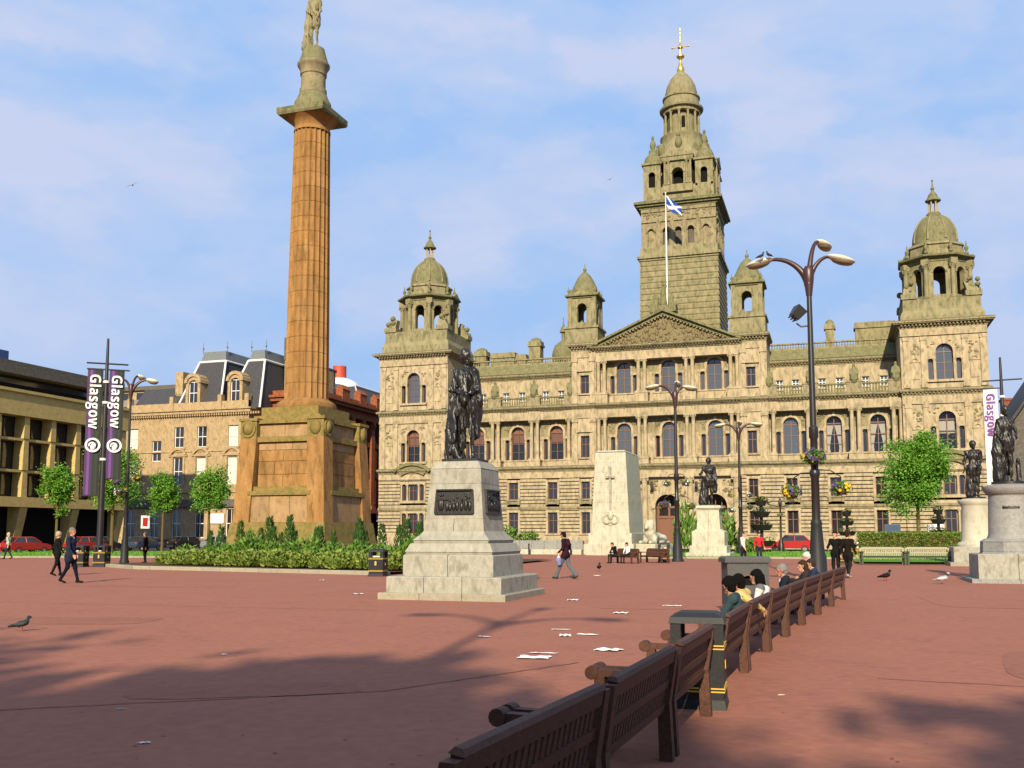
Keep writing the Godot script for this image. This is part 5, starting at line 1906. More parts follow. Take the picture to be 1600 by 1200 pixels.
	for c in [[0, .25, 1.55, 1.55, 2], [.25, .75, 1.3, 1.3, 2], [.75, 1.75, 1.14, 1.14, 2], [1.75, 1.9, 1.1, .9, 1], [1.9, 3.3, .82, .74, 2], [3.3, 3.42, .80, .86, 1], [3.42, 3.6, .92, .86, 1]]:
		block_course(o, c[0], c[1], c[2], c[3], c[4], M.pale_stone, "stone_block", .02)
	bs = B.new()
	bs.box(-.55, .55, 3.6, 3.68, -.5, .5)
	part("bronze_plinth", bs, M.bronze, o)
	j = joints()
	j.face = Vector3(-.3, 0, 1)
	j.er = Vector3(-.3, 1.15, .05); j.wr = Vector3(-.12, 1.0, .2)
	s = part("statue", bronze(j, [[Vector3(-.15, .95, -.05), .14, Vector3(-.22, .1, -.02), .2, W], [Vector3(.17, 1.2, -.08), .1, Vector3(.2, .55, -.08), .12, W]], .025), M.bronze, o, Vector3(0, 3.66, 0), .0)
	s.scale = Vector3.ONE * 1.92
	# two monuments at the right edge
	o = thing("statue_monument", "dark cloaked statue on a round grey pedestal at the right edge of the photo", "monument", Vector3(5.85, 0, -38.3))
	block_course(o, 0, .14, 1.62, 1.62, 2, M.granite_grey, "bottom_step")
	block_course(o, .14, .98, 1.35, 1.35, 2, M.granite, "base_block", .03)
	for l in [[.98, 1.06, 1.12, 1.06], [1.06, 1.4, 1.08, 1.06], [1.4, 1.5, 1.08, .9]]:
		var b := B.new()
		b.lathe([Vector2(l[2] * 1.06, l[0]), Vector2(l[3] * 1.06, l[1]), Vector2(0, l[1])], 8, Vector3.ZERO, 1, 1, PI / 8)
		part("plinth_moulding", b, M.granite_grey, o)
	var dd := B.new()
	dd.lathe([Vector2(.86, 1.5), Vector2(.79, 1.65), Vector2(.73, 3.0), Vector2(.78, 3.06)], 28)
	part("die", dd, M.granite_grey, o)
	dd = B.new()
	dd.lathe([Vector2(.8, 3.06), Vector2(.84, 3.1), Vector2(.95, 3.24), Vector2(.95, 3.32), Vector2(.72, 3.4), Vector2(0, 3.4)], 28)
	part("pedestal_cap", dd, M.granite_grey, o)
	bs = B.new()
	bs.lathe([Vector2(.6, 3.4), Vector2(.6, 3.5), Vector2(0, 3.5)], 20)
	part("bronze_plinth", bs, M.bronze, o)
	o.scale = Vector3(.92, 1, .92)
	# a short line of small raised letters, too far off to read
	var ins := B.new()
	for i in 9:
		var an := -.42 + i * .085
		ins.t = Transform3D(Basis(Vector3.UP, an), Vector3.ZERO)
		ins.box(-.02, .02, 2.55, 2.55 + (.07 if i % 3 else .09), .7, .802)
	part("inscription", ins, M.bronze, o)
	j = joints()
	j.face = Vector3(.5, 0, .9)
	j.er = Vector3(-.29, 1.15, .02); j.wr = Vector3(-.15, .95, .18)
	j.el = Vector3(.27, 1.15, .05); j.wl = Vector3(.2, 1.05, .28)
	s = part("statue", bronze(j, [[Vector3(-.18, 1.35, -.05), .12, Vector3(-.26, .7, -.05), .17, W], [Vector3(-.26, .7, -.05), .16, Vector3(-.24, .1, -.05), .19, W], [Vector3(.1, 1.3, -.12), .12, Vector3(.05, .3, -.2), .14, W], [Vector3(.3, .5, .02), .07, Vector3(.3, .05, .02), .09, W]], .018), M.bronze, o, Vector3(0, 3.47, 0), .1)
	s.scale = Vector3(1.25, 1.55, 1.35)
	o = thing("statue_monument", "slimmer dark statue on a cream drum pedestal behind the right edge monument", "monument", Vector3(7.15, 0, -57.6))
	block_course(o, 0, .2, 1.5, 1.5, 2, M.kerb, "bottom_step")
	block_course(o, .2, 1.0, 1.3, 1.3, 2, M.granite, "base_block", .03)
	for l in [[1.0, 1.25, 1.0, .88]]:
		var b := B.new()
		b.lathe([Vector2(l[2], l[0]), Vector2(l[2], l[0] + .12), Vector2(l[3], l[1]), Vector2(0, l[1])], 24)
		part("plinth_moulding", b, M.pale_stone, o)
	dd = B.new()
	dd.lathe([Vector2(.82, 1.25), Vector2(.76, 1.4), Vector2(.7, 3.1), Vector2(.74, 3.2)], 28)
	part("die", dd, M.pale_stone, o)
	dd = B.new()
	dd.lathe([Vector2(.74, 3.2), Vector2(.86, 3.35), Vector2(.86, 3.45), Vector2(.6, 3.55), Vector2(0, 3.55)], 28)
	part("pedestal_cap", dd, M.pale_stone, o)
	bs = B.new()
	bs.lathe([Vector2(.52, 3.55), Vector2(.52, 3.64), Vector2(0, 3.64)], 20)
	part("bronze_plinth", bs, M.bronze, o)
	j = joints()
	j.face = Vector3(.4, 0, .9)
	j.wl = Vector3(.12, 1.0, .2)
	s = part("statue", bronze(j, [[Vector3(-.1, .9, -.04), .13, Vector3(-.1, .12, -.04), .16, W]], .022), M.bronze, o, Vector3(0, 3.62, 0), 0.0)
	s.scale = Vector3.ONE * 1.72

# ---------------------------------------------------------------- cenotaph
func cenotaph() -> void:
	var c := Vector3(-17.05, 0, -80.0)
	var o := thing("cenotaph", "pale stone cenotaph pylon with a carved cross and sword on its front face", "monument", c)
	for r in [[0, .9, 1.95, 3.4], [.9, 1.75, 1.75, 3.2]]:
		for i in 3:
			var b := B.new()
			b.col = tone(.05)
			b.stone(-r[2] + 2 * r[2] * i / 3.0 + .006, -r[2] + 2 * r[2] * (i + 1) / 3.0 - .006, r[0], r[1], -r[3], r[3], .03)
			part("base_block", b, M.pale_stone, o)
	var y := 1.75
	var i2 := 0
	while y < 8.2:
		var y1 := minf(y + .81, 8.28)
		var n := 2 if i2 % 2 == 0 else 3
		for i in n:
			var b := B.new()
			b.col = tone(.05)
			var w0 := lerpf(1.55, 1.24, (y - 1.75) / 6.5); var w1 := lerpf(1.55, 1.24, (y1 - 1.75) / 6.5)
			var d0 := lerpf(3.0, 2.75, (y - 1.75) / 6.5); var d1 := lerpf(3.0, 2.75, (y1 - 1.75) / 6.5)
			b.taper(-w0 + 2 * w0 * i / n + .005, -w0 + 2 * w0 * (i + 1) / n - .005, -d0, d0, y + .006, -w1 + 2 * w1 * i / n + .005, -w1 + 2 * w1 * (i + 1) / n - .005, -d1, d1, y1)
			part("stone_block", b, M.pale_stone, o)
		y = y1
		i2 += 1
	var t := B.new()
	t.taper(-1.24, 1.24, -2.75, 2.75, 8.28, -1.05, 1.05, -2.5, 2.5, 8.42)
	part("top_slab", t, M.pale_stone, o)
	# cross with a sword, standing proud of the front
	t = B.new()
	t.t = Transform3D(Basis(Vector3.RIGHT, .038), Vector3(0, 3.4, 2.9))
	t.box(-.09, .09, .4, 3.6, -.1, .07)
	t.box(-.36, .36, 2.75, 2.93, -.1, .068)
	t.ball(Vector3(0, 2.85, .05), Vector3(.17, .17, .07), 12, 6)
	t.ball(Vector3(0, 3.6, .03), Vector3(.13, .13, .07), 12, 6)
	t.taper(-.05, .05, 0, .08, -.4, -.09, .09, 0, .08, .4)
	part("cross", t, M.granite, o)
	t = B.new()
	for k in 2:
		for i in 14:
			var a := PI * .5 + (k * 2 - 1) * PI * (i + .5) / 14.0 * .9
			t.ball(Vector3(cos(a) * .62, 2.85 - sin(a) * .42, 2.96), Vector3(.11, .09, .06), 9, 4)
	stuff(part("wreath_carving", t, M.pale_stone, o))
	t = B.new()
	t.ball(Vector3(0, 3.15, 2.96), Vector3(.24, .4, .1), 12, 8)
	t.ball(Vector3(-.3, 2.6, 2.98), Vector3(.28, .2, .1), 12, 6)
	t.ball(Vector3(.3, 2.6, 2.98), Vector3(.28, .2, .1), 12, 6)
	part("coat_of_arms", t, M.pale_stone, o)
	# low terrace walls
	var wl := thing("terrace_wall", "low grey stone wall running left of the cenotaph with end piers", "wall", Vector3(-24.5, 0, -79.2))
	for i in 9:
		var b := B.new()
		b.col = tone(.08)
		b.stone(-5.2 + i * 1.1 + .01, -5.2 + (i + 1) * 1.1 - .01, 0, 1.15, -.3, .3, .04)
		part("stone_block", b, M.granite if i < 3 else M.granite_grey, wl)
		b = B.new()
		b.col = tone(.06)
		b.stone(-5.2 + i * 1.1 + .005, -5.2 + (i + 1) * 1.1 - .005, 0, .42, .32, .85, .03)
		part("plinth_block", b, M.pale_stone, wl)
	for i in 4:
		var b := B.new()
		b.lathe([Vector2(.06, 0), Vector2(.06, .8), Vector2(.09, .85), Vector2(0, .95)], 10)
		var bo := part("bollard", b, M.lamp_black, self, Vector3(-27.6 + i * 3.55, 0, -77.6))
		meta(bo, ["short black bollard before the terrace wall, leftmost of the four", "short black bollard before the terrace wall, second from the left", "short black bollard before the terrace wall just right of the walking person", "short black bollard at the right corner of the cenotaph base"][i], "bollard", "bollards along the cenotaph terrace")
	var w2 := thing("terrace_wall", "low pale stone wall between the walking person and the cenotaph", "wall", Vector3(-20.2, 0, -79.6))
	for i in 3:
		var b := B.new()
		b.stone(-1.3 + i * .8 + .01, -1.3 + (i + 1) * .8 - .01, 0, .85, -.4, .4, .05)
		part("stone_block", b, M.pale_stone, w2)
	lion("white stone lion lying on a block at the left end of the terrace wall", Vector3(-28.6, 0, -78.6), .15)
	lion("white stone lion lying on a block right of the cenotaph", Vector3(-14.0, 0, -79.0), -.25)

func lion(label: String, at: Vector3, turn: float) -> void:
	var o := thing("stone_lion", label, "statue", at, turn)
	var b := B.new()
	b.stone(-.95, .95, 0, .9, -1.7, 1.7, .04)
	part("block", b, M.pale_stone, o)
	b = B.new()
	var W := Color.WHITE
	var c := [
		[Vector3(0, 1.35, -1.0), .44, Vector3(0, 1.45, .2), .40, W], [Vector3(0, 1.5, .3), .48, Vector3(0, 1.8, .55), .46, W],
		[Vector3(0, 2.2, .75), .40, Vector3(0, 2.4, .7), .42, W], [Vector3(0, 2.28, 1.05), .22, Vector3(0, 2.2, 1.25), .17, W],
		[Vector3(-.22, 2.72, .7), .1, Vector3(-.24, 2.78, .7), .07, W], [Vector3(.22, 2.72, .7), .1, Vector3(.24, 2.78, .7), .07, W],
		[Vector3(-.4, 1.5, .5), .22, Vector3(-.42, 1.06, .6), .17, W], [Vector3(-.42, 1.03, .6), .15, Vector3(-.42, 1.02, 1.5), .14, W],
		[Vector3(.4, 1.5, .5), .22, Vector3(.42, 1.06, .6), .17, W], [Vector3(.42, 1.03, .6), .15, Vector3(.42, 1.02, 1.5), .14, W],
		[Vector3(-.42, 1.3, -1.0), .34, Vector3(-.55, 1.15, -.5), .26, W], [Vector3(-.58, 1.02, -.5), .14, Vector3(-.6, 1.0, -.1), .13, W],
		[Vector3(.42, 1.3, -1.0), .34, Vector3(.55, 1.15, -.5), .26, W], [Vector3(.58, 1.02, -.5), .14, Vector3(.6, 1.0, -.1), .13, W],
		[Vector3(.1, 1.2, -1.4), .1, Vector3(.7, 1.0, -1.5), .08, W], [Vector3(.7, 1.0, -1.5), .08, Vector3(.85, .98, -.9), .1, W],
	]
	blob(c, .055, .12, b)
	part("lion", b, M.pale_stone, o)

# ---------------------------------------------------------------- buildings on the left
func left_buildings() -> void:
	# concrete office block, its long side along x = -78
	var o := thing("office_block", "four storey concrete office block with a grid of dark recessed windows", "building", Vector3(-86, 0, -76))
	var zs := -93.6
	var ze := -50.0
	var xf := 8.0   # face, local x
	var b := B.new()
	b.box(-9, xf - 1.5, 0, 17.0, zs + 76.1, ze + 76)
	part("inner_wall", b, M.dark_hole, o)
	b = B.new()
	b.box(-9, xf - .9, 4.6, 17.0, zs + 76.0, zs + 76.3)
	part("end_wall", b, M.concrete, o)
	for l in [[13.6, 15.9, xf + .25, "parapet_beam", "concrete"], [4.4, 5.4, xf + .25, "beam", "concrete"], [11.1, 11.35, xf - .15, "floor_slab", "concrete"], [7.9, 8.15, xf - .15, "floor_slab", "concrete"], [15.9, 16.2, xf + .5, "roof_slab", "concrete"], [17.9, 19.2, xf - .6, "roof_fascia", "grime"]]:
		b = B.new()
		b.box(-9, l[2], l[0], l[1], zs + 76 - .15, ze + 76)
		part(l[3], b, M[l[4]], o)
	b = B.new()
	b.box(-8, xf - 2.2, 16.2, 17.9, zs + 76.4, ze + 76)
	part("top_storey_glazing", b, M.glass_dark, o)
	var z := zs + .3
	var i := 0
	while z < ze:
		for st in [[5.4, 7.9], [8.15, 11.1], [11.35, 13.6]]:
			b = B.new()
			b.taper(xf - 1.3, xf, z + 76 - .38, z + 76 + .38, st[0], xf - 1.3, xf, z + 76 - .3, z + 76 + .3, st[1])
			part("mullion_pier", b, M.concrete, o)
			b = B.new()
			b.box(xf - 1.5, xf - 1.35, st[0] + .02, st[1] - .02, z + 76 + .4, z + 76 + 3.2)
			b.box(xf - 1.36, xf - 1.3, st[0], st[1], z + 76 + 1.7, z + 76 + 1.8)
			var w := part("window", b, M.frame_dark, o)
			b = B.new()
			b.box(xf - 1.34, xf - 1.32, st[0] + .25, st[1] - .25, z + 76 + .55, z + 76 + 1.65)
			b.box(xf - 1.34, xf - 1.32, st[0] + .25, st[1] - .25, z + 76 + 1.9, z + 76 + 3.1)
			part("pane", b, M.glass_dark, w)
		if i % 2 == 0:
			b = B.new()
			b.taper(xf - 2.2, xf - .9, z + 76 - .5, z + 76 + .5, 0, xf - 2.2, xf + .1, z + 76 - .5, z + 76 + .5, 4.4)
			part("ground_pier", b, M.concrete, o)
		z += 3.6
		i += 1
	b = B.new()
	b.box(xf - 5, xf - 4, 0, 4.4, zs + 76.2, ze + 76)
	part("shopfront", b, M.glass_dark, o)
	b = B.new()
	b.box(0, 5, 19.2, 20.6, -3, 3)
	part("roof_hut", b, flat("blue_hut", L(.03, .06, .22), .5), o)
	# victorian hotel with a mansard roof
	hotel()
	# red sandstone range beyond the column
	red_range()
	# pale office roofs far behind
	o = thing("office_building", "long low pale office roof with plant rooms behind the mansard roof", "building", Vector3(-108, 0, -150))
	b = B.new()
	b.box(-22, 24, 0, 24, -8, 8)
	part("wall", b, M.hotel_stone, o)
	b = B.new()
	b.box(-22.4, 24.4, 24, 25.2, -8.4, 8.4)
	part("parapet", b, M.paving, o)
	b = B.new()
	b.box(-19, 18, 25.2, 27.2, -6, 6)
	part("plant_room", b, M.hotel_stone, o)
	b = B.new()
	b.box(-19.5, 18.5, 27.2, 27.9, -6.5, 6.5)
	part("roof_edge", b, M.grime, o)
	for x in [2, 7]:
		b = B.new()
		b.lathe([Vector2(.35, 27.9), Vector2(.35, 31)], 10, Vector3(x, 0, 0))
		part("flue", b, M.white, o)
	for x in range(-18, 22, 4):
		b = B.new()
		b.box(x, x + 2.2, 25.5, 26.8, 5.98, 6.1)
		part("window", b, M.white if x % 8 == 0 else M.glass_dark, o)
	# white drum with a red cap far down the street
	o = thing("roof_lantern_tower", "round white glazed rooftop drum with a red chimney far behind the column", "tower", Vector3(-98, 0, -182))
	b = B.new()
	b.box(-6, 7, 0, 22, -6, 6)
	part("wall", b, M.grime, o)
	b = B.new()
	b.lathe([Vector2(4.6, 22), Vector2(4.8, 27.5), Vector2(5.4, 27.6), Vector2(5.4, 28.1), Vector2(4.9, 28.3), Vector2(4.6, 32), Vector2(3.6, 33.4), Vector2(1.8, 34.2), Vector2(0, 34.3)], 16)
	part("drum", b, M.white, o)
	for k in 12:
		b = B.new()
		b.t = Transform3D(Basis(Vector3.UP, TAU * k / 12), Vector3.ZERO)
		b.box(-.65, .65, 28.8, 31.2, 4.5, 4.85)
		part("pane", b, M.glass_sky if k % 5 else flat("red_panel", L(.5, .03, .03), .5), o)
	b = B.new()
	b.lathe([Vector2(1.45, 34), Vector2(1.4, 36.8), Vector2(0, 36.9)], 14)
	part("chimney", b, flat("chimney_red", L(.5, .06, .03), .6), o)
	o = thing("dark_block", "plain dark brick block rising behind the right side of the column shaft", "building", Vector3(-99.8, 0, -168))
	b = B.new()
	b.box(-7, 5.2, 0, 34, -6, 6)
	part("wall", b, M.grime, o)
	b = B.new()
	b.box(-7.2, 5.4, 34, 34.5, -6.2, 6.2)
	part("parapet", b, M.slate, o)

func house_window(o: Node, T: Transform3D, x: float, y0: float, y1: float, w: float, blind: bool) -> void:
	var f := B.new()
	f.t = T
	var e := .09
	f.box(x - w / 2, x - w / 2 + e, y0, y1, -.12, .02)
	f.box(x + w / 2 - e, x + w / 2, y0, y1, -.12, .02)
	f.box(x - w / 2 + e, x + w / 2 - e, y1 - e, y1, -.12, .02)
	f.box(x - w / 2 + e, x + w / 2 - e, y0, y0 + e, -.12, .02)
	f.box(x - w / 2 + e, x + w / 2 - e, (y0 + y1) / 2 - .05, (y0 + y1) / 2 + .05, -.1, .04)
	f.box(x - .03, x + .03, y0 + e, y1 - e, -.1, .015)
	var w_ := part("window", f, M.white, o)
	var g := B.new()
	g.t = T
	g.box(x - w / 2 + e, x + w / 2 - e, y0 + e, y1 - e, -.11, -.06)
	part("pane", g, M.curtain if blind else M.glass_dark, w_)

func hotel() -> void:
	var o := thing("mansard_hotel", "sandstone hotel with a steep slate mansard roof and dormers behind the trees", "building", Vector3(-82, 0, -124))
	var T := Transform3D(Basis.IDENTITY, Vector3(0, 0, 12))     # front plane z = -112
	var x0 := -11.2; var x1 := 8.3
	var holes := []
	var xs := [-2.6, 1.05, 5.95]
	var rows := [[13.4, 16.2], [8.3, 12.0], [1.2, 5.0]]
	var b := B.new()
	# wall as piers and bands round the openings
	var wx := []
	for x in [-10.1, -6.2] + xs: wx.append(x)
	var full := [x0]
	for x in wx: full.append_array([x - .75, x + .75])
	full.append(x1)
	for i in range(0, full.size(), 2):
		b = B.new()
		b.t = T
		b.col = tone(.05)
		b.box(full[i], full[i + 1], 0, 17.6, -.5, 0)
		part("wall_pier", b, M.hotel_stone, o)
	for x in wx:
		var rr := rows
		if x == -6.2: rr = [[11.6, 14.4], [7.4, 9.6], [1.2, 5.0]]
		var y := 17.6
		for r in rr:
			b = B.new()
			b.t = T
			b.col = tone(.05)
			b.box(x - .75, x + .75, r[1], y, -.5, -.003)
			part("wall_panel", b, M.hotel_stone, o)
			y = r[0]
			house_window(o, Transform3D(Basis.IDENTITY, Vector3(0, 0, 11.8)), x, r[0], r[1], 1.5, (x > 5 and r[0] > 6) or (x == 1.05 and r[0] == 8.3) or (x > 0 and r[0] < 3 and rng.randf() < .5) or (x == -10.1 and r[0] > 6))
		b = B.new()
		b.t = T
		b.box(x - .75, x + .75, 0, y, -.5, -.003)
		part("wall_panel", b, M.hotel_stone, o)
	for x in xs:
		b = B.new()
		b.t = T
		b.ring(x, 11.9, 1.15, 1.5, -.1, .3, PI * .12, PI * .88, 10)
		b.box(x - 1.5, x + 1.5, 12.15, 12.4, -.1, .2)
		b.box(x - 1.1, x - .78, 8.3, 12.1, -.1, .12)
		b.box(x + .78, x + 1.1, 8.3, 12.1, -.1, .12)
		b.box(x - 1.1, x + 1.1, 13.15, 13.4, -.1, .15)
		part("window_surround", b, M.hotel_stone, o)
	b = B.new()
	b.t = T
	b.box(x0 + .1, x1 - .1, 0, 17.5, -13.9, -.9)
	part("inner_wall", b, M.dark_hole, o)
	b = B.new()
	b.t = T
	b.box(x1 - .3, x1, 0, 17.6, -14, -.5)
	b.box(x0, x0 + .3, 0, 17.6, -14, -.5)
	part("side_wall", b, M.hotel_stone, o)
	for i in 3:
		house_window(o, Transform3D(Basis(Vector3.UP, PI / 2), Vector3(x1 + .12, 0, 8 - i * 4)), 0, 13.4, 16.2, 1.3, false)
		house_window(o, Transform3D(Basis(Vector3.UP, PI / 2), Vector3(x1 + .12, 0, 8 - i * 4)), 0, 8.3, 12.0, 1.3, i == 1)
	for l in [[17.6, 17.9, .15], [17.9, 18.3, .5], [18.3, 18.5, .7], [7.2, 7.5, .2], [12.75, 12.95, .12]]:
		b = B.new()
		b.t = T
		b.box(x0 - (l[2] if l[0] > 16 else 0.0), x1 + (l[2] if l[0] > 16 else 0.0), l[0], l[1], -14 if l[0] > 16 else -.2, l[2])
		part("cornice" if l[0] > 16 else "string_course", b, M.hotel_stone, o)
	b = B.new()
	b.t = T
	for i in 56: b.box(x0 + .2 + i * .38, x0 + .4 + i * .38, 17.6, 17.9, .15, .4)
	stuff(part("corbels", b, M.hotel_stone, o))
	b = B.new()
	b.t = T
	b.box(x0, x1, 18.5, 19.5, -.4, .1)
	for x in [-11.2, -4.2, 3.5, 7.7]: b.box(x, x + .6, 18.5, 20.4, -.5, .22)
	part("parapet", b, M.hotel_stone, o)
	# two mansard pavilions, their hips edged in pale lead
	for p in [[-3.7, 3.4, 25.5], [4.1, 9.6, 25.3]]:
		b = B.new()
		b.t = T
		var mx: float = .95
		b.taper(p[0], p[1], -12, -.5, 18.5, p[0] + 2.3 * mx, p[1] - .7, -10, -2.6, p[2])
		part("mansard_roof", b, M.slate, o)
		b = B.new()
		b.t = T
		var tops := [Vector3(p[0] + 2.3 * mx, p[2], -2.6), Vector3(p[1] - .7, p[2], -2.6)]
		b.tube([Vector3(p[0], 18.5, -.5), tops[0]], [.16, .16], 6)
		b.tube([Vector3(p[1], 18.5, -.5), tops[1]], [.16, .16], 6)
		b.tube([tops[0], tops[1]], [.18, .18], 6)
		b.tube([tops[1], Vector3(p[1] - .7, p[2], -10)], [.18, .18], 6)
		part("lead_hip", b, M.white, o)
		b = B.new()
		b.t = T
		b.taper(p[0] + 2.3, p[1] - .7, -10, -2.6, p[2], p[0] + 2.6, p[1] - 1.0, -9.6, -3.0, p[2] + 1.5)
		part("roof_cresting", b, M.lead, o)
		for q in [p[0] + 2.4, p[1] - .8]:
			b = B.new()
			b.t = T
			b.tube([Vector3(q, p[2] + 1.3, -3.0), Vector3(q, p[2] + 2.9, -3.0)], [.06, .03], 6)
			b.ball(Vector3(q, p[2] + 2.0, -3), Vector3.ONE * .14)
			part("finial", b, M.lead, o)
	b = B.new()
	b.t = T
	b.taper(x0, -3.7, -10, -.5, 18.5, x0, -3.7, -8, -3.4, 22.2)
	part("slate_roof", b, M.slate, o)
	for x in [-.65, 6.0]:
		b = B.new()
		b.t = T
		b.box(x - 1.15, x - .72, 18.9, 22.1, -2.2, -.05)
		b.box(x + .72, x + 1.15, 18.9, 22.1, -2.2, -.05)
		b.arch(x - 1.15, x + 1.15, 22.1, 23.0, x, .72, 21.9, -2.2, -.05)
		b.ring(x, 22.2, .9, 1.35, -1.8, .15, .0, PI, 10)
		b.box(x - 1.3, x + 1.3, 18.6, 19.3, -1.5, .06)
		part("dormer", b, M.hotel_stone, o)
		house_window(o, Transform3D(Basis.IDENTITY, Vector3(0, 0, 11.7)), x, 19.3, 22.4, 1.44, false)
	for c in [[10.6, -8, 2.6, 29.2], [-4.6, -3.4, 1.0, 24.3], [12.6, -12, 2, 25.0]]:
		b = B.new()
		b.t = T
		b.box(c[0] - c[2] / 2, c[0] + c[2] / 2, 10, c[3] - 3.2, c[1] - 1, c[1] + 1)
		part("chimney_stack", b, M.hotel_stone, o)
		b = B.new()
		b.t = T
		b.box(c[0] - c[2] / 2 - .1, c[0] + c[2] / 2 + .1, c[3] - 3.2, c[3], c[1] - 1.1, c[1] + 1.1)
		part("chimney_top", b, M.grime if c[3] > 28 else M.hotel_stone, o)
	for x in [9.8, 10.7, 11.3]:
		b = B.new()
		b.t = T
		b.lathe([Vector2(.28, 29.2), Vector2(.25, 31.8)], 10, Vector3(x, 0, -8))
		part("flue", b, M.white, o)
	b = B.new()
	b.t = T
	b.box(2.6, 5.0, 3.1, 4.4, .1, .2)
	part("notice_board", b, M.white, o)
	b = B.new()
	b.t = T
	b.box(x0 - .2, x1 + .2, 5.3, 6.3, -.2, .35)
	b.box(x0, x1, 0, 1.0, -.2, .25)
	part("ground_storey_band", b, M.grime, o)

func red_range() -> void:
	var o := thing("red_sandstone_range", "dark red sandstone commercial building with tall piers seen between the column and the civic hall", "building", Vector3(-74, 0, -138))
	var xf := 8.0
	var b := B.new()
	b.box(-8, xf - .8, 0, 17.0, -22, 21.7)
	part("inner_wall", b, M.dark_hole, o)
	b = B.new()
	b.box(-8, xf - .1, 0, 16.4, 21.6, 22)
	part("end_wall", b, M.red_stone, o)
	for i in 13:
		var z := 21.4 - i * 3.4
		b = B.new()
		b.box(xf - .9, xf, 4.8, 15.4, z - .55, z + .55)
		b.box(xf - .9, xf + .25, 4.4, 4.9, z - .65, z + .65)
		part("pier", b, M.red_stone, o)
		for l in [[5.0, 8.4], [9.1, 12.2], [12.8, 15.2]]:
			b = B.new()
			b.box(xf - .75, xf - .62, l[0], l[1], z - 2.85, z - .55)
			var w := part("window", b, M.timber_red, o)
			b = B.new()
			b.box(xf - .63, xf - .58, l[0] + .2, l[1] - .2, z - 2.6, z - 1.8)
			b.box(xf - .63, xf - .58, l[0] + .2, l[1] - .2, z - 1.6, z - .8)
			part("pane", b, M.glass_dark, w)
		for l in [[8.4, 9.1], [12.2, 12.8]]:
			b = B.new()
			b.box(xf - .7, xf - .25, l[0], l[1], z - 2.85, z - .55)
			part("spandrel_panel", b, M.red_stone, o)
		b = B.new()
		b.ball(Vector3(xf + .1, 15.0, z), Vector3(.3, .5, .4), 10, 6)
		part("capital", b, M.red_stone, o)
	for l in [[15.4, 16.4, .2], [16.4, 16.8, .8], [16.8, 17.1, 1.1], [4.0, 4.45, .4], [17.1, 17.7, -.2]]:
		b = B.new()
		b.box(-8, xf + l[2], l[0], l[1], -22, 22.0 + maxf(l[2], 0.0))
		part("cornice" if l[0] > 15 else "fascia", b, M.red_stone, o)
	for i in 6:
		b = B.new()
		b.box(xf - 1.2, xf - .1, 17.1, 18.6, 12 - i * 5.5, 14.2 - i * 5.5)
		b.prism(PackedVector2Array([Vector2(xf - 1.3, 18.6), Vector2(xf, 18.6), Vector2(xf - .65, 19.2)]), 12 - i * 5.5, 14.2 - i * 5.5)
		part("roof_gablet", b, M.red_stone, o)
	b = B.new()
	b.box(-6, xf - 2, 17.5, 17.8, -22, 21)
	b.taper(-6, xf - 1.6, -22, 6, 17.75, -4, xf - 4, -20, 3, 20.4)
	part("slate_roof", b, M.slate, o)
	b = B.new()
	b.tube([Vector3(xf - 1.6, 17.8, 6), Vector3(xf - 4, 20.5, 3), Vector3(xf - 4, 20.5, -20)], [.14, .14, .14], 6)
	part("lead_hip", b, M.white, o)
	b = B.new()
	b.lathe([Vector2(1.9, 14), Vector2(1.9, 16.6), Vector2(1.6, 17.4), Vector2(.8, 18.1), Vector2(0, 18.4)], 14, Vector3(xf - 1.9, 0, 20.8))
	part("corner_dome", b, M.lead, o)
	# clock on the corner, cream rim and face
	b = B.new()
	b.t = Transform3D(Basis.IDENTITY, Vector3(xf - 4, 16.5, 22.05))
	b.ring(0, 0, .0, 1.1, 0, .12, 0, TAU, 20)
	part("pale_roundel", b, M.curtain, o)
	o.scale = Vector3(1, 1.2, 1)
	for i in 3:
		var sh := B.new()
		sh.box(xf + .02, xf + .12, 3.0, 3.9, 18 - i * 9, 21 - i * 9)
		part("shop_sign", sh, M.white, o)

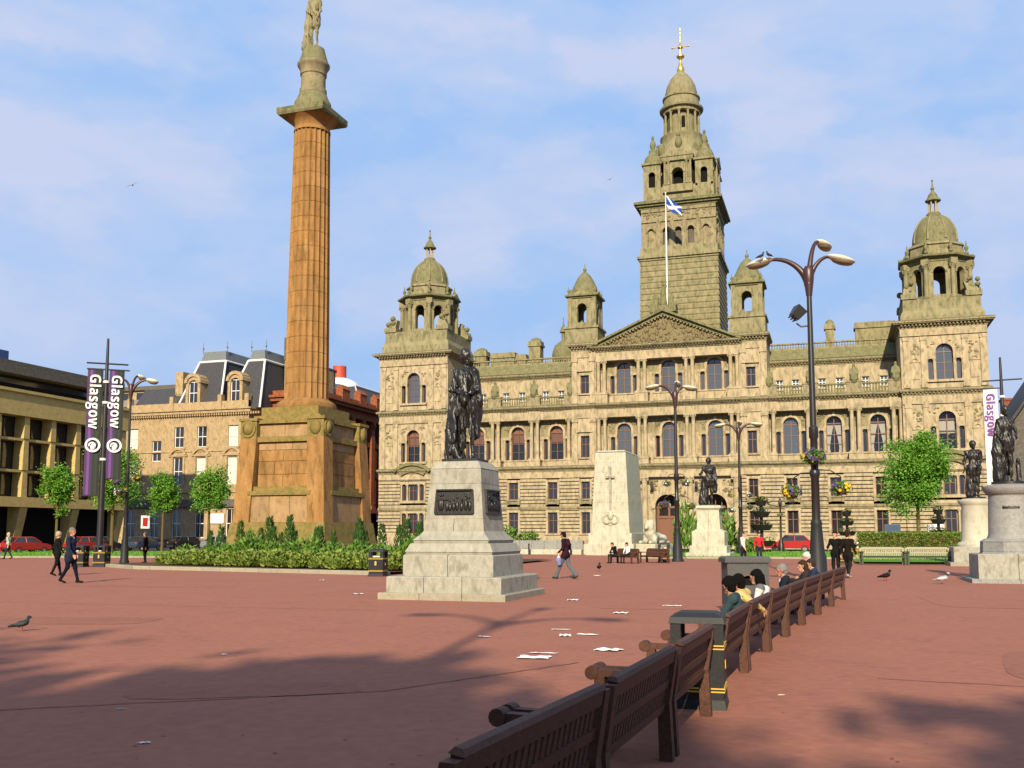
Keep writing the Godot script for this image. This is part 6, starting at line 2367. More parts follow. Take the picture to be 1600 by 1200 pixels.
# ---------------------------------------------------------------- buildings on the right
func right_buildings() -> void:
	var o := thing("dark_gabled_hall", "dark grey gabled building in shade at the right edge beyond the monuments", "building", Vector3(25, 0, -126))
	var b := B.new()
	b.prism(PackedVector2Array([Vector2(-7.4, 0), Vector2(8, 0), Vector2(8, 12), Vector2(0, 23), Vector2(-7.4, 12)]), -8, 8)
	part("wall", b, M.grime, o)
	for s in [[-7.9, 11.5, 0.0, 23.3], [0.0, 23.3, 8.4, 11.5]]:
		b = B.new()
		b.prism(PackedVector2Array([Vector2(s[0], s[1]), Vector2(s[2], s[3]), Vector2(s[2], s[3] + .5), Vector2(s[0], s[1] + .5)]), -8.3, 8.4)
		part("slate_roof", b, M.slate, o)
	for i in 3:
		b = B.new()
		b.box(-6.2 + i * 3.4, -4.6 + i * 3.4, 1.4, 5, 8.0, 8.12)
		part("window", b, M.glass_dark, o)
	b = B.new()
	b.box(-7.5, 8, 6.0, 6.5, 7.9, 8.15)
	part("string_course", b, M.paving, o)
	o = thing("brick_house", "white and red brick house with a tall chimney beyond the right banner mast", "building", Vector3(25.0, 0, -142))
	b = B.new()
	b.box(-3.4, 14, 0, 14, -6, 6)
	part("wall", b, M.red_stone, o)
	b = B.new()
	b.box(-3.6, 14, 14, 15.8, -6, 6.1)
	part("upper_wall", b, M.white, o)
	b = B.new()
	b.taper(-4.0, 14.6, -6.6, 6.6, 15.8, -3, 12, 0, 2, 16.8)
	part("slate_roof", b, M.slate, o)
	b = B.new()
	b.box(-4.3, -3.2, 8, 18.6, 3, 5)
	b.box(-4.4, -3.1, 18.6, 18.9, 2.9, 5.1)
	part("chimney", b, M.red_stone, o)
	b = B.new()
	b.ring(-1.5, 14.8, .0, .5, 6.1, 6.15, 0, TAU, 12)
	part("window", b, M.timber_red, o)

# ---------------------------------------------------------------- lamps
func lamp_post(label: String, at: Vector3, h: float, arms: Array, turn := 0.0, flood := 0.0) -> Node3D:
	# arms: [angle, reach, rise]; local angle 0 points along +x
	var o := thing("street_lamp", label, "street lamp", at, turn, "triple armed street lamps round the square")
	var b := B.new()
	b.lathe([Vector2(.37, 0), Vector2(.37, .12), Vector2(.31, .2), Vector2(.30, .9), Vector2(.25, 1.05), Vector2(.2, 1.7), Vector2(.18, 1.95), Vector2(.2, 2.02), Vector2(.15, 2.15)], 16)
	part("base", b, M.bin_black, o)
	var j := h - 1.5
	b = B.new()
	b.lathe([Vector2(.14, 2.1), Vector2(.135, 3.6), Vector2(.17, 3.65), Vector2(.17, 3.8), Vector2(.125, 3.86), Vector2(.12, 4.9), Vector2(.155, 4.95), Vector2(.155, 5.3), Vector2(.11, 5.35), Vector2(.085, j - .6)], 14)
	part("pole", b, M.lamp_black, o)
	b = B.new()
	b.lathe([Vector2(.10, j - .75), Vector2(.17, j - .2), Vector2(.2, j + .15), Vector2(.12, j + .3), Vector2(0, j + .33)], 14)
	part("arm_hub", b, M.lamp_maroon, o)
	for a in arms:
		var d := Vector3(cos(a[0]), 0, -sin(a[0]))
		var pts := []; var rd := []
		for i in 11:
			var u := i / 10.0
			pts.append(Vector3(0, j - .35, 0) + d * (a[1] * lerpf(1 - cos(u * PI / 2), u, .35)) + Vector3.UP * (a[2] * sin(u * PI / 2)))
			rd.append(lerpf(.13, .05, pow(u, .6)))
		b = B.new()
		b.tube(pts, rd, 8, 1.25)
		var arm := part("arm", b, M.lamp_maroon, o)
		var e: Vector3 = pts[10]
		var T := Transform3D(Basis(Vector3.UP, a[0]) * Basis(Vector3.BACK, .12 * (a[3] if a.size() > 3 else -1.0)), e)
		b = B.new()
		b.t = T
		b.ball(Vector3(.42, .02, 0), Vector3(.52, .14, .2), 14, 8)
		part("lamp_head", b, M.lamp_shell, arm)
		b = B.new()
		b.t = T
		b.ball(Vector3(.47, -.06, 0), Vector3(.40, .13, .17), 14, 8)
		part("lens", b, M.lamp_lens, arm)
	if flood > 0:
		b = B.new()
		b.tube([Vector3(0, flood - .35, 0), Vector3(-.3, flood - .37, 0), Vector3(-.45, flood - .25, .05)], [.03, .03, .03], 6)
		b.t = Transform3D(Basis(Vector3.UP, .5) * Basis(Vector3.BACK, -.7), Vector3(-.5, flood, .05))
		b.taper(-.16, .16, -.13, .13, -.05, -.2, .2, -.2, .2, .32)
		b.box(-.2, .2, .32, .36, -.2, .2)
		for i in 3: b.box(-.14 + i * .1, -.1 + i * .1, -.15, -.05, -.12, .12)
		part("floodlight", b, M.lamp_black, o)
	return o

var basket_meshes := []
func basket(label: String, at: Vector3, s := 1.0, variant := 0) -> void:
	var o := thing("hanging_basket", label, "flower basket", at, 0.0, "hanging flower baskets on the lamps")
	var b := B.new()
	b.lathe([Vector2(0, -.28), Vector2(.16, -.24), Vector2(.26, -.1), Vector2(.29, .02), Vector2(.25, .02), Vector2(.2, -.12)], 14)
	part("bowl", b, M.soil, o)
	b = B.new()
	var g := RandomNumberGenerator.new()
	g.seed = 40 + variant
	for i in 380:
		var d := Vector3(g.randfn(0, 1), g.randfn(.15, .7), g.randfn(0, 1)).normalized()
		b.col = Color(.045, .12, .02).lerp(Color(.11, .21, .04), g.randf())
		b.leaf(d * g.randf_range(.18, .38) * Vector3(1.05, .8, 1.05), Vector3(g.randfn(0, 1), g.randfn(-.3, 1), g.randfn(0, 1)).normalized(), Vector3(g.randfn(0, 1), g.randfn(0, 1), g.randfn(0, 1)).normalized(), .12, .035)
	stuff(part("foliage", b, M.leaves, o))
	b = B.new()
	var cols := [L(.70, .48, .03), L(.11, .06, .22), L(.75, .75, .74), L(.08, .045, .16), L(.12, .07, .22)]
	for i in 46:
		var d := Vector3(g.randfn(0, 1), g.randfn(.2, .6), g.randfn(0, 1)).normalized()
		var q := int((atan2(d.z, d.x) + PI) / TAU * 4.99 + g.randf() * .8 + variant) % 5
		b.col = cols[q]
		var p := d * g.randf_range(.36, .44) * Vector3(1.05, .8, 1.05)
		for k in 5:
			var u := d.cross(Vector3(.3, 1, .2)).normalized().rotated(d, TAU * k / 5)
			b.leaf(p, (u + d * .3).normalized(), u.cross(d).normalized(), .075, .035)
	stuff(part("flowers", b, M.petals, o))
	o.scale = Vector3.ONE * s

func lamps() -> void:
	# the three arms: one to the left, one to the right, one up and away
	lamp_post("tall black street lamp rising behind the bench row, tallest in the photo", Vector3(-.61, 0, -34.94), 12.15, [[PI - .15, 1.25, 1.05, -1.4], [.35, .75, 1.0, -1.9], [PI / 2 - .45, .8, 1.7, -.6]], 0.0, 9.2)
	lamp_post("street lamp in front of the civic hall's central entrance arch", Vector3(-9.18, 0, -60.24), 11.7, [[PI - .25, 1.1, 1.05], [PI / 2, .8, 1.3], [.45, .55, .9]])
	lamp_post("street lamp on the lawn right of the small standing statue", Vector3(-7.16, .1, -80.08), 11.3, [[PI - .2, 1.1, .95], [.15, 1.0, .95], [PI / 2, .8, 1.2]])
	lamp_post("street lamp on the left beside the tall double banner mast", Vector3(-38.84, 0, -46.87), 11.6, [[.5, 1.2, .9], [PI - .3, 1.1, .95], [PI / 2, .8, 1.2]]).scale = Vector3(.72, 1, .72)
	# behind the photographer: its shadow falls on the paving
	lamp_post("street lamp standing behind the viewpoint whose shadow crosses the paving", Vector3(-2.85, 0, 3.3), 12.2, [[PI - .1, 1.5, 1.05], [.1, 1.4, 1.05], [PI / 2, 1.2, 1.4]])
	# small twin lamp in front of the right wing
	var o := thing("street_lamp", "short black lamp post with two flower baskets before the right wing", "street lamp", Vector3(-4.69, .1, -92.0))
	var b := B.new()
	b.lathe([Vector2(.3, 0), Vector2(.28, .6), Vector2(.1, 1.2), Vector2(.075, 4.0), Vector2(.13, 4.1), Vector2(.16, 4.4), Vector2(.1, 4.7), Vector2(0, 4.9)], 12)
	part("pole", b, M.lamp_black, o)
	b = B.new()
	b.tube([Vector3(-1.1, 4.3, 0), Vector3(0, 4.0, 0), Vector3(1.1, 4.3, 0)], [.05, .05, .05], 6)
	part("arm", b, M.lamp_black, o)
	var spots := [
		[Vector3(-.61, 4.25, -34.62), 1.25, "yellow and purple flower basket on the tall lamp post, highest of its three"],
		[Vector3(-1.38, 3.1, -34.6), 1.1, "white and purple flower basket hung left of the tall lamp post"],
		[Vector3(.22, 3.2, -35.0), 1.1, "yellow and purple flower basket hung right of the tall lamp post"],
		[Vector3(-9.75, 4.75, -60.0), .85, "flower basket high on the left of the lamp before the entrance arch"],
		[Vector3(-8.55, 4.75, -60.0), .85, "flower basket high on the right of the lamp before the entrance arch"],
		[Vector3(-9.9, 3.45, -60.0), 1.1, "lower left flower basket on the lamp before the entrance arch"],
		[Vector3(-8.3, 3.35, -60.0), .9, "lower right flower basket on the lamp before the entrance arch"],
		[Vector3(-7.85, 4.75, -79.9), .85, "upper left flower basket on the lamp right of the small statue"],
		[Vector3(-6.4, 4.75, -79.9), .85, "upper right flower basket on the lamp right of the small statue"],
		[Vector3(-7.8, 3.6, -79.9), 1.0, "lower left flower basket on the lamp right of the small statue"],
		[Vector3(-6.4, 3.8, -79.9), 1.0, "lower right flower basket on the lamp right of the small statue"],
		[Vector3(-39.4, 4.7, -46.6), 1.0, "upper left flower basket on the lamp beside the double banner mast"],
		[Vector3(-38.2, 4.9, -46.9), 1.0, "upper right flower basket on the lamp beside the double banner mast"],
		[Vector3(-38.9, 4.1, -46.4), 1.1, "lower flower basket on the lamp beside the double banner mast"],
		[Vector3(-5.75, 4.6, -91.8), .8, "left flower basket of the short lamp before the right wing"],
		[Vector3(-3.65, 4.6, -91.8), .8, "right flower basket of the short lamp before the right wing"],
		[Vector3(-4.69, 3.4, -91.7), .8, "middle flower basket of the short lamp before the right wing"],
	]
	for i in spots.size(): basket(spots[i][2], spots[i][0], spots[i][1] * .78, i)
	# brackets that carry the baskets
	for d in [[Vector3(-.61, 0, -34.94), [[Vector3(-1.38, 3.5, -34.6)], [Vector3(.22, 3.6, -35.0)]], 4.0], [Vector3(-9.18, 0, -60.24), [[Vector3(-9.75, 5.1, -60.0)], [Vector3(-8.55, 5.1, -60.0)], [Vector3(-9.9, 3.85, -60.0)], [Vector3(-8.3, 3.75, -60.0)]], 5.2], [Vector3(-7.16, 0, -80.08), [[Vector3(-7.85, 5.1, -79.9)], [Vector3(-6.4, 5.1, -79.9)], [Vector3(-7.8, 4.0, -79.9)], [Vector3(-6.4, 4.2, -79.9)]], 5.2], [Vector3(-38.84, 0, -46.87), [[Vector3(-39.4, 5.1, -46.6)], [Vector3(-38.2, 5.3, -46.9)], [Vector3(-38.9, 4.5, -46.4)]], 5.3]]:
		var post: Node3D = null
		for c in get_children():
			if String(c.name).begins_with("street_lamp") and (c.position - d[0]).length() < .3: post = c
		for e in d[1]:
			var q := B.new()
			var p: Vector3 = e[0] - post.position
			q.tube([Vector3(0, p.y + .25, 0), p * Vector3(.6, 0, .6) + Vector3(0, p.y + .22, 0), p, p - Vector3(0, .3, 0)], [.025, .025, .02, .012], 6)
			part("basket_bracket", q, M.lamp_black, post)

# ---------------------------------------------------------------- banner masts
func text_part(nm: String, s: String, size: float, mat: Material, parent: Node, T: Transform3D) -> void:
	var tm := TextMesh.new()
	var sf := SystemFont.new()
	sf.font_names = PackedStringArray(["Droid Sans"])
	sf.font_weight = 700
	tm.font = sf
	tm.text = s
	tm.font_size = 64
	tm.pixel_size = size / 64.0
	tm.depth = .012
	var o := put(nm, tm, mat, parent)
	o.transform = T

func banner(o: Node, x0: float, x1: float, y0: float, y1: float, cloth: Material, ink: Material, s: String, emblem: float, green: bool) -> void:
	var b := B.new()
	# cloth hanging between its two battens, with a slight belly and waves
	var N := 24
	for i in N:
		for k in 6:
			var q := []
			for e in [[0, 0], [1, 0], [1, 1], [0, 1]]:
				var u: float = (k + e[0]) / 6.0; var w: float = (i + e[1]) / float(N)
				q.append(Vector3(lerpf(x0, x1, u), lerpf(y0, y1, w), .05 * sin(w * 9.0 + u * 2.0) * sin(PI * w) + .02))
			if green: b.col = [L(.06, .03, .09), L(.17, .05, .28), L(.05, .025, .08), L(.018, .022, .022), L(.015, .035, .018), L(.012, .014, .013)][k]
			b.quad(q[0], q[1], q[2], q[3])
	var bn := part("banner", b, cloth, o)
	b = B.new()
	b.box(x0 - .05, x1 + .25, y1, y1 + .07, -.03, .05)
	b.box(x0 - .05, x1 + .25, y0 - .07, y0, -.03, .05)
	part("batten", b, M.lamp_black, bn)
	var w2 := x1 - x0
	var size := w2 * (.95 if emblem > 0.0 else .85)
	text_part("lettering", s, size, ink, bn, Transform3D(Basis(Vector3.BACK, -PI / 2), Vector3((x0 + x1) / 2, y1 - .25 - size * 2.0, .10)))
	if emblem > 0.0:
		b = B.new()
		var cy := y1 - 4.0
		b.ring((x0 + x1) / 2, cy, w2 * .36, w2 * .5, .06, .10, 0, TAU, 24)
		b.ring((x0 + x1) / 2 - .03, cy - .02, w2 * .14, w2 * .25, .06, .10, -1.0, PI * 1.1, 18)
		b.ball(Vector3((x0 + x1) / 2 + .02, cy - .12, .09), Vector3(w2 * .18, w2 * .26, .02), 12, 6)
		part("round_emblem", b, ink, bn)

func mast(nm_label: String, at: Vector3, turn: float, cross: Array) -> Node3D:
	var o := thing("banner_mast", nm_label, "banner mast", at, turn)
	var b := B.new()
	b.lathe([Vector2(.26, 0), Vector2(.26, .3), Vector2(.17, .4), Vector2(.15, 4.0), Vector2(.11, 9.0), Vector2(.06, 12.0), Vector2(0, 12.02)], 12)
	part("mast", b, M.lamp_black, o)
	b = B.new()
	b.tube([Vector3(cross[0], 10.65, 0), Vector3(cross[1], 10.65, 0)], [.045, .045], 8)
	part("crossbar", b, M.lamp_black, o)
	for y in [5.5, 8.5, 9.6]:
		b = B.new()
		b.lathe([Vector2(.0, y), Vector2(.17, y + .01), Vector2(.17, y + .13), Vector2(0, y + .14)], 10)
		part("collar", b, M.white, o)
	return o

func masts() -> void:
	var o := mast("tall black mast with two purple vertical banners on the left", Vector3(-36.4, 0, -42.0), .68, [-1.0, 1.05])
	banner(o, -.92, -.16, 3.7, 10.3, M.plain, M.letter, "Glasgow", 1.5, true)
	banner(o, .14, .88, 4.6, 10.3, M.plain, M.letter, "Glasgow", 1.5, true)
	o = mast("tall dark mast with one white banner at the right edge", Vector3(9.5, 0, -62.9), -.15, [-1.0, 1.1])
	banner(o, -.98, -.24, 4.0, 10.15, M.white, M.purple, "Glasgow", 0.0, false)

# ---------------------------------------------------------------- benches
var row_pts := [[3.4, -1.47], [5.5, -1.30], [7.5, -1.22], [9.75, -1.16], [12.5, -1.08], [15.4, -.92], [19.1, -.62], [24.2, -.12], [26.7, .16]]
func row_point(a: float) -> Vector3:
	for i in row_pts.size() - 1:
		if a <= row_pts[i + 1][0] or i == row_pts.size() - 2:
			return Vector3(lerpf(row_pts[i][1], row_pts[i + 1][1], (a - row_pts[i][0]) / (row_pts[i + 1][0] - row_pts[i][0])), 0, -a)
	return Vector3.ZERO

func make_bench(l: float, label: String) -> Node3D:
	# sits facing +z; the back posts stand on z = 0; origin at the middle of the back line
	var o := thing("bench", label, "bench", Vector3.ZERO, 0.0, "wooden benches in the long row")
	var h := .80
	var W: Material = M.bench_wood
	for s in [-1, 1]:
		var b := B.new()
		var x: float = s * (l / 2 - .045)
		b.taper(x - .045, x + .045, -.05, .05, 0, x - .045, x + .045, -.03, .06, .42)
		b.taper(x - .045, x + .045, -.03, .06, .42, x - .04, x + .04, -.09, -.02, h)
		part("back_post", b, W, o)
		b = B.new()
		b.box(x - .04, x + .04, 0, .60, .46, .54)
		part("front_leg", b, W, o)
		b = B.new()
		b.box(x - .038, x + .038, .585, .635, -.02, .52)
		b.tube([Vector3(x - .05, .61, .56), Vector3(x + .05, .61, .56)], [.052, .052], 12)
		part("arm", b, W, o)
		b = B.new()
		b.box(x - .03, x + .03, .33, .40, .05, .48)
		part("side_rail", b, W, o)
	var top := B.new()
	top.t = Transform3D(Basis(Vector3.RIGHT, -.19), Vector3(0, .42, .02))
	var x0 := -l / 2 + .09; var x1 := l / 2 - .09
	top.box(x0, x1, .31, .40, -.03, .03)
	top.taper(x0 - .02, x1 + .02, -.035, .035, .40, x0, x1, -.02, .02, .425)
	part("top_rail", top, W, o)
	for y in [.15, -.03]:
		var r := B.new()
		r.t = top.t
		r.box(x0, x1, y - .03, y + .03, -.022, .022)
		part("back_rail", r, W, o)
	var n := int(l / .085)
	var sm := B.new()
	sm.t = Transform3D(Basis(Vector3.RIGHT, -.19), Vector3.ZERO)
	sm.box(-.021, .021, .003, .147 - .03, -.012, .012)
	var mesh_low := B.new()
	mesh_low.t = Transform3D(Basis(Vector3.RIGHT, -.19), Vector3(0, .42, .02))
	mesh_low.box(-.024, .024, .002, .118, -.012, .012)
	var ml := mesh_low.mesh()
	var mesh_up := B.new()
	mesh_up.t = mesh_low.t
	mesh_up.box(-.024, .024, .182, .308, -.012, .012)
	var mu := mesh_up.mesh()
	for i in n:
		var x := lerpf(x0 + .045, x1 - .045, (i + .5) / n)
		put("back_slat", mu, W, o, Vector3(x, 0, 0))
		put("back_slat", ml, W, o, Vector3(x, 0, 0))
	for i in 5:
		var b := B.new()
		b.stone(-l / 2 + .05, l / 2 - .05, .405, .432, .03 + i * .1, .12 + i * .1, .006)
		part("seat_slat", b, W, o)
	var a := B.new()
	a.box(-l / 2 + .08, l / 2 - .08, .34, .40, .44, .47)
	part("seat_rail", a, W, o)
	return o

func benches() -> void:
	var spans := [[3.5, 5.46], [5.54, 7.42], [7.52, 9.30], [10.25, 12.3], [12.4, 14.5], [14.6, 16.7], [16.8, 18.9], [19.0, 21.4], [21.5, 24.0], [24.1, 26.6]]
	var labels := ["dark brown slatted bench nearest the camera, cut off by the bottom edge", "second nearest dark brown bench of the row", "dark brown bench just before the black litter bin", "dark brown bench just beyond the black litter bin, before the seated people", "brown bench behind the person with long black hair", "brown bench behind the grey haired person in a suit", "brown bench behind the person with long brown hair", "brown bench behind the person in navy", "second farthest brown bench of the row, behind the person in navy's far side", "farthest brown bench of the row, under the white haired person"]
	var proto := make_bench(1.86, labels[0])
	for i in spans.size():
		var a := row_point(spans[i][0]); var c := row_point(spans[i][1])
		var mid := (a + c) / 2
		var turn := atan2(c.x - a.x, -(c.z - a.z))
		var o := proto if i == 0 else copy(proto, labels[i], mid, 0)
		o.position = mid
		o.rotation.y = -PI / 2 - turn
		o.scale = Vector3((spans[i][1] - spans[i][0]) / 1.86, 1, 1)
	var far := copy(proto, "reddish brown bench beside the cenotaph with two people on it", Vector3(-11.4, 0, -56.0), -.65, "wooden benches in the square")
	far = copy(proto, "reddish brown bench just right of the far bench with two people", Vector3(-9.9, 0, -57.2), -.65, "wooden benches in the square")
	# pale weathered benches in front of the hedge on the right
	var labels2 := ["weathered pale green bench in front of the hedge, left one of the two", "weathered pale green bench in front of the hedge, right one by the cream pedestal"]
	for i in 2:
		var o := copy(proto, labels2[i], Vector3(2.35 + i * 2.35, 0, -57.3 - i * .7), .16, "weathered benches by the hedge", Vector3(1.25, 1.15, 1))
		for c in o.get_children():
			c.material_override = M.pale_wood if String(c.name).begins_with("back") or String(c.name).begins_with("top") else M.green_wood

# ---------------------------------------------------------------- bins
func bin_black(label: String, at: Vector3, turn: float, s := 1.0) -> void:
	var o := thing("litter_bin", label, "litter bin", at, turn, "black litter bins")
	var b := B.new()
	b.taper(-.27, .27, -.27, .27, 0, -.25, .25, -.25, .25, .09)
	b.taper(-.24, .24, -.24, .24, .09, -.25, .25, -.25, .25, .60)
	part("body", b, M.bin_black, o)
	for y in [.16, .19, .56, .59]:
		b = B.new()
		b.box(-.256, .256, y, y + .012, -.256, .256)
		part("gold_band", b, M.yellow_line, o)
	for q in [[-1, -1], [1, -1], [-1, 1], [1, 1]]:
		b = B.new()
		b.box(q[0] * .2 - .05, q[0] * .2 + .05, .60, .80, q[1] * .2 - .05, q[1] * .2 + .05)
		part("hood_post", b, M.bin_black, o)
	b = B.new()
	b.taper(-.265, .265, -.265, .265, .80, -.25, .25, -.25, .25, .86)
	b.taper(-.25, .25, -.25, .25, .86, -.17, .17, -.17, .17, .90)
	part("hood", b, M.bin_black, o)
	b = B.new()
	b.box(-.2, .2, .5, .62, -.2, .2)
	part("liner", b, M.dark_hole, o)
	b = B.new()
	for i in 6: b.ball(Vector3(rng.randf_range(-.12, .12), .63, rng.randf_range(-.12, .12)), Vector3(.08, .05, .07), 9, 4)
	part("rubbish", b, M.curtain, o)
	b = B.new()
	b.box(.251, .258, .36, .44, -.03, .03)
	b.ring(0, .47, .0, .03, .251, .257, 0, TAU, 10)
	part("gold_crest", b, M.yellow_line, o)
	b = B.new()
	b.t = Transform3D(Basis(Vector3.UP, 0), Vector3.ZERO)
	b.box(-.03, .03, .36, .43, .251, .258)
	b.ring(0, .45, .0, .035, .25, .258, 0, TAU, 10)
	part("gold_crest", b, M.yellow_line, o)
	o.scale = Vector3.ONE * s

func bins() -> void:
	var p := row_point(9.82)
	bin_black("square black litter bin with gold bands in the bench row, nearest bin", p + Vector3(-.15, 0, 0), .06, 1.0)
	bin_black("black litter bin with a gold crest at the kerb left of the central monument", Vector3(-17.3, 0, -35.6), .1, 1.2)
	bin_black("black litter bin at the foot of the double banner mast", Vector3(-35.7, 0, -41.4), .2, 1.25)
	bin_black("black litter bin standing left of the one under the banner mast", Vector3(-36.7, 0, -41.0), .25, 1.25)
	bin_black("dark litter bin between the walking couple and the pale benches", Vector3(.45, 0, -57.0), .1, 1.3)
	bin_black("dark litter bin at the foot of the lamp before the entrance arch", Vector3(-9.75, 0, -58.6), .1, 1.3)
	# grey bin with an arched mouth
	var o := thing("litter_bin", "large mottled grey litter bin with an arched mouth behind the long haired person", "litter bin", Vector3(-1.8, 0, -20.8), .32)
	var b := B.new()
	b.box(-.44, .44, 0, .1, -.3, .3)
	b.arch(-.42, .42, .1, 1.08, 0, .2, .62, -.28, .30, true)
	b.box(-.21, .21, .1, .62, -.27, .28)
	part("body", b, M.bin_grey, o)
	b = B.new()
	b.stone(-.47, .47, 1.08, 1.2, -.33, .34, .04)
	part("lid", b, M.bin_grey, o)
	b = B.new()
	b.box(-.2, .2, .6, .84, -.28, .2)
	part("mouth", b, M.dark_hole, o)
	b = B.new()
	b.ring(0, .62, .2, .235, .29, .315)
	part("mouth_rim", b, M.timber_red, o)

# ---------------------------------------------------------------- trees
func tree(label: String, at: Vector3, h: float, r: Vector3, cy: float, leaves: int, seed_: int, dark := 0.0, group := "", lsize := .26) -> Node3D:
	var g := RandomNumberGenerator.new()
	g.seed = seed_
	var o := thing("tree", label, "tree", at, 0.0, group)
	var b := B.new()
	b.tube([Vector3(0, -.1, 0), Vector3(.02, .5, 0), Vector3(.03, cy * .6, .02), Vector3(-.03, cy * .95, 0), Vector3(.05, h * .86, .03)], [h * .021, h * .016, h * .013, h * .010, h * .003], 10)
	part("trunk", b, M.bark, o)
	b = B.new()
	var tips := []
	for i in 26:
		var a := g.randf() * TAU
		var y0 := lerpf(cy - r.y * .75, h * .8, g.randf())
		var d := Vector3(cos(a) * r.x, g.randf_range(.1, .7) * r.y, sin(a) * r.z) * g.randf_range(.45, .85)
		var s := Vector3(0, y0, 0)
		var e := s + d
		e.y = minf(e.y, cy + r.y * .9)
		b.tube([s, s.lerp(e, .5) + Vector3(0, -.1, 0), e], [h * .006, h * .004, h * .0015], 6)
		tips.append(e)
		tips.append(s.lerp(e, .65))
	part("limbs", b, M.bark, o)
	b = B.new()
	# clumps of leaves spread through an uneven crown
	var clumps := []
	for t in tips: clumps.append([t, g.randf_range(.16, .34)])
	for i in 46:
		var d := Vector3(g.randfn(0, 1), g.randfn(0, 1), g.randfn(0, 1)).normalized()
		var rr := pow(g.randf(), .4) * g.randf_range(.75, 1.08)
		var taper := 1.0 - .35 * maxf(d.y, 0.0)
		clumps.append([Vector3(0, cy, 0) + d * r * rr * Vector3(taper, 1, taper), g.randf_range(.15, .32)])
	for i in leaves:
		var c = clumps[g.randi() % clumps.size()]
		var d := Vector3(g.randfn(0, .6), g.randfn(0, .5), g.randfn(0, .6))
		var p: Vector3 = c[0] + d * c[1] * r.x
		var v := g.randf()
		var hue := absf(sin(c[0].x * 3.1 + c[0].y * 2.3 + seed_))
		b.col = Color(.06, .19, .014).lerp(Color(.165, .34, .038), v * .6 + hue * .4).lerp(Color(.03, .075, .012), dark)
		b.leaf(p, Vector3(g.randfn(0, 1), g.randfn(-.4, .7), g.randfn(0, 1)).normalized(), Vector3(g.randfn(0, 1), g.randfn(0, .5), g.randfn(0, 1)).normalized(), lsize * g.randf_range(.7, 1.3), lsize * .34)
	stuff(part("crown", b, M.leaves, o))
	return o

func trees() -> void:
	tree("bright green young tree on the lawn before the right corner tower", Vector3(6.76, .1, -91.2), 11.2, Vector3(2.75, 4.2, 2.7), 6.6, 30000, 11, 0.12, "", .22)
	var left := [
		[Vector3(-69.6, .1, -74.5), 9.0, Vector3(1.6, 2.5, 1.6), 6.0, "slender green tree in front of the concrete office block, leftmost tree"],
		[Vector3(-57.4, .1, -67.6), 9.4, Vector3(2.3, 2.7, 2.1), 6.0, "leafy green tree behind the double banner mast"],
		[Vector3(-64.6, .1, -83.4), 8.4, Vector3(1.5, 2.4, 1.5), 5.6, "small green tree standing before the mansard hotel's left windows"],
		[Vector3(-57.3, .1, -80.8), 9.2, Vector3(2.0, 2.9, 2.0), 6.0, "rounded green tree in front of the mansard hotel, rightmost of the left trees"]]
	for i in 4: tree(left[i][4], left[i][0], left[i][1], left[i][2], left[i][3], 10000, 21 + i, .12, "", .21)

func shrub_mesh(kind: String, seed_: int) -> Mesh:
	var g := RandomNumberGenerator.new()
	g.seed = seed_
	var b := B.new()
	if kind == "cone":
		for i in 420:
			var y := pow(g.randf(), 1.3) * 1.9
			var rr := .34 * (1.0 - y / 2.05) * sqrt(g.randf_range(.3, 1.0)) + .02
			var a := g.randf() * TAU
			b.col = Color(.02, .065, .014).lerp(Color(.06, .13, .025), g.randf())
			b.leaf(Vector3(cos(a) * rr, y + .05, sin(a) * rr), Vector3(cos(a) * .5, 1, sin(a) * .5).normalized(), Vector3(-sin(a), 0, cos(a)), .2, .03)
	elif kind == "bush":
		for i in 420:
			var d := Vector3(g.randfn(0, 1), absf(g.randfn(0, .9)), g.randfn(0, 1)).normalized() * pow(g.randf(), .35)
			b.col = Color(.045, .12, .015).lerp(Color(.13, .23, .035), g.randf())
			b.leaf(d * Vector3(.55, .85, .55) + Vector3(0, .05, 0), Vector3(d.x + g.randfn(0, .5), .8, d.z + g.randfn(0, .5)).normalized(), Vector3(g.randfn(0, 1), g.randfn(0, .3), g.randfn(0, 1)).normalized(), .2, .05)
	else:
		for i in 200:
			var d := Vector3(g.randfn(0, 1), absf(g.randfn(0, .7)), g.randfn(0, 1)).normalized() * pow(g.randf(), .4)
			b.col = Color(.07, .135, .02).lerp(Color(.21, .25, .045), g.randf())
			b.leaf(d * Vector3(.38, .5, .38) + Vector3(0, .03, 0), Vector3(d.x + g.randfn(0, .5), .7, d.z + g.randfn(0, .5)).normalized(), Vector3(g.randfn(0, 1), g.randfn(0, .3), g.randfn(0, 1)).normalized(), .17, .055)
		for i in 4:
			b.col = L(.75, .72, .62)
			var p := Vector3(g.randf_range(-.25, .25), .5, g.randf_range(.0, .3))
			for k in 5: b.leaf(p, Vector3(cos(k * 1.25), .3, sin(k * 1.25)).normalized(), Vector3(-sin(k * 1.25), 0, cos(k * 1.25)), .06, .03)
	return b.mesh()

func bed_front(u: float) -> Vector3:
	return Vector3(lerpf(-35.5, -17.6, u), .1, lerpf(-42.4, -37.2, minf(u * 1.0, 1.0)) - .35 * sin(u * PI))

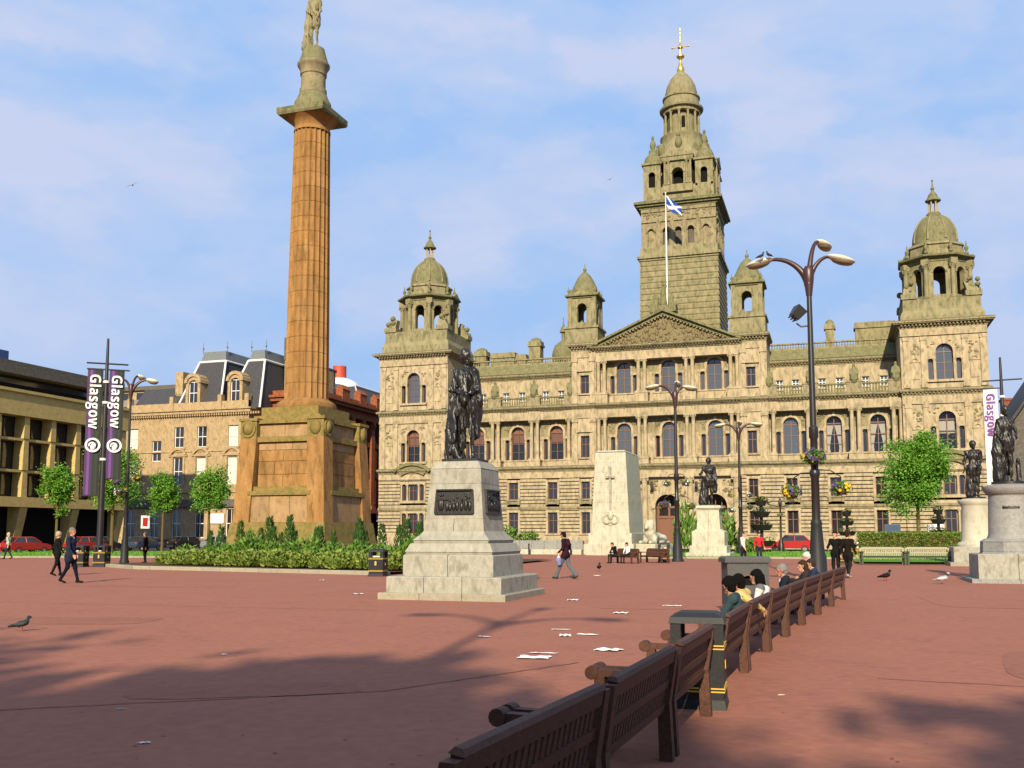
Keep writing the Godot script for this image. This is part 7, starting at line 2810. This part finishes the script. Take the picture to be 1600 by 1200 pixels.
func planting() -> void:
	var g := RandomNumberGenerator.new()
	g.seed = 77
	var cones := [shrub_mesh("cone", 1), shrub_mesh("cone", 2)]
	var bushes := [shrub_mesh("bush", 3), shrub_mesh("bush", 4), shrub_mesh("bush", 5)]
	var lows := [shrub_mesh("low", 6), shrub_mesh("low", 7), shrub_mesh("low", 8)]
	# three ranks in the bed under the column: low yellow green edging, bushes, dark conical evergreens
	var cover := MultiMesh.new()
	cover.transform_format = MultiMesh.TRANSFORM_3D
	cover.mesh = lows[0]
	cover.instance_count = 62
	for i in 62:
		var u := lerpf(.13, 1.0, (i + g.randf()) / 62.0)
		var sc := g.randf_range(.9, 1.5)
		cover.set_instance_transform(i, Transform3D(Basis(Vector3.UP, g.randf() * TAU).scaled(Vector3.ONE * sc), bed_front(u) + Vector3(g.randf_range(-.2, .2), 0, -.7 - g.randf() * .9)))
	var cv := MultiMeshInstance3D.new()
	cv.multimesh = cover
	cv.material_override = M.leaves
	cv.name = "edging_plants"
	add_child(cv)
	meta(cv, "low yellow green edging plants along the kerb of the column's flower bed", "ground cover", "", "stuff")
	var nth := ["leftmost", "second", "third", "fourth", "fifth", "sixth", "seventh", "eighth", "ninth", "tenth", "eleventh", "twelfth", "thirteenth", "fourteenth", "fifteenth", "sixteenth", "seventeenth", "eighteenth", "nineteenth", "twentieth", "twenty-first", "twenty-second", "twenty-third", "twenty-fourth", "twenty-fifth", "twenty-sixth", "twenty-seventh", "twenty-eighth"]
	for i in 28:
		var u := lerpf(.15, 1.0, (i + g.randf_range(.1, .9)) / 28.0)
		var o := put("shrub", bushes[i % 3], M.leaves, self, bed_front(u) + Vector3(0, 0, -1.9 - g.randf() * 1.5), g.randf() * TAU)
		o.scale = Vector3(1, g.randf_range(.7, 1.2), 1) * g.randf_range(1.0, 1.5)
		meta(o, "leafy green shrub behind the edging plants of the column's flower bed, %s from the left" % (nth[i] if i else "first"), "shrub", "leafy shrubs in the column's flower bed")
	for i in 20:
		var u := lerpf(.2, .98, (i + g.randf_range(.1, .9)) / 20.0)
		var o := put("conical_evergreen", cones[i % 2], M.leaves, self, bed_front(u) + Vector3(0, 0, -3.0 - g.randf() * 1.8), g.randf() * TAU)
		var sc := g.randf_range(.8, 1.25)
		o.scale = Vector3(sc * 1.2, sc, sc * 1.2)
		meta(o, "dark conical evergreen below the column's pedestal, %s from the left" % (nth[i] if i else "first"), "shrub", "conical evergreens in the column's flower bed")
	for i in 10:
		var o := put("shrub", bushes[i % 3], M.leaves, self, Vector3(-20.0 + g.randf() * 3.2, .1, -40 - i * 1.4), g.randf() * TAU)
		o.scale = Vector3.ONE * g.randf_range(1.4, 1.9)
		meta(o, "big leafy shrub at the right end of the column's flower bed, %s from the front" % (nth[i] if i else "first"), "shrub", "big shrubs at the right end of the flower bed")
	# shrubs behind the terrace wall and beside the small statue
	var big := [
		[Vector3(-27.3, .6, -82.2), Vector3(2.1, 1.9, 1.8), "broad green bush behind the terrace wall, left one"], [Vector3(-25.6, .6, -82.6), Vector3(1.8, 1.5, 1.6), "yellow green bush behind the terrace wall, right one"],
		[Vector3(-12.2, .1, -85.0), Vector3(1.9, 4.6, 1.9), "tall dark green conical shrub left of the small statue's pedestal"], [Vector3(-9.1, .1, -88.5), Vector3(2.2, 3.6, 2.2), "tall dark green shrub right of the small statue's pedestal"],
		[Vector3(-7.0, .1, -84.8), Vector3(1.8, 1.3, 1.6), "low green bush at the foot of the lamp on the lawn"]]
	for i in big.size():
		var o := put("shrub", bushes[i % 3], M.leaves, self, big[i][0])
		o.scale = big[i][1]
		meta(o, big[i][2], "shrub")
	# tiered flower towers
	var tw := [[Vector3(-6.1, .1, -88.0), 1.25, "tiered flower tower left of the red car, widest of the three"], [Vector3(.94, .1, -88.0), .95, "tiered flower tower right of the tall lamp"], [Vector3(8.1, .1, -88.2), 1.0, "tiered flower tower with red blooms beside the cream pedestal"]]
	for i in 3:
		var o := thing("flower_tower", tw[i][2], "planter", tw[i][0])
		var b := B.new()
		b.lathe([Vector2(.12, 0), Vector2(.12, 3.6)], 8)
		part("post", b, M.lamp_black, o)
		var tiers := [[.4, .95], [1.5, .8], [2.4, .62], [3.2, .42]]
		for k in 4:
			b = B.new()
			b.lathe([Vector2(0, tiers[k][0]), Vector2(tiers[k][1] * .7, tiers[k][0] + .02), Vector2(tiers[k][1], tiers[k][0] + .4), Vector2(tiers[k][1] * .9, tiers[k][0] + .4)], 14)
			part("bowl", b, M.lamp_black, o)
			b = B.new()
			for q in 150:
				var a := g.randf() * TAU
				var rr: float = tiers[k][1] * sqrt(g.randf()) * 1.05
				b.col = Color(.06, .14, .02).lerp(Color(.2, .28, .05), g.randf())
				if g.randf() < .25: b.col = [L(.7, .5, .05), L(.7, .08, .05), L(.8, .78, .7)][(k + i) % 3]
				b.leaf(Vector3(cos(a) * rr, tiers[k][0] + .38 + g.randf() * .25, sin(a) * rr), Vector3(cos(a), .5, sin(a)).normalized(), Vector3(-sin(a), 0, cos(a)), .16, .06)
			stuff(part("foliage", b, M.leaves, o))
		o.scale = Vector3.ONE * tw[i][1]
	# clipped hedge round the right lawn
	var hd := thing("hedge", "clipped low green hedge behind the pale benches on the right", "hedge", Vector3(5.4, .1, -84.5))
	var b := B.new()
	for i in 9000:
		var p := Vector3(g.randf_range(-3.7, 4.6), 0, g.randf_range(-.6, .6))
		var top := g.randf() < .4
		p.y = 1.55 if top else g.randf() * 1.55
		if not top: p.z = .6 if g.randf() < .7 else -.6
		p += Vector3(g.randfn(0, .05), g.randfn(0, .06), g.randfn(0, .06))
		b.col = Color(.07, .135, .018).lerp(Color(.17, .24, .04), g.randf())
		b.leaf(p, Vector3(g.randfn(0, .6), g.randfn(.5, .6), g.randfn(.3, .6)).normalized(), Vector3(g.randfn(0, 1), g.randfn(0, .3), g.randfn(0, 1)).normalized(), .17, .055)
	stuff(part("foliage", b, M.leaves, hd))
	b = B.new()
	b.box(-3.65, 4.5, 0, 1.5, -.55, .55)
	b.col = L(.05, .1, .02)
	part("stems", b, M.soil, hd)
	# bedding flowers before the hedge
	b = B.new()
	for i in 1500:
		b.col = Color(.5, .35, .05).lerp(Color(.15, .22, .03), g.randf())
		if g.randf() < .12: b.col = L(.6, .08, .04)
		b.leaf(Vector3(g.randf_range(1.2, 11.0), .1 + g.randf() * .35, g.randf_range(-83.2, -82.2)), Vector3(g.randfn(0, .5), 1, g.randfn(.2, .5)).normalized(), Vector3(g.randfn(0, 1), 0, g.randfn(0, 1)).normalized(), .22, .07)
	meta(part("bedding_flowers", b, M.leaves, self), "strip of yellow and red bedding flowers before the hedge", "flowers", "", "stuff")
	# grass blades on the lawns
	b = B.new()
	for i in 26000:
		var left := i % 2 == 0
		var p := Vector3(g.randf_range(-72, -39), .11, g.randf_range(-74, -52)) if left else Vector3(g.randf_range(-13, 17), .11, g.randf_range(-92, -60))
		if left and p.z > -50 - (p.x + 74) * .32 - .8: continue
		if not left and (p.z > -67.5 - (p.x + 13) * .25 and p.x < 1.2 or p.z > -62.5): continue
		b.col = Color(.06, .17, .015).lerp(Color(.15, .32, .04), g.randf())
		b.leaf(p, Vector3(g.randfn(0, .4), 1, g.randfn(0, .4)).normalized(), Vector3(g.randfn(0, 1), 0, g.randfn(0, 1)).normalized(), g.randf_range(.06, .14), .03)
	meta(part("grass_blades", b, M.leaves, self), "short bright green mown grass on the lawns", "grass", "", "stuff")

# ---------------------------------------------------------------- cars
func car(label: String, at: Vector3, turn: float, paint: Material, van := false) -> Node3D:
	# runs along x, nose at +x
	var o := thing("parked_car", label, "car", at, turn, "cars parked round the square")
	var b := B.new()
	var body := PackedVector2Array([Vector2(-2.05, .32), Vector2(2.05, .32), Vector2(2.1, .5), Vector2(2.05, .72), Vector2(1.7, .82), Vector2(.95, .93), Vector2(-1.55, .97), Vector2(-2.02, .92), Vector2(-2.12, .6)])
	b.prism(body, -.76, .76)
	var inner := PackedVector2Array()
	for p in body: inner.append(Vector2(p.x * .985, lerpf(.6, p.y, .9)))
	b.prism(inner, -.83, .83)
	part("body", b, paint, o)
	b = B.new()
	b.taper(-1.75 if not van else -2.0, 1.05, -.74, .74, .94, -1.25 if not van else -1.95, .35, -.58, .58, 1.40 if not van else 1.8)
	part("window_band", b, M.glass_dark, o)
	b = B.new()
	b.taper(-1.3, .4, -.6, .6, 1.39, -1.15, .25, -.52, .52, 1.45)
	for s in [-1, 1]:
		for q in [[[1.05, .94], [.38, 1.4]], [[-.45, .94], [-.45, 1.4]], [[-1.75, .94], [-1.25, 1.4]]]:
			b.tube([Vector3(q[0][0], q[0][1], s * .745), Vector3(q[1][0], q[1][1], s * .59)], [.045, .045], 6)
	part("roof", b, paint, o)
	for s in [-1, 1]:
		for x in [-1.3, 1.3]:
			var w := B.new()
			w.t = Transform3D(Basis(Vector3.RIGHT, PI / 2), Vector3(x, .31, s * .74))
			w.lathe([Vector2(.2, -.1), Vector2(.29, -.1), Vector2(.315, -.06), Vector2(.315, .06), Vector2(.29, .1), Vector2(.2, .1)], 18)
			var wheel := part("wheel", w, M.rubber, o)
			w = B.new()
			w.t = Transform3D(Basis(Vector3.RIGHT, PI / 2), Vector3(x, .31, s * .74))
			w.lathe([Vector2(0, -.09), Vector2(.21, -.08), Vector2(.21, .08), Vector2(0, .09)], 14)
			part("rim", w, M.chrome, wheel)
		var hl := B.new()
		hl.ball(Vector3(2.0, .66, s * .58), Vector3(.1, .08, .18), 10, 6)
		part("headlight", hl, M.white, o)
		hl = B.new()
		hl.ball(Vector3(-2.06, .78, s * .6), Vector3(.06, .1, .14), 10, 6)
		part("tail_light", hl, M.red_lamp, o)
	b = B.new()
	b.box(2.0, 2.16, .34, .52, -.74, .74)
	b.box(-2.18, -2.0, .34, .54, -.74, .74)
	part("bumper", b, M.rubber, o)
	return o

func signs() -> void:
	var o := thing("traffic_sign", "small white traffic sign with a red bar on a grey post before the hotel", "traffic sign", Vector3(-61.2, 0, -76.5), .7)
	var b := B.new()
	b.lathe([Vector2(.05, 0), Vector2(.05, 3.4), Vector2(0, 3.42)], 8)
	part("post", b, M.lamp_black, o)
	b = B.new()
	b.stone(-.38, .38, 2.2, 3.4, .05, .1, .02)
	part("plate", b, M.white, o)
	b = B.new()
	b.stone(-.22, .22, 2.4, 3.2, .1, .112, .005)
	part("red_bar", b, M.red_lamp, o)
	o = thing("white_planter", "white block planter left of the right tree's trunk", "planter", Vector3(5.2, 0, -101.0))
	b = B.new()
	b.stone(-.7, .7, 0, 2.6, -.5, .5, .05)
	part("block", b, M.white, o)
	o = thing("white_planter", "white block planter right of the right tree's trunk", "planter", Vector3(9.0, 0, -101.0))
	b = B.new()
	b.stone(-.7, .7, 0, 2.6, -.5, .5, .05)
	part("block", b, M.white, o)

func cars() -> void:
	flat("red_lamp", L(.4, .02, .02), .3)
	var red := flat("car_red", L(.42, .015, .02), .22, 0, .6)
	var black := flat("car_black", L(.012, .013, .016), .2, 0, .6)
	var blue := flat("car_blue", L(.03, .06, .12), .22, 0, .6)
	var silver := flat("car_silver", L(.3, .32, .33), .25, .4, .6)
	var white_ := flat("car_white", L(.65, .67, .72), .25, 0, .6)
	var r := car("red hatchback parked in front of the civic hall's right wing", Vector3(-4.2, -.02, -98.5), PI, red)
	r.scale = Vector3(1.05, 1.1, 1.05)
	car("pale blue and white car before the civic hall behind the pale benches", Vector3(3.9, -.02, -100.0), 0, white_)
	car("dark car behind the pale blue and white one", Vector3(7.5, -.02, -101.5), .0, black)
	var l := [
		[Vector3(-67.3, 0, -68.5), PI / 2 - .1, red, "red car parked at the far left edge behind the lawn"],
		[Vector3(-66.3, 0, -74.8), PI / 2, red, "second red car behind the blond person at far left"],
		[Vector3(-68.3, 0, -79.0), PI / 2, black, "black car right of the two red cars on the left"],
		[Vector3(-66.8, 0, -83.5), PI / 2, blue, "dark blue car behind the suited person on the left"],
		[Vector3(-65.0, 0, -88.0), PI / 2 - .2, black, "black car seen left of the double banner mast base"],
		[Vector3(-60.8, 0, -88.2), .15, silver, "silver grey car right of the double banner mast base"],
		[Vector3(-56.8, 0, -89.5), .1, blue, "dark blue car behind the trees at the hotel corner"]]
	for c in l: car(c[3], c[0], c[1], c[2])

# ---------------------------------------------------------------- birds, litter, flag
func pigeon(label: String, at: Vector3, turn: float, s := 1.0, shade := Color(.03, .032, .04)) -> void:
	var b := B.new()
	var c := [[Vector3(0, .14, -.04), .062, Vector3(0, .17, .07), .058, shade], [Vector3(0, .2, .09), .045, Vector3(0, .25, .11), .03, Color(.03, .05, .05)], [Vector3(0, .28, .12), .032, Vector3(0, .28, .14), .028, shade], [Vector3(0, .275, .17), .01, Vector3(0, .27, .19), .006, Color(.1, .09, .08)],
		[Vector3(0, .13, -.1), .04, Vector3(0, .1, -.24), .02, shade * .7], [Vector3(.055, .155, .04), .03, Vector3(.04, .14, -.12), .022, shade * 1.6], [Vector3(-.055, .155, .04), .03, Vector3(-.04, .14, -.12), .022, shade * 1.6],
		[Vector3(.025, .1, .0), .014, Vector3(.028, .01, .01), .008, Color(.3, .08, .06)], [Vector3(-.025, .1, .0), .014, Vector3(-.028, .01, .01), .008, Color(.3, .08, .06)]]
	blob(c, .011, .02, b)
	var o := part("pigeon", b, M.cloth, self, at, turn)
	o.scale = Vector3.ONE * s
	meta(o, label, "pigeon")

func gull(label: String, at: Vector3, turn: float) -> void:
	var b := B.new()
	var G := Color(.25, .25, .27)
	var c := [[Vector3(0, 0, -.15), .06, Vector3(0, .02, .15), .08, G], [Vector3(0, .03, .22), .05, Vector3(0, .03, .27), .04, G], [Vector3(0, 0, -.2), .05, Vector3(0, 0, -.36), .03, G], [Vector3(.05, .04, .05), .05, Vector3(.42, .2, .0), .035, G], [Vector3(.42, .2, 0), .035, Vector3(.85, .1, -.15), .012, G], [Vector3(-.05, .04, .05), .05, Vector3(-.42, .2, .0), .035, G], [Vector3(-.42, .2, 0), .035, Vector3(-.85, .1, -.15), .012, G]]
	blob(c, .02, .04, b)
	var o := part("flying_bird", b, M.cloth, self, at, turn)
	o.rotation.z = .5
	o.scale = Vector3.ONE * .3
	meta(o, label, "bird")

func paper(label: String, at: Vector3, w: float, d: float, lift: float, turn: float, shade := Color(.8, .8, .78), print_ := false) -> void:
	var b := B.new()
	var g := RandomNumberGenerator.new()
	g.seed = int(at.x * 100) + int(at.z * 10)
	b.col = shade
	var N := 6
	var hs := []
	for i in N + 1:
		var row := []
		for k in N + 1: row.append(.006 + .45 * lift * absf(sin(i * 1.1 + g.randf() * .9)) * (.3 + .7 * g.randf()))
		hs.append(row)
	for i in N:
		for k in N:
			var P := func(a, c): return Vector3(-w / 2 + w * a / N + .02 * sin(c), hs[a][c], -d / 2 + d * c / N)
			b.quad(P.call(i, k + 1), P.call(i + 1, k + 1), P.call(i + 1, k), P.call(i, k))
	var o := part("paper_litter", b, M.petals, self, at, turn)
	meta(o, label, "litter")
	if print_:
		b = B.new()
		b.col = Color(.12, .12, .13)
		for i in 4: b.box(-w * .38, w * .38 - .05 * (i % 2), lift + .012, lift + .014, -d * .35 + i * d * .2, -d * .27 + i * d * .2)

func birds_and_litter() -> void:
	pigeon("dark pigeon walking on the open paving at the far left", Vector3(-13.3, 0, -13.55), 2.2, .85, Color(.025, .035, .035))
	pigeon("black pigeon on the paving right of the benches", Vector3(1.65, 0, -37.7), 1.0, 1.3, Color(.015, .012, .012))
	pigeon("pied pigeon beside the right edge monument's step", Vector3(3.35, 0, -35.8), 1.5, 1.3, Color(.3, .29, .3))
	pigeon("black pigeon on the paving behind the walking person in maroon", Vector3(-10.2, 0, -43.6), .4, 1.3, Color(.02, .015, .02))
	pigeon("dark pigeon on the left lamp head, left one of two", Vector3(-2.2, 11.31, -34.8), 1.2, .8)
	pigeon("dark pigeon on the left lamp head, right one of two", Vector3(-1.92, 11.35, -34.85), -.8, .75)
	gull("small bird flying in the sky left of the column", Vector3(-26.0, 15.4, -31.0), .6)
	gull("small bird flying in the sky between the left dome and the tower", Vector3(-12.0, 22.5, -55.0), .4)
	var Wt := Color(.68, .675, .65)
	var spots := [
		[Vector3(-3.89, .002, -12.79), .42, .30, .05, .2, Wt, "largest white crumpled newspaper sheet on the open paving"], [Vector3(-3.91, .002, -13.30), .40, .10, .03, .1, Color(.7, .6, .58), "thin pinkish paper strip just behind the largest newspaper sheet"],
		[Vector3(-3.13, .002, -13.94), .36, .26, .06, -.1, Wt, "white printed paper sheet left of the black bin's bench"], [Vector3(-4.24, .002, -15.66), .18, .2, .07, .5, Wt, "small white crumpled paper beside the thin strips"],
		[Vector3(-4.58, .002, -16.66), .30, .1, .03, .2, Color(.55, .5, .5), "thin grey paper strip behind the small crumpled paper"], [Vector3(-3.93, .002, -15.97), .36, .12, .03, .0, Color(.75, .75, .76), "long thin pale strip right of the crumpled paper"],
		[Vector3(-5.44, .002, -15.07), .22, .12, .05, -.5, Color(.3, .28, .3), "dark folded scrap lying on the lamp's shadow"], [Vector3(-4.32, .002, -20.43), .3, .2, .07, .3, Wt, "white crumpled paper with a dark corner nearer the bench row"],
		[Vector3(-6.32, .002, -24.10), .26, .2, .08, .4, Color(.65, .66, .68), "grey white wrapper right of the central monument's steps"], [Vector3(-3.64, .002, -22.93), .4, .14, .04, .1, Wt, "pale paper strip just left of the black bin's hood"],
		[Vector3(-12.63, .002, -24.75), .3, .18, .05, .3, Wt, "white scrap left of the central monument's bottom step"], [Vector3(-17.65, .002, -31.73), .24, .16, .04, .3, Wt, "small white scrap far left of the central monument"],
		[Vector3(-9.09, .002, -38.49), .24, .2, .08, .2, Wt, "small white scrap right of the walking person"], [Vector3(-8.05, .002, -11.79), .05, .05, .02, .2, Wt, "tiny white scrap in the open paving at left"],
		[Vector3(-5.26, .002, -6.66), .07, .05, .02, .2, Color(.7, .68, .66), "tiny pale scrap in the shade near the bottom left corner"], [Vector3(-6.47, .002, -7.85), .05, .04, .02, .2, Color(.4, .42, .38), "tiny greenish scrap in the shade at left"],
		[Vector3(-0.58, .002, -10.62), .05, .04, .02, .3, Color(.7, .5, .35), "tiny orange scrap on the paving right of the black bin"], [Vector3(-11.85, .002, -54.25), .3, .2, .06, .4, Wt, "small white scrap near the terrace"]]
	for s in spots: paper(s[6], s[0], s[1], s[2], s[3], s[4], s[5])
	# flag over the pediment
	var o := thing("flag_pole", "white flagpole over the pediment flying a blue flag with a white diagonal cross", "flag", Vector3(-17.6, 27.0, -110.9))
	var b := B.new()
	b.lathe([Vector2(.12, 0), Vector2(.10, 8), Vector2(.06, 14.2), Vector2(.12, 14.3), Vector2(0, 14.45)], 10)
	part("pole", b, M.white, o)
	b = B.new()
	var N := 12
	var F := func(u, w):
		# u along the fly, w down the hoist; the cloth droops away from the pole
		return Vector3(.1 + u * 1.8, 14.0 - w * 1.25 - u * 1.7 - .25 * sin(u * 5.0) * w, .22 * sin(u * 7.0 + w * 2.0) * u + .1 * u)
	for i in N:
		for k in N:
			var u := (i + .5) / N; var w := (k + .5) / N
			var on := absf(u - w) < .11 or absf(u - (1 - w)) < .11
			b.col = L(.75, .76, .8) if on else L(.02, .07, .38)
			b.quad(F.call(i / 12.0, (k + 1) / 12.0), F.call((i + 1) / 12.0, (k + 1) / 12.0), F.call((i + 1) / 12.0, k / 12.0), F.call(i / 12.0, k / 12.0))
	part("flag", b, M.petals, o)

func behind_the_camera() -> void:
	# plane trees behind the viewpoint; only their shade reaches the picture
	var spots := [[Vector3(-9.2, 0, 17.5), 15.0, Vector3(5.2, 5.0, 5), 9.5], [Vector3(-18.5, 0, 18.0), 14.4, Vector3(5.6, 5.0, 5), 9.0], [Vector3(-2.0, 0, 15.0), 13.0, Vector3(4.2, 4.6, 4), 8.2], [Vector3(7.4, 0, 15.5), 13.3, Vector3(4.2, 4.0, 4), 8.9], [Vector3(-26.5, 0, 19.0), 14.6, Vector3(5.4, 5.0, 5), 9.2]]
	var names := ["large leafy tree behind the viewpoint, beside the one straight behind", "large leafy tree behind the viewpoint, farthest to the left", "large leafy tree straight behind the viewpoint", "large leafy tree behind the viewpoint to the right", "large leafy tree at the far left end of those behind the viewpoint"]
	for i in 5: tree(names[i], spots[i][0], spots[i][1], spots[i][2], spots[i][3], 15000, 61 + i, .3, "", 1.0)
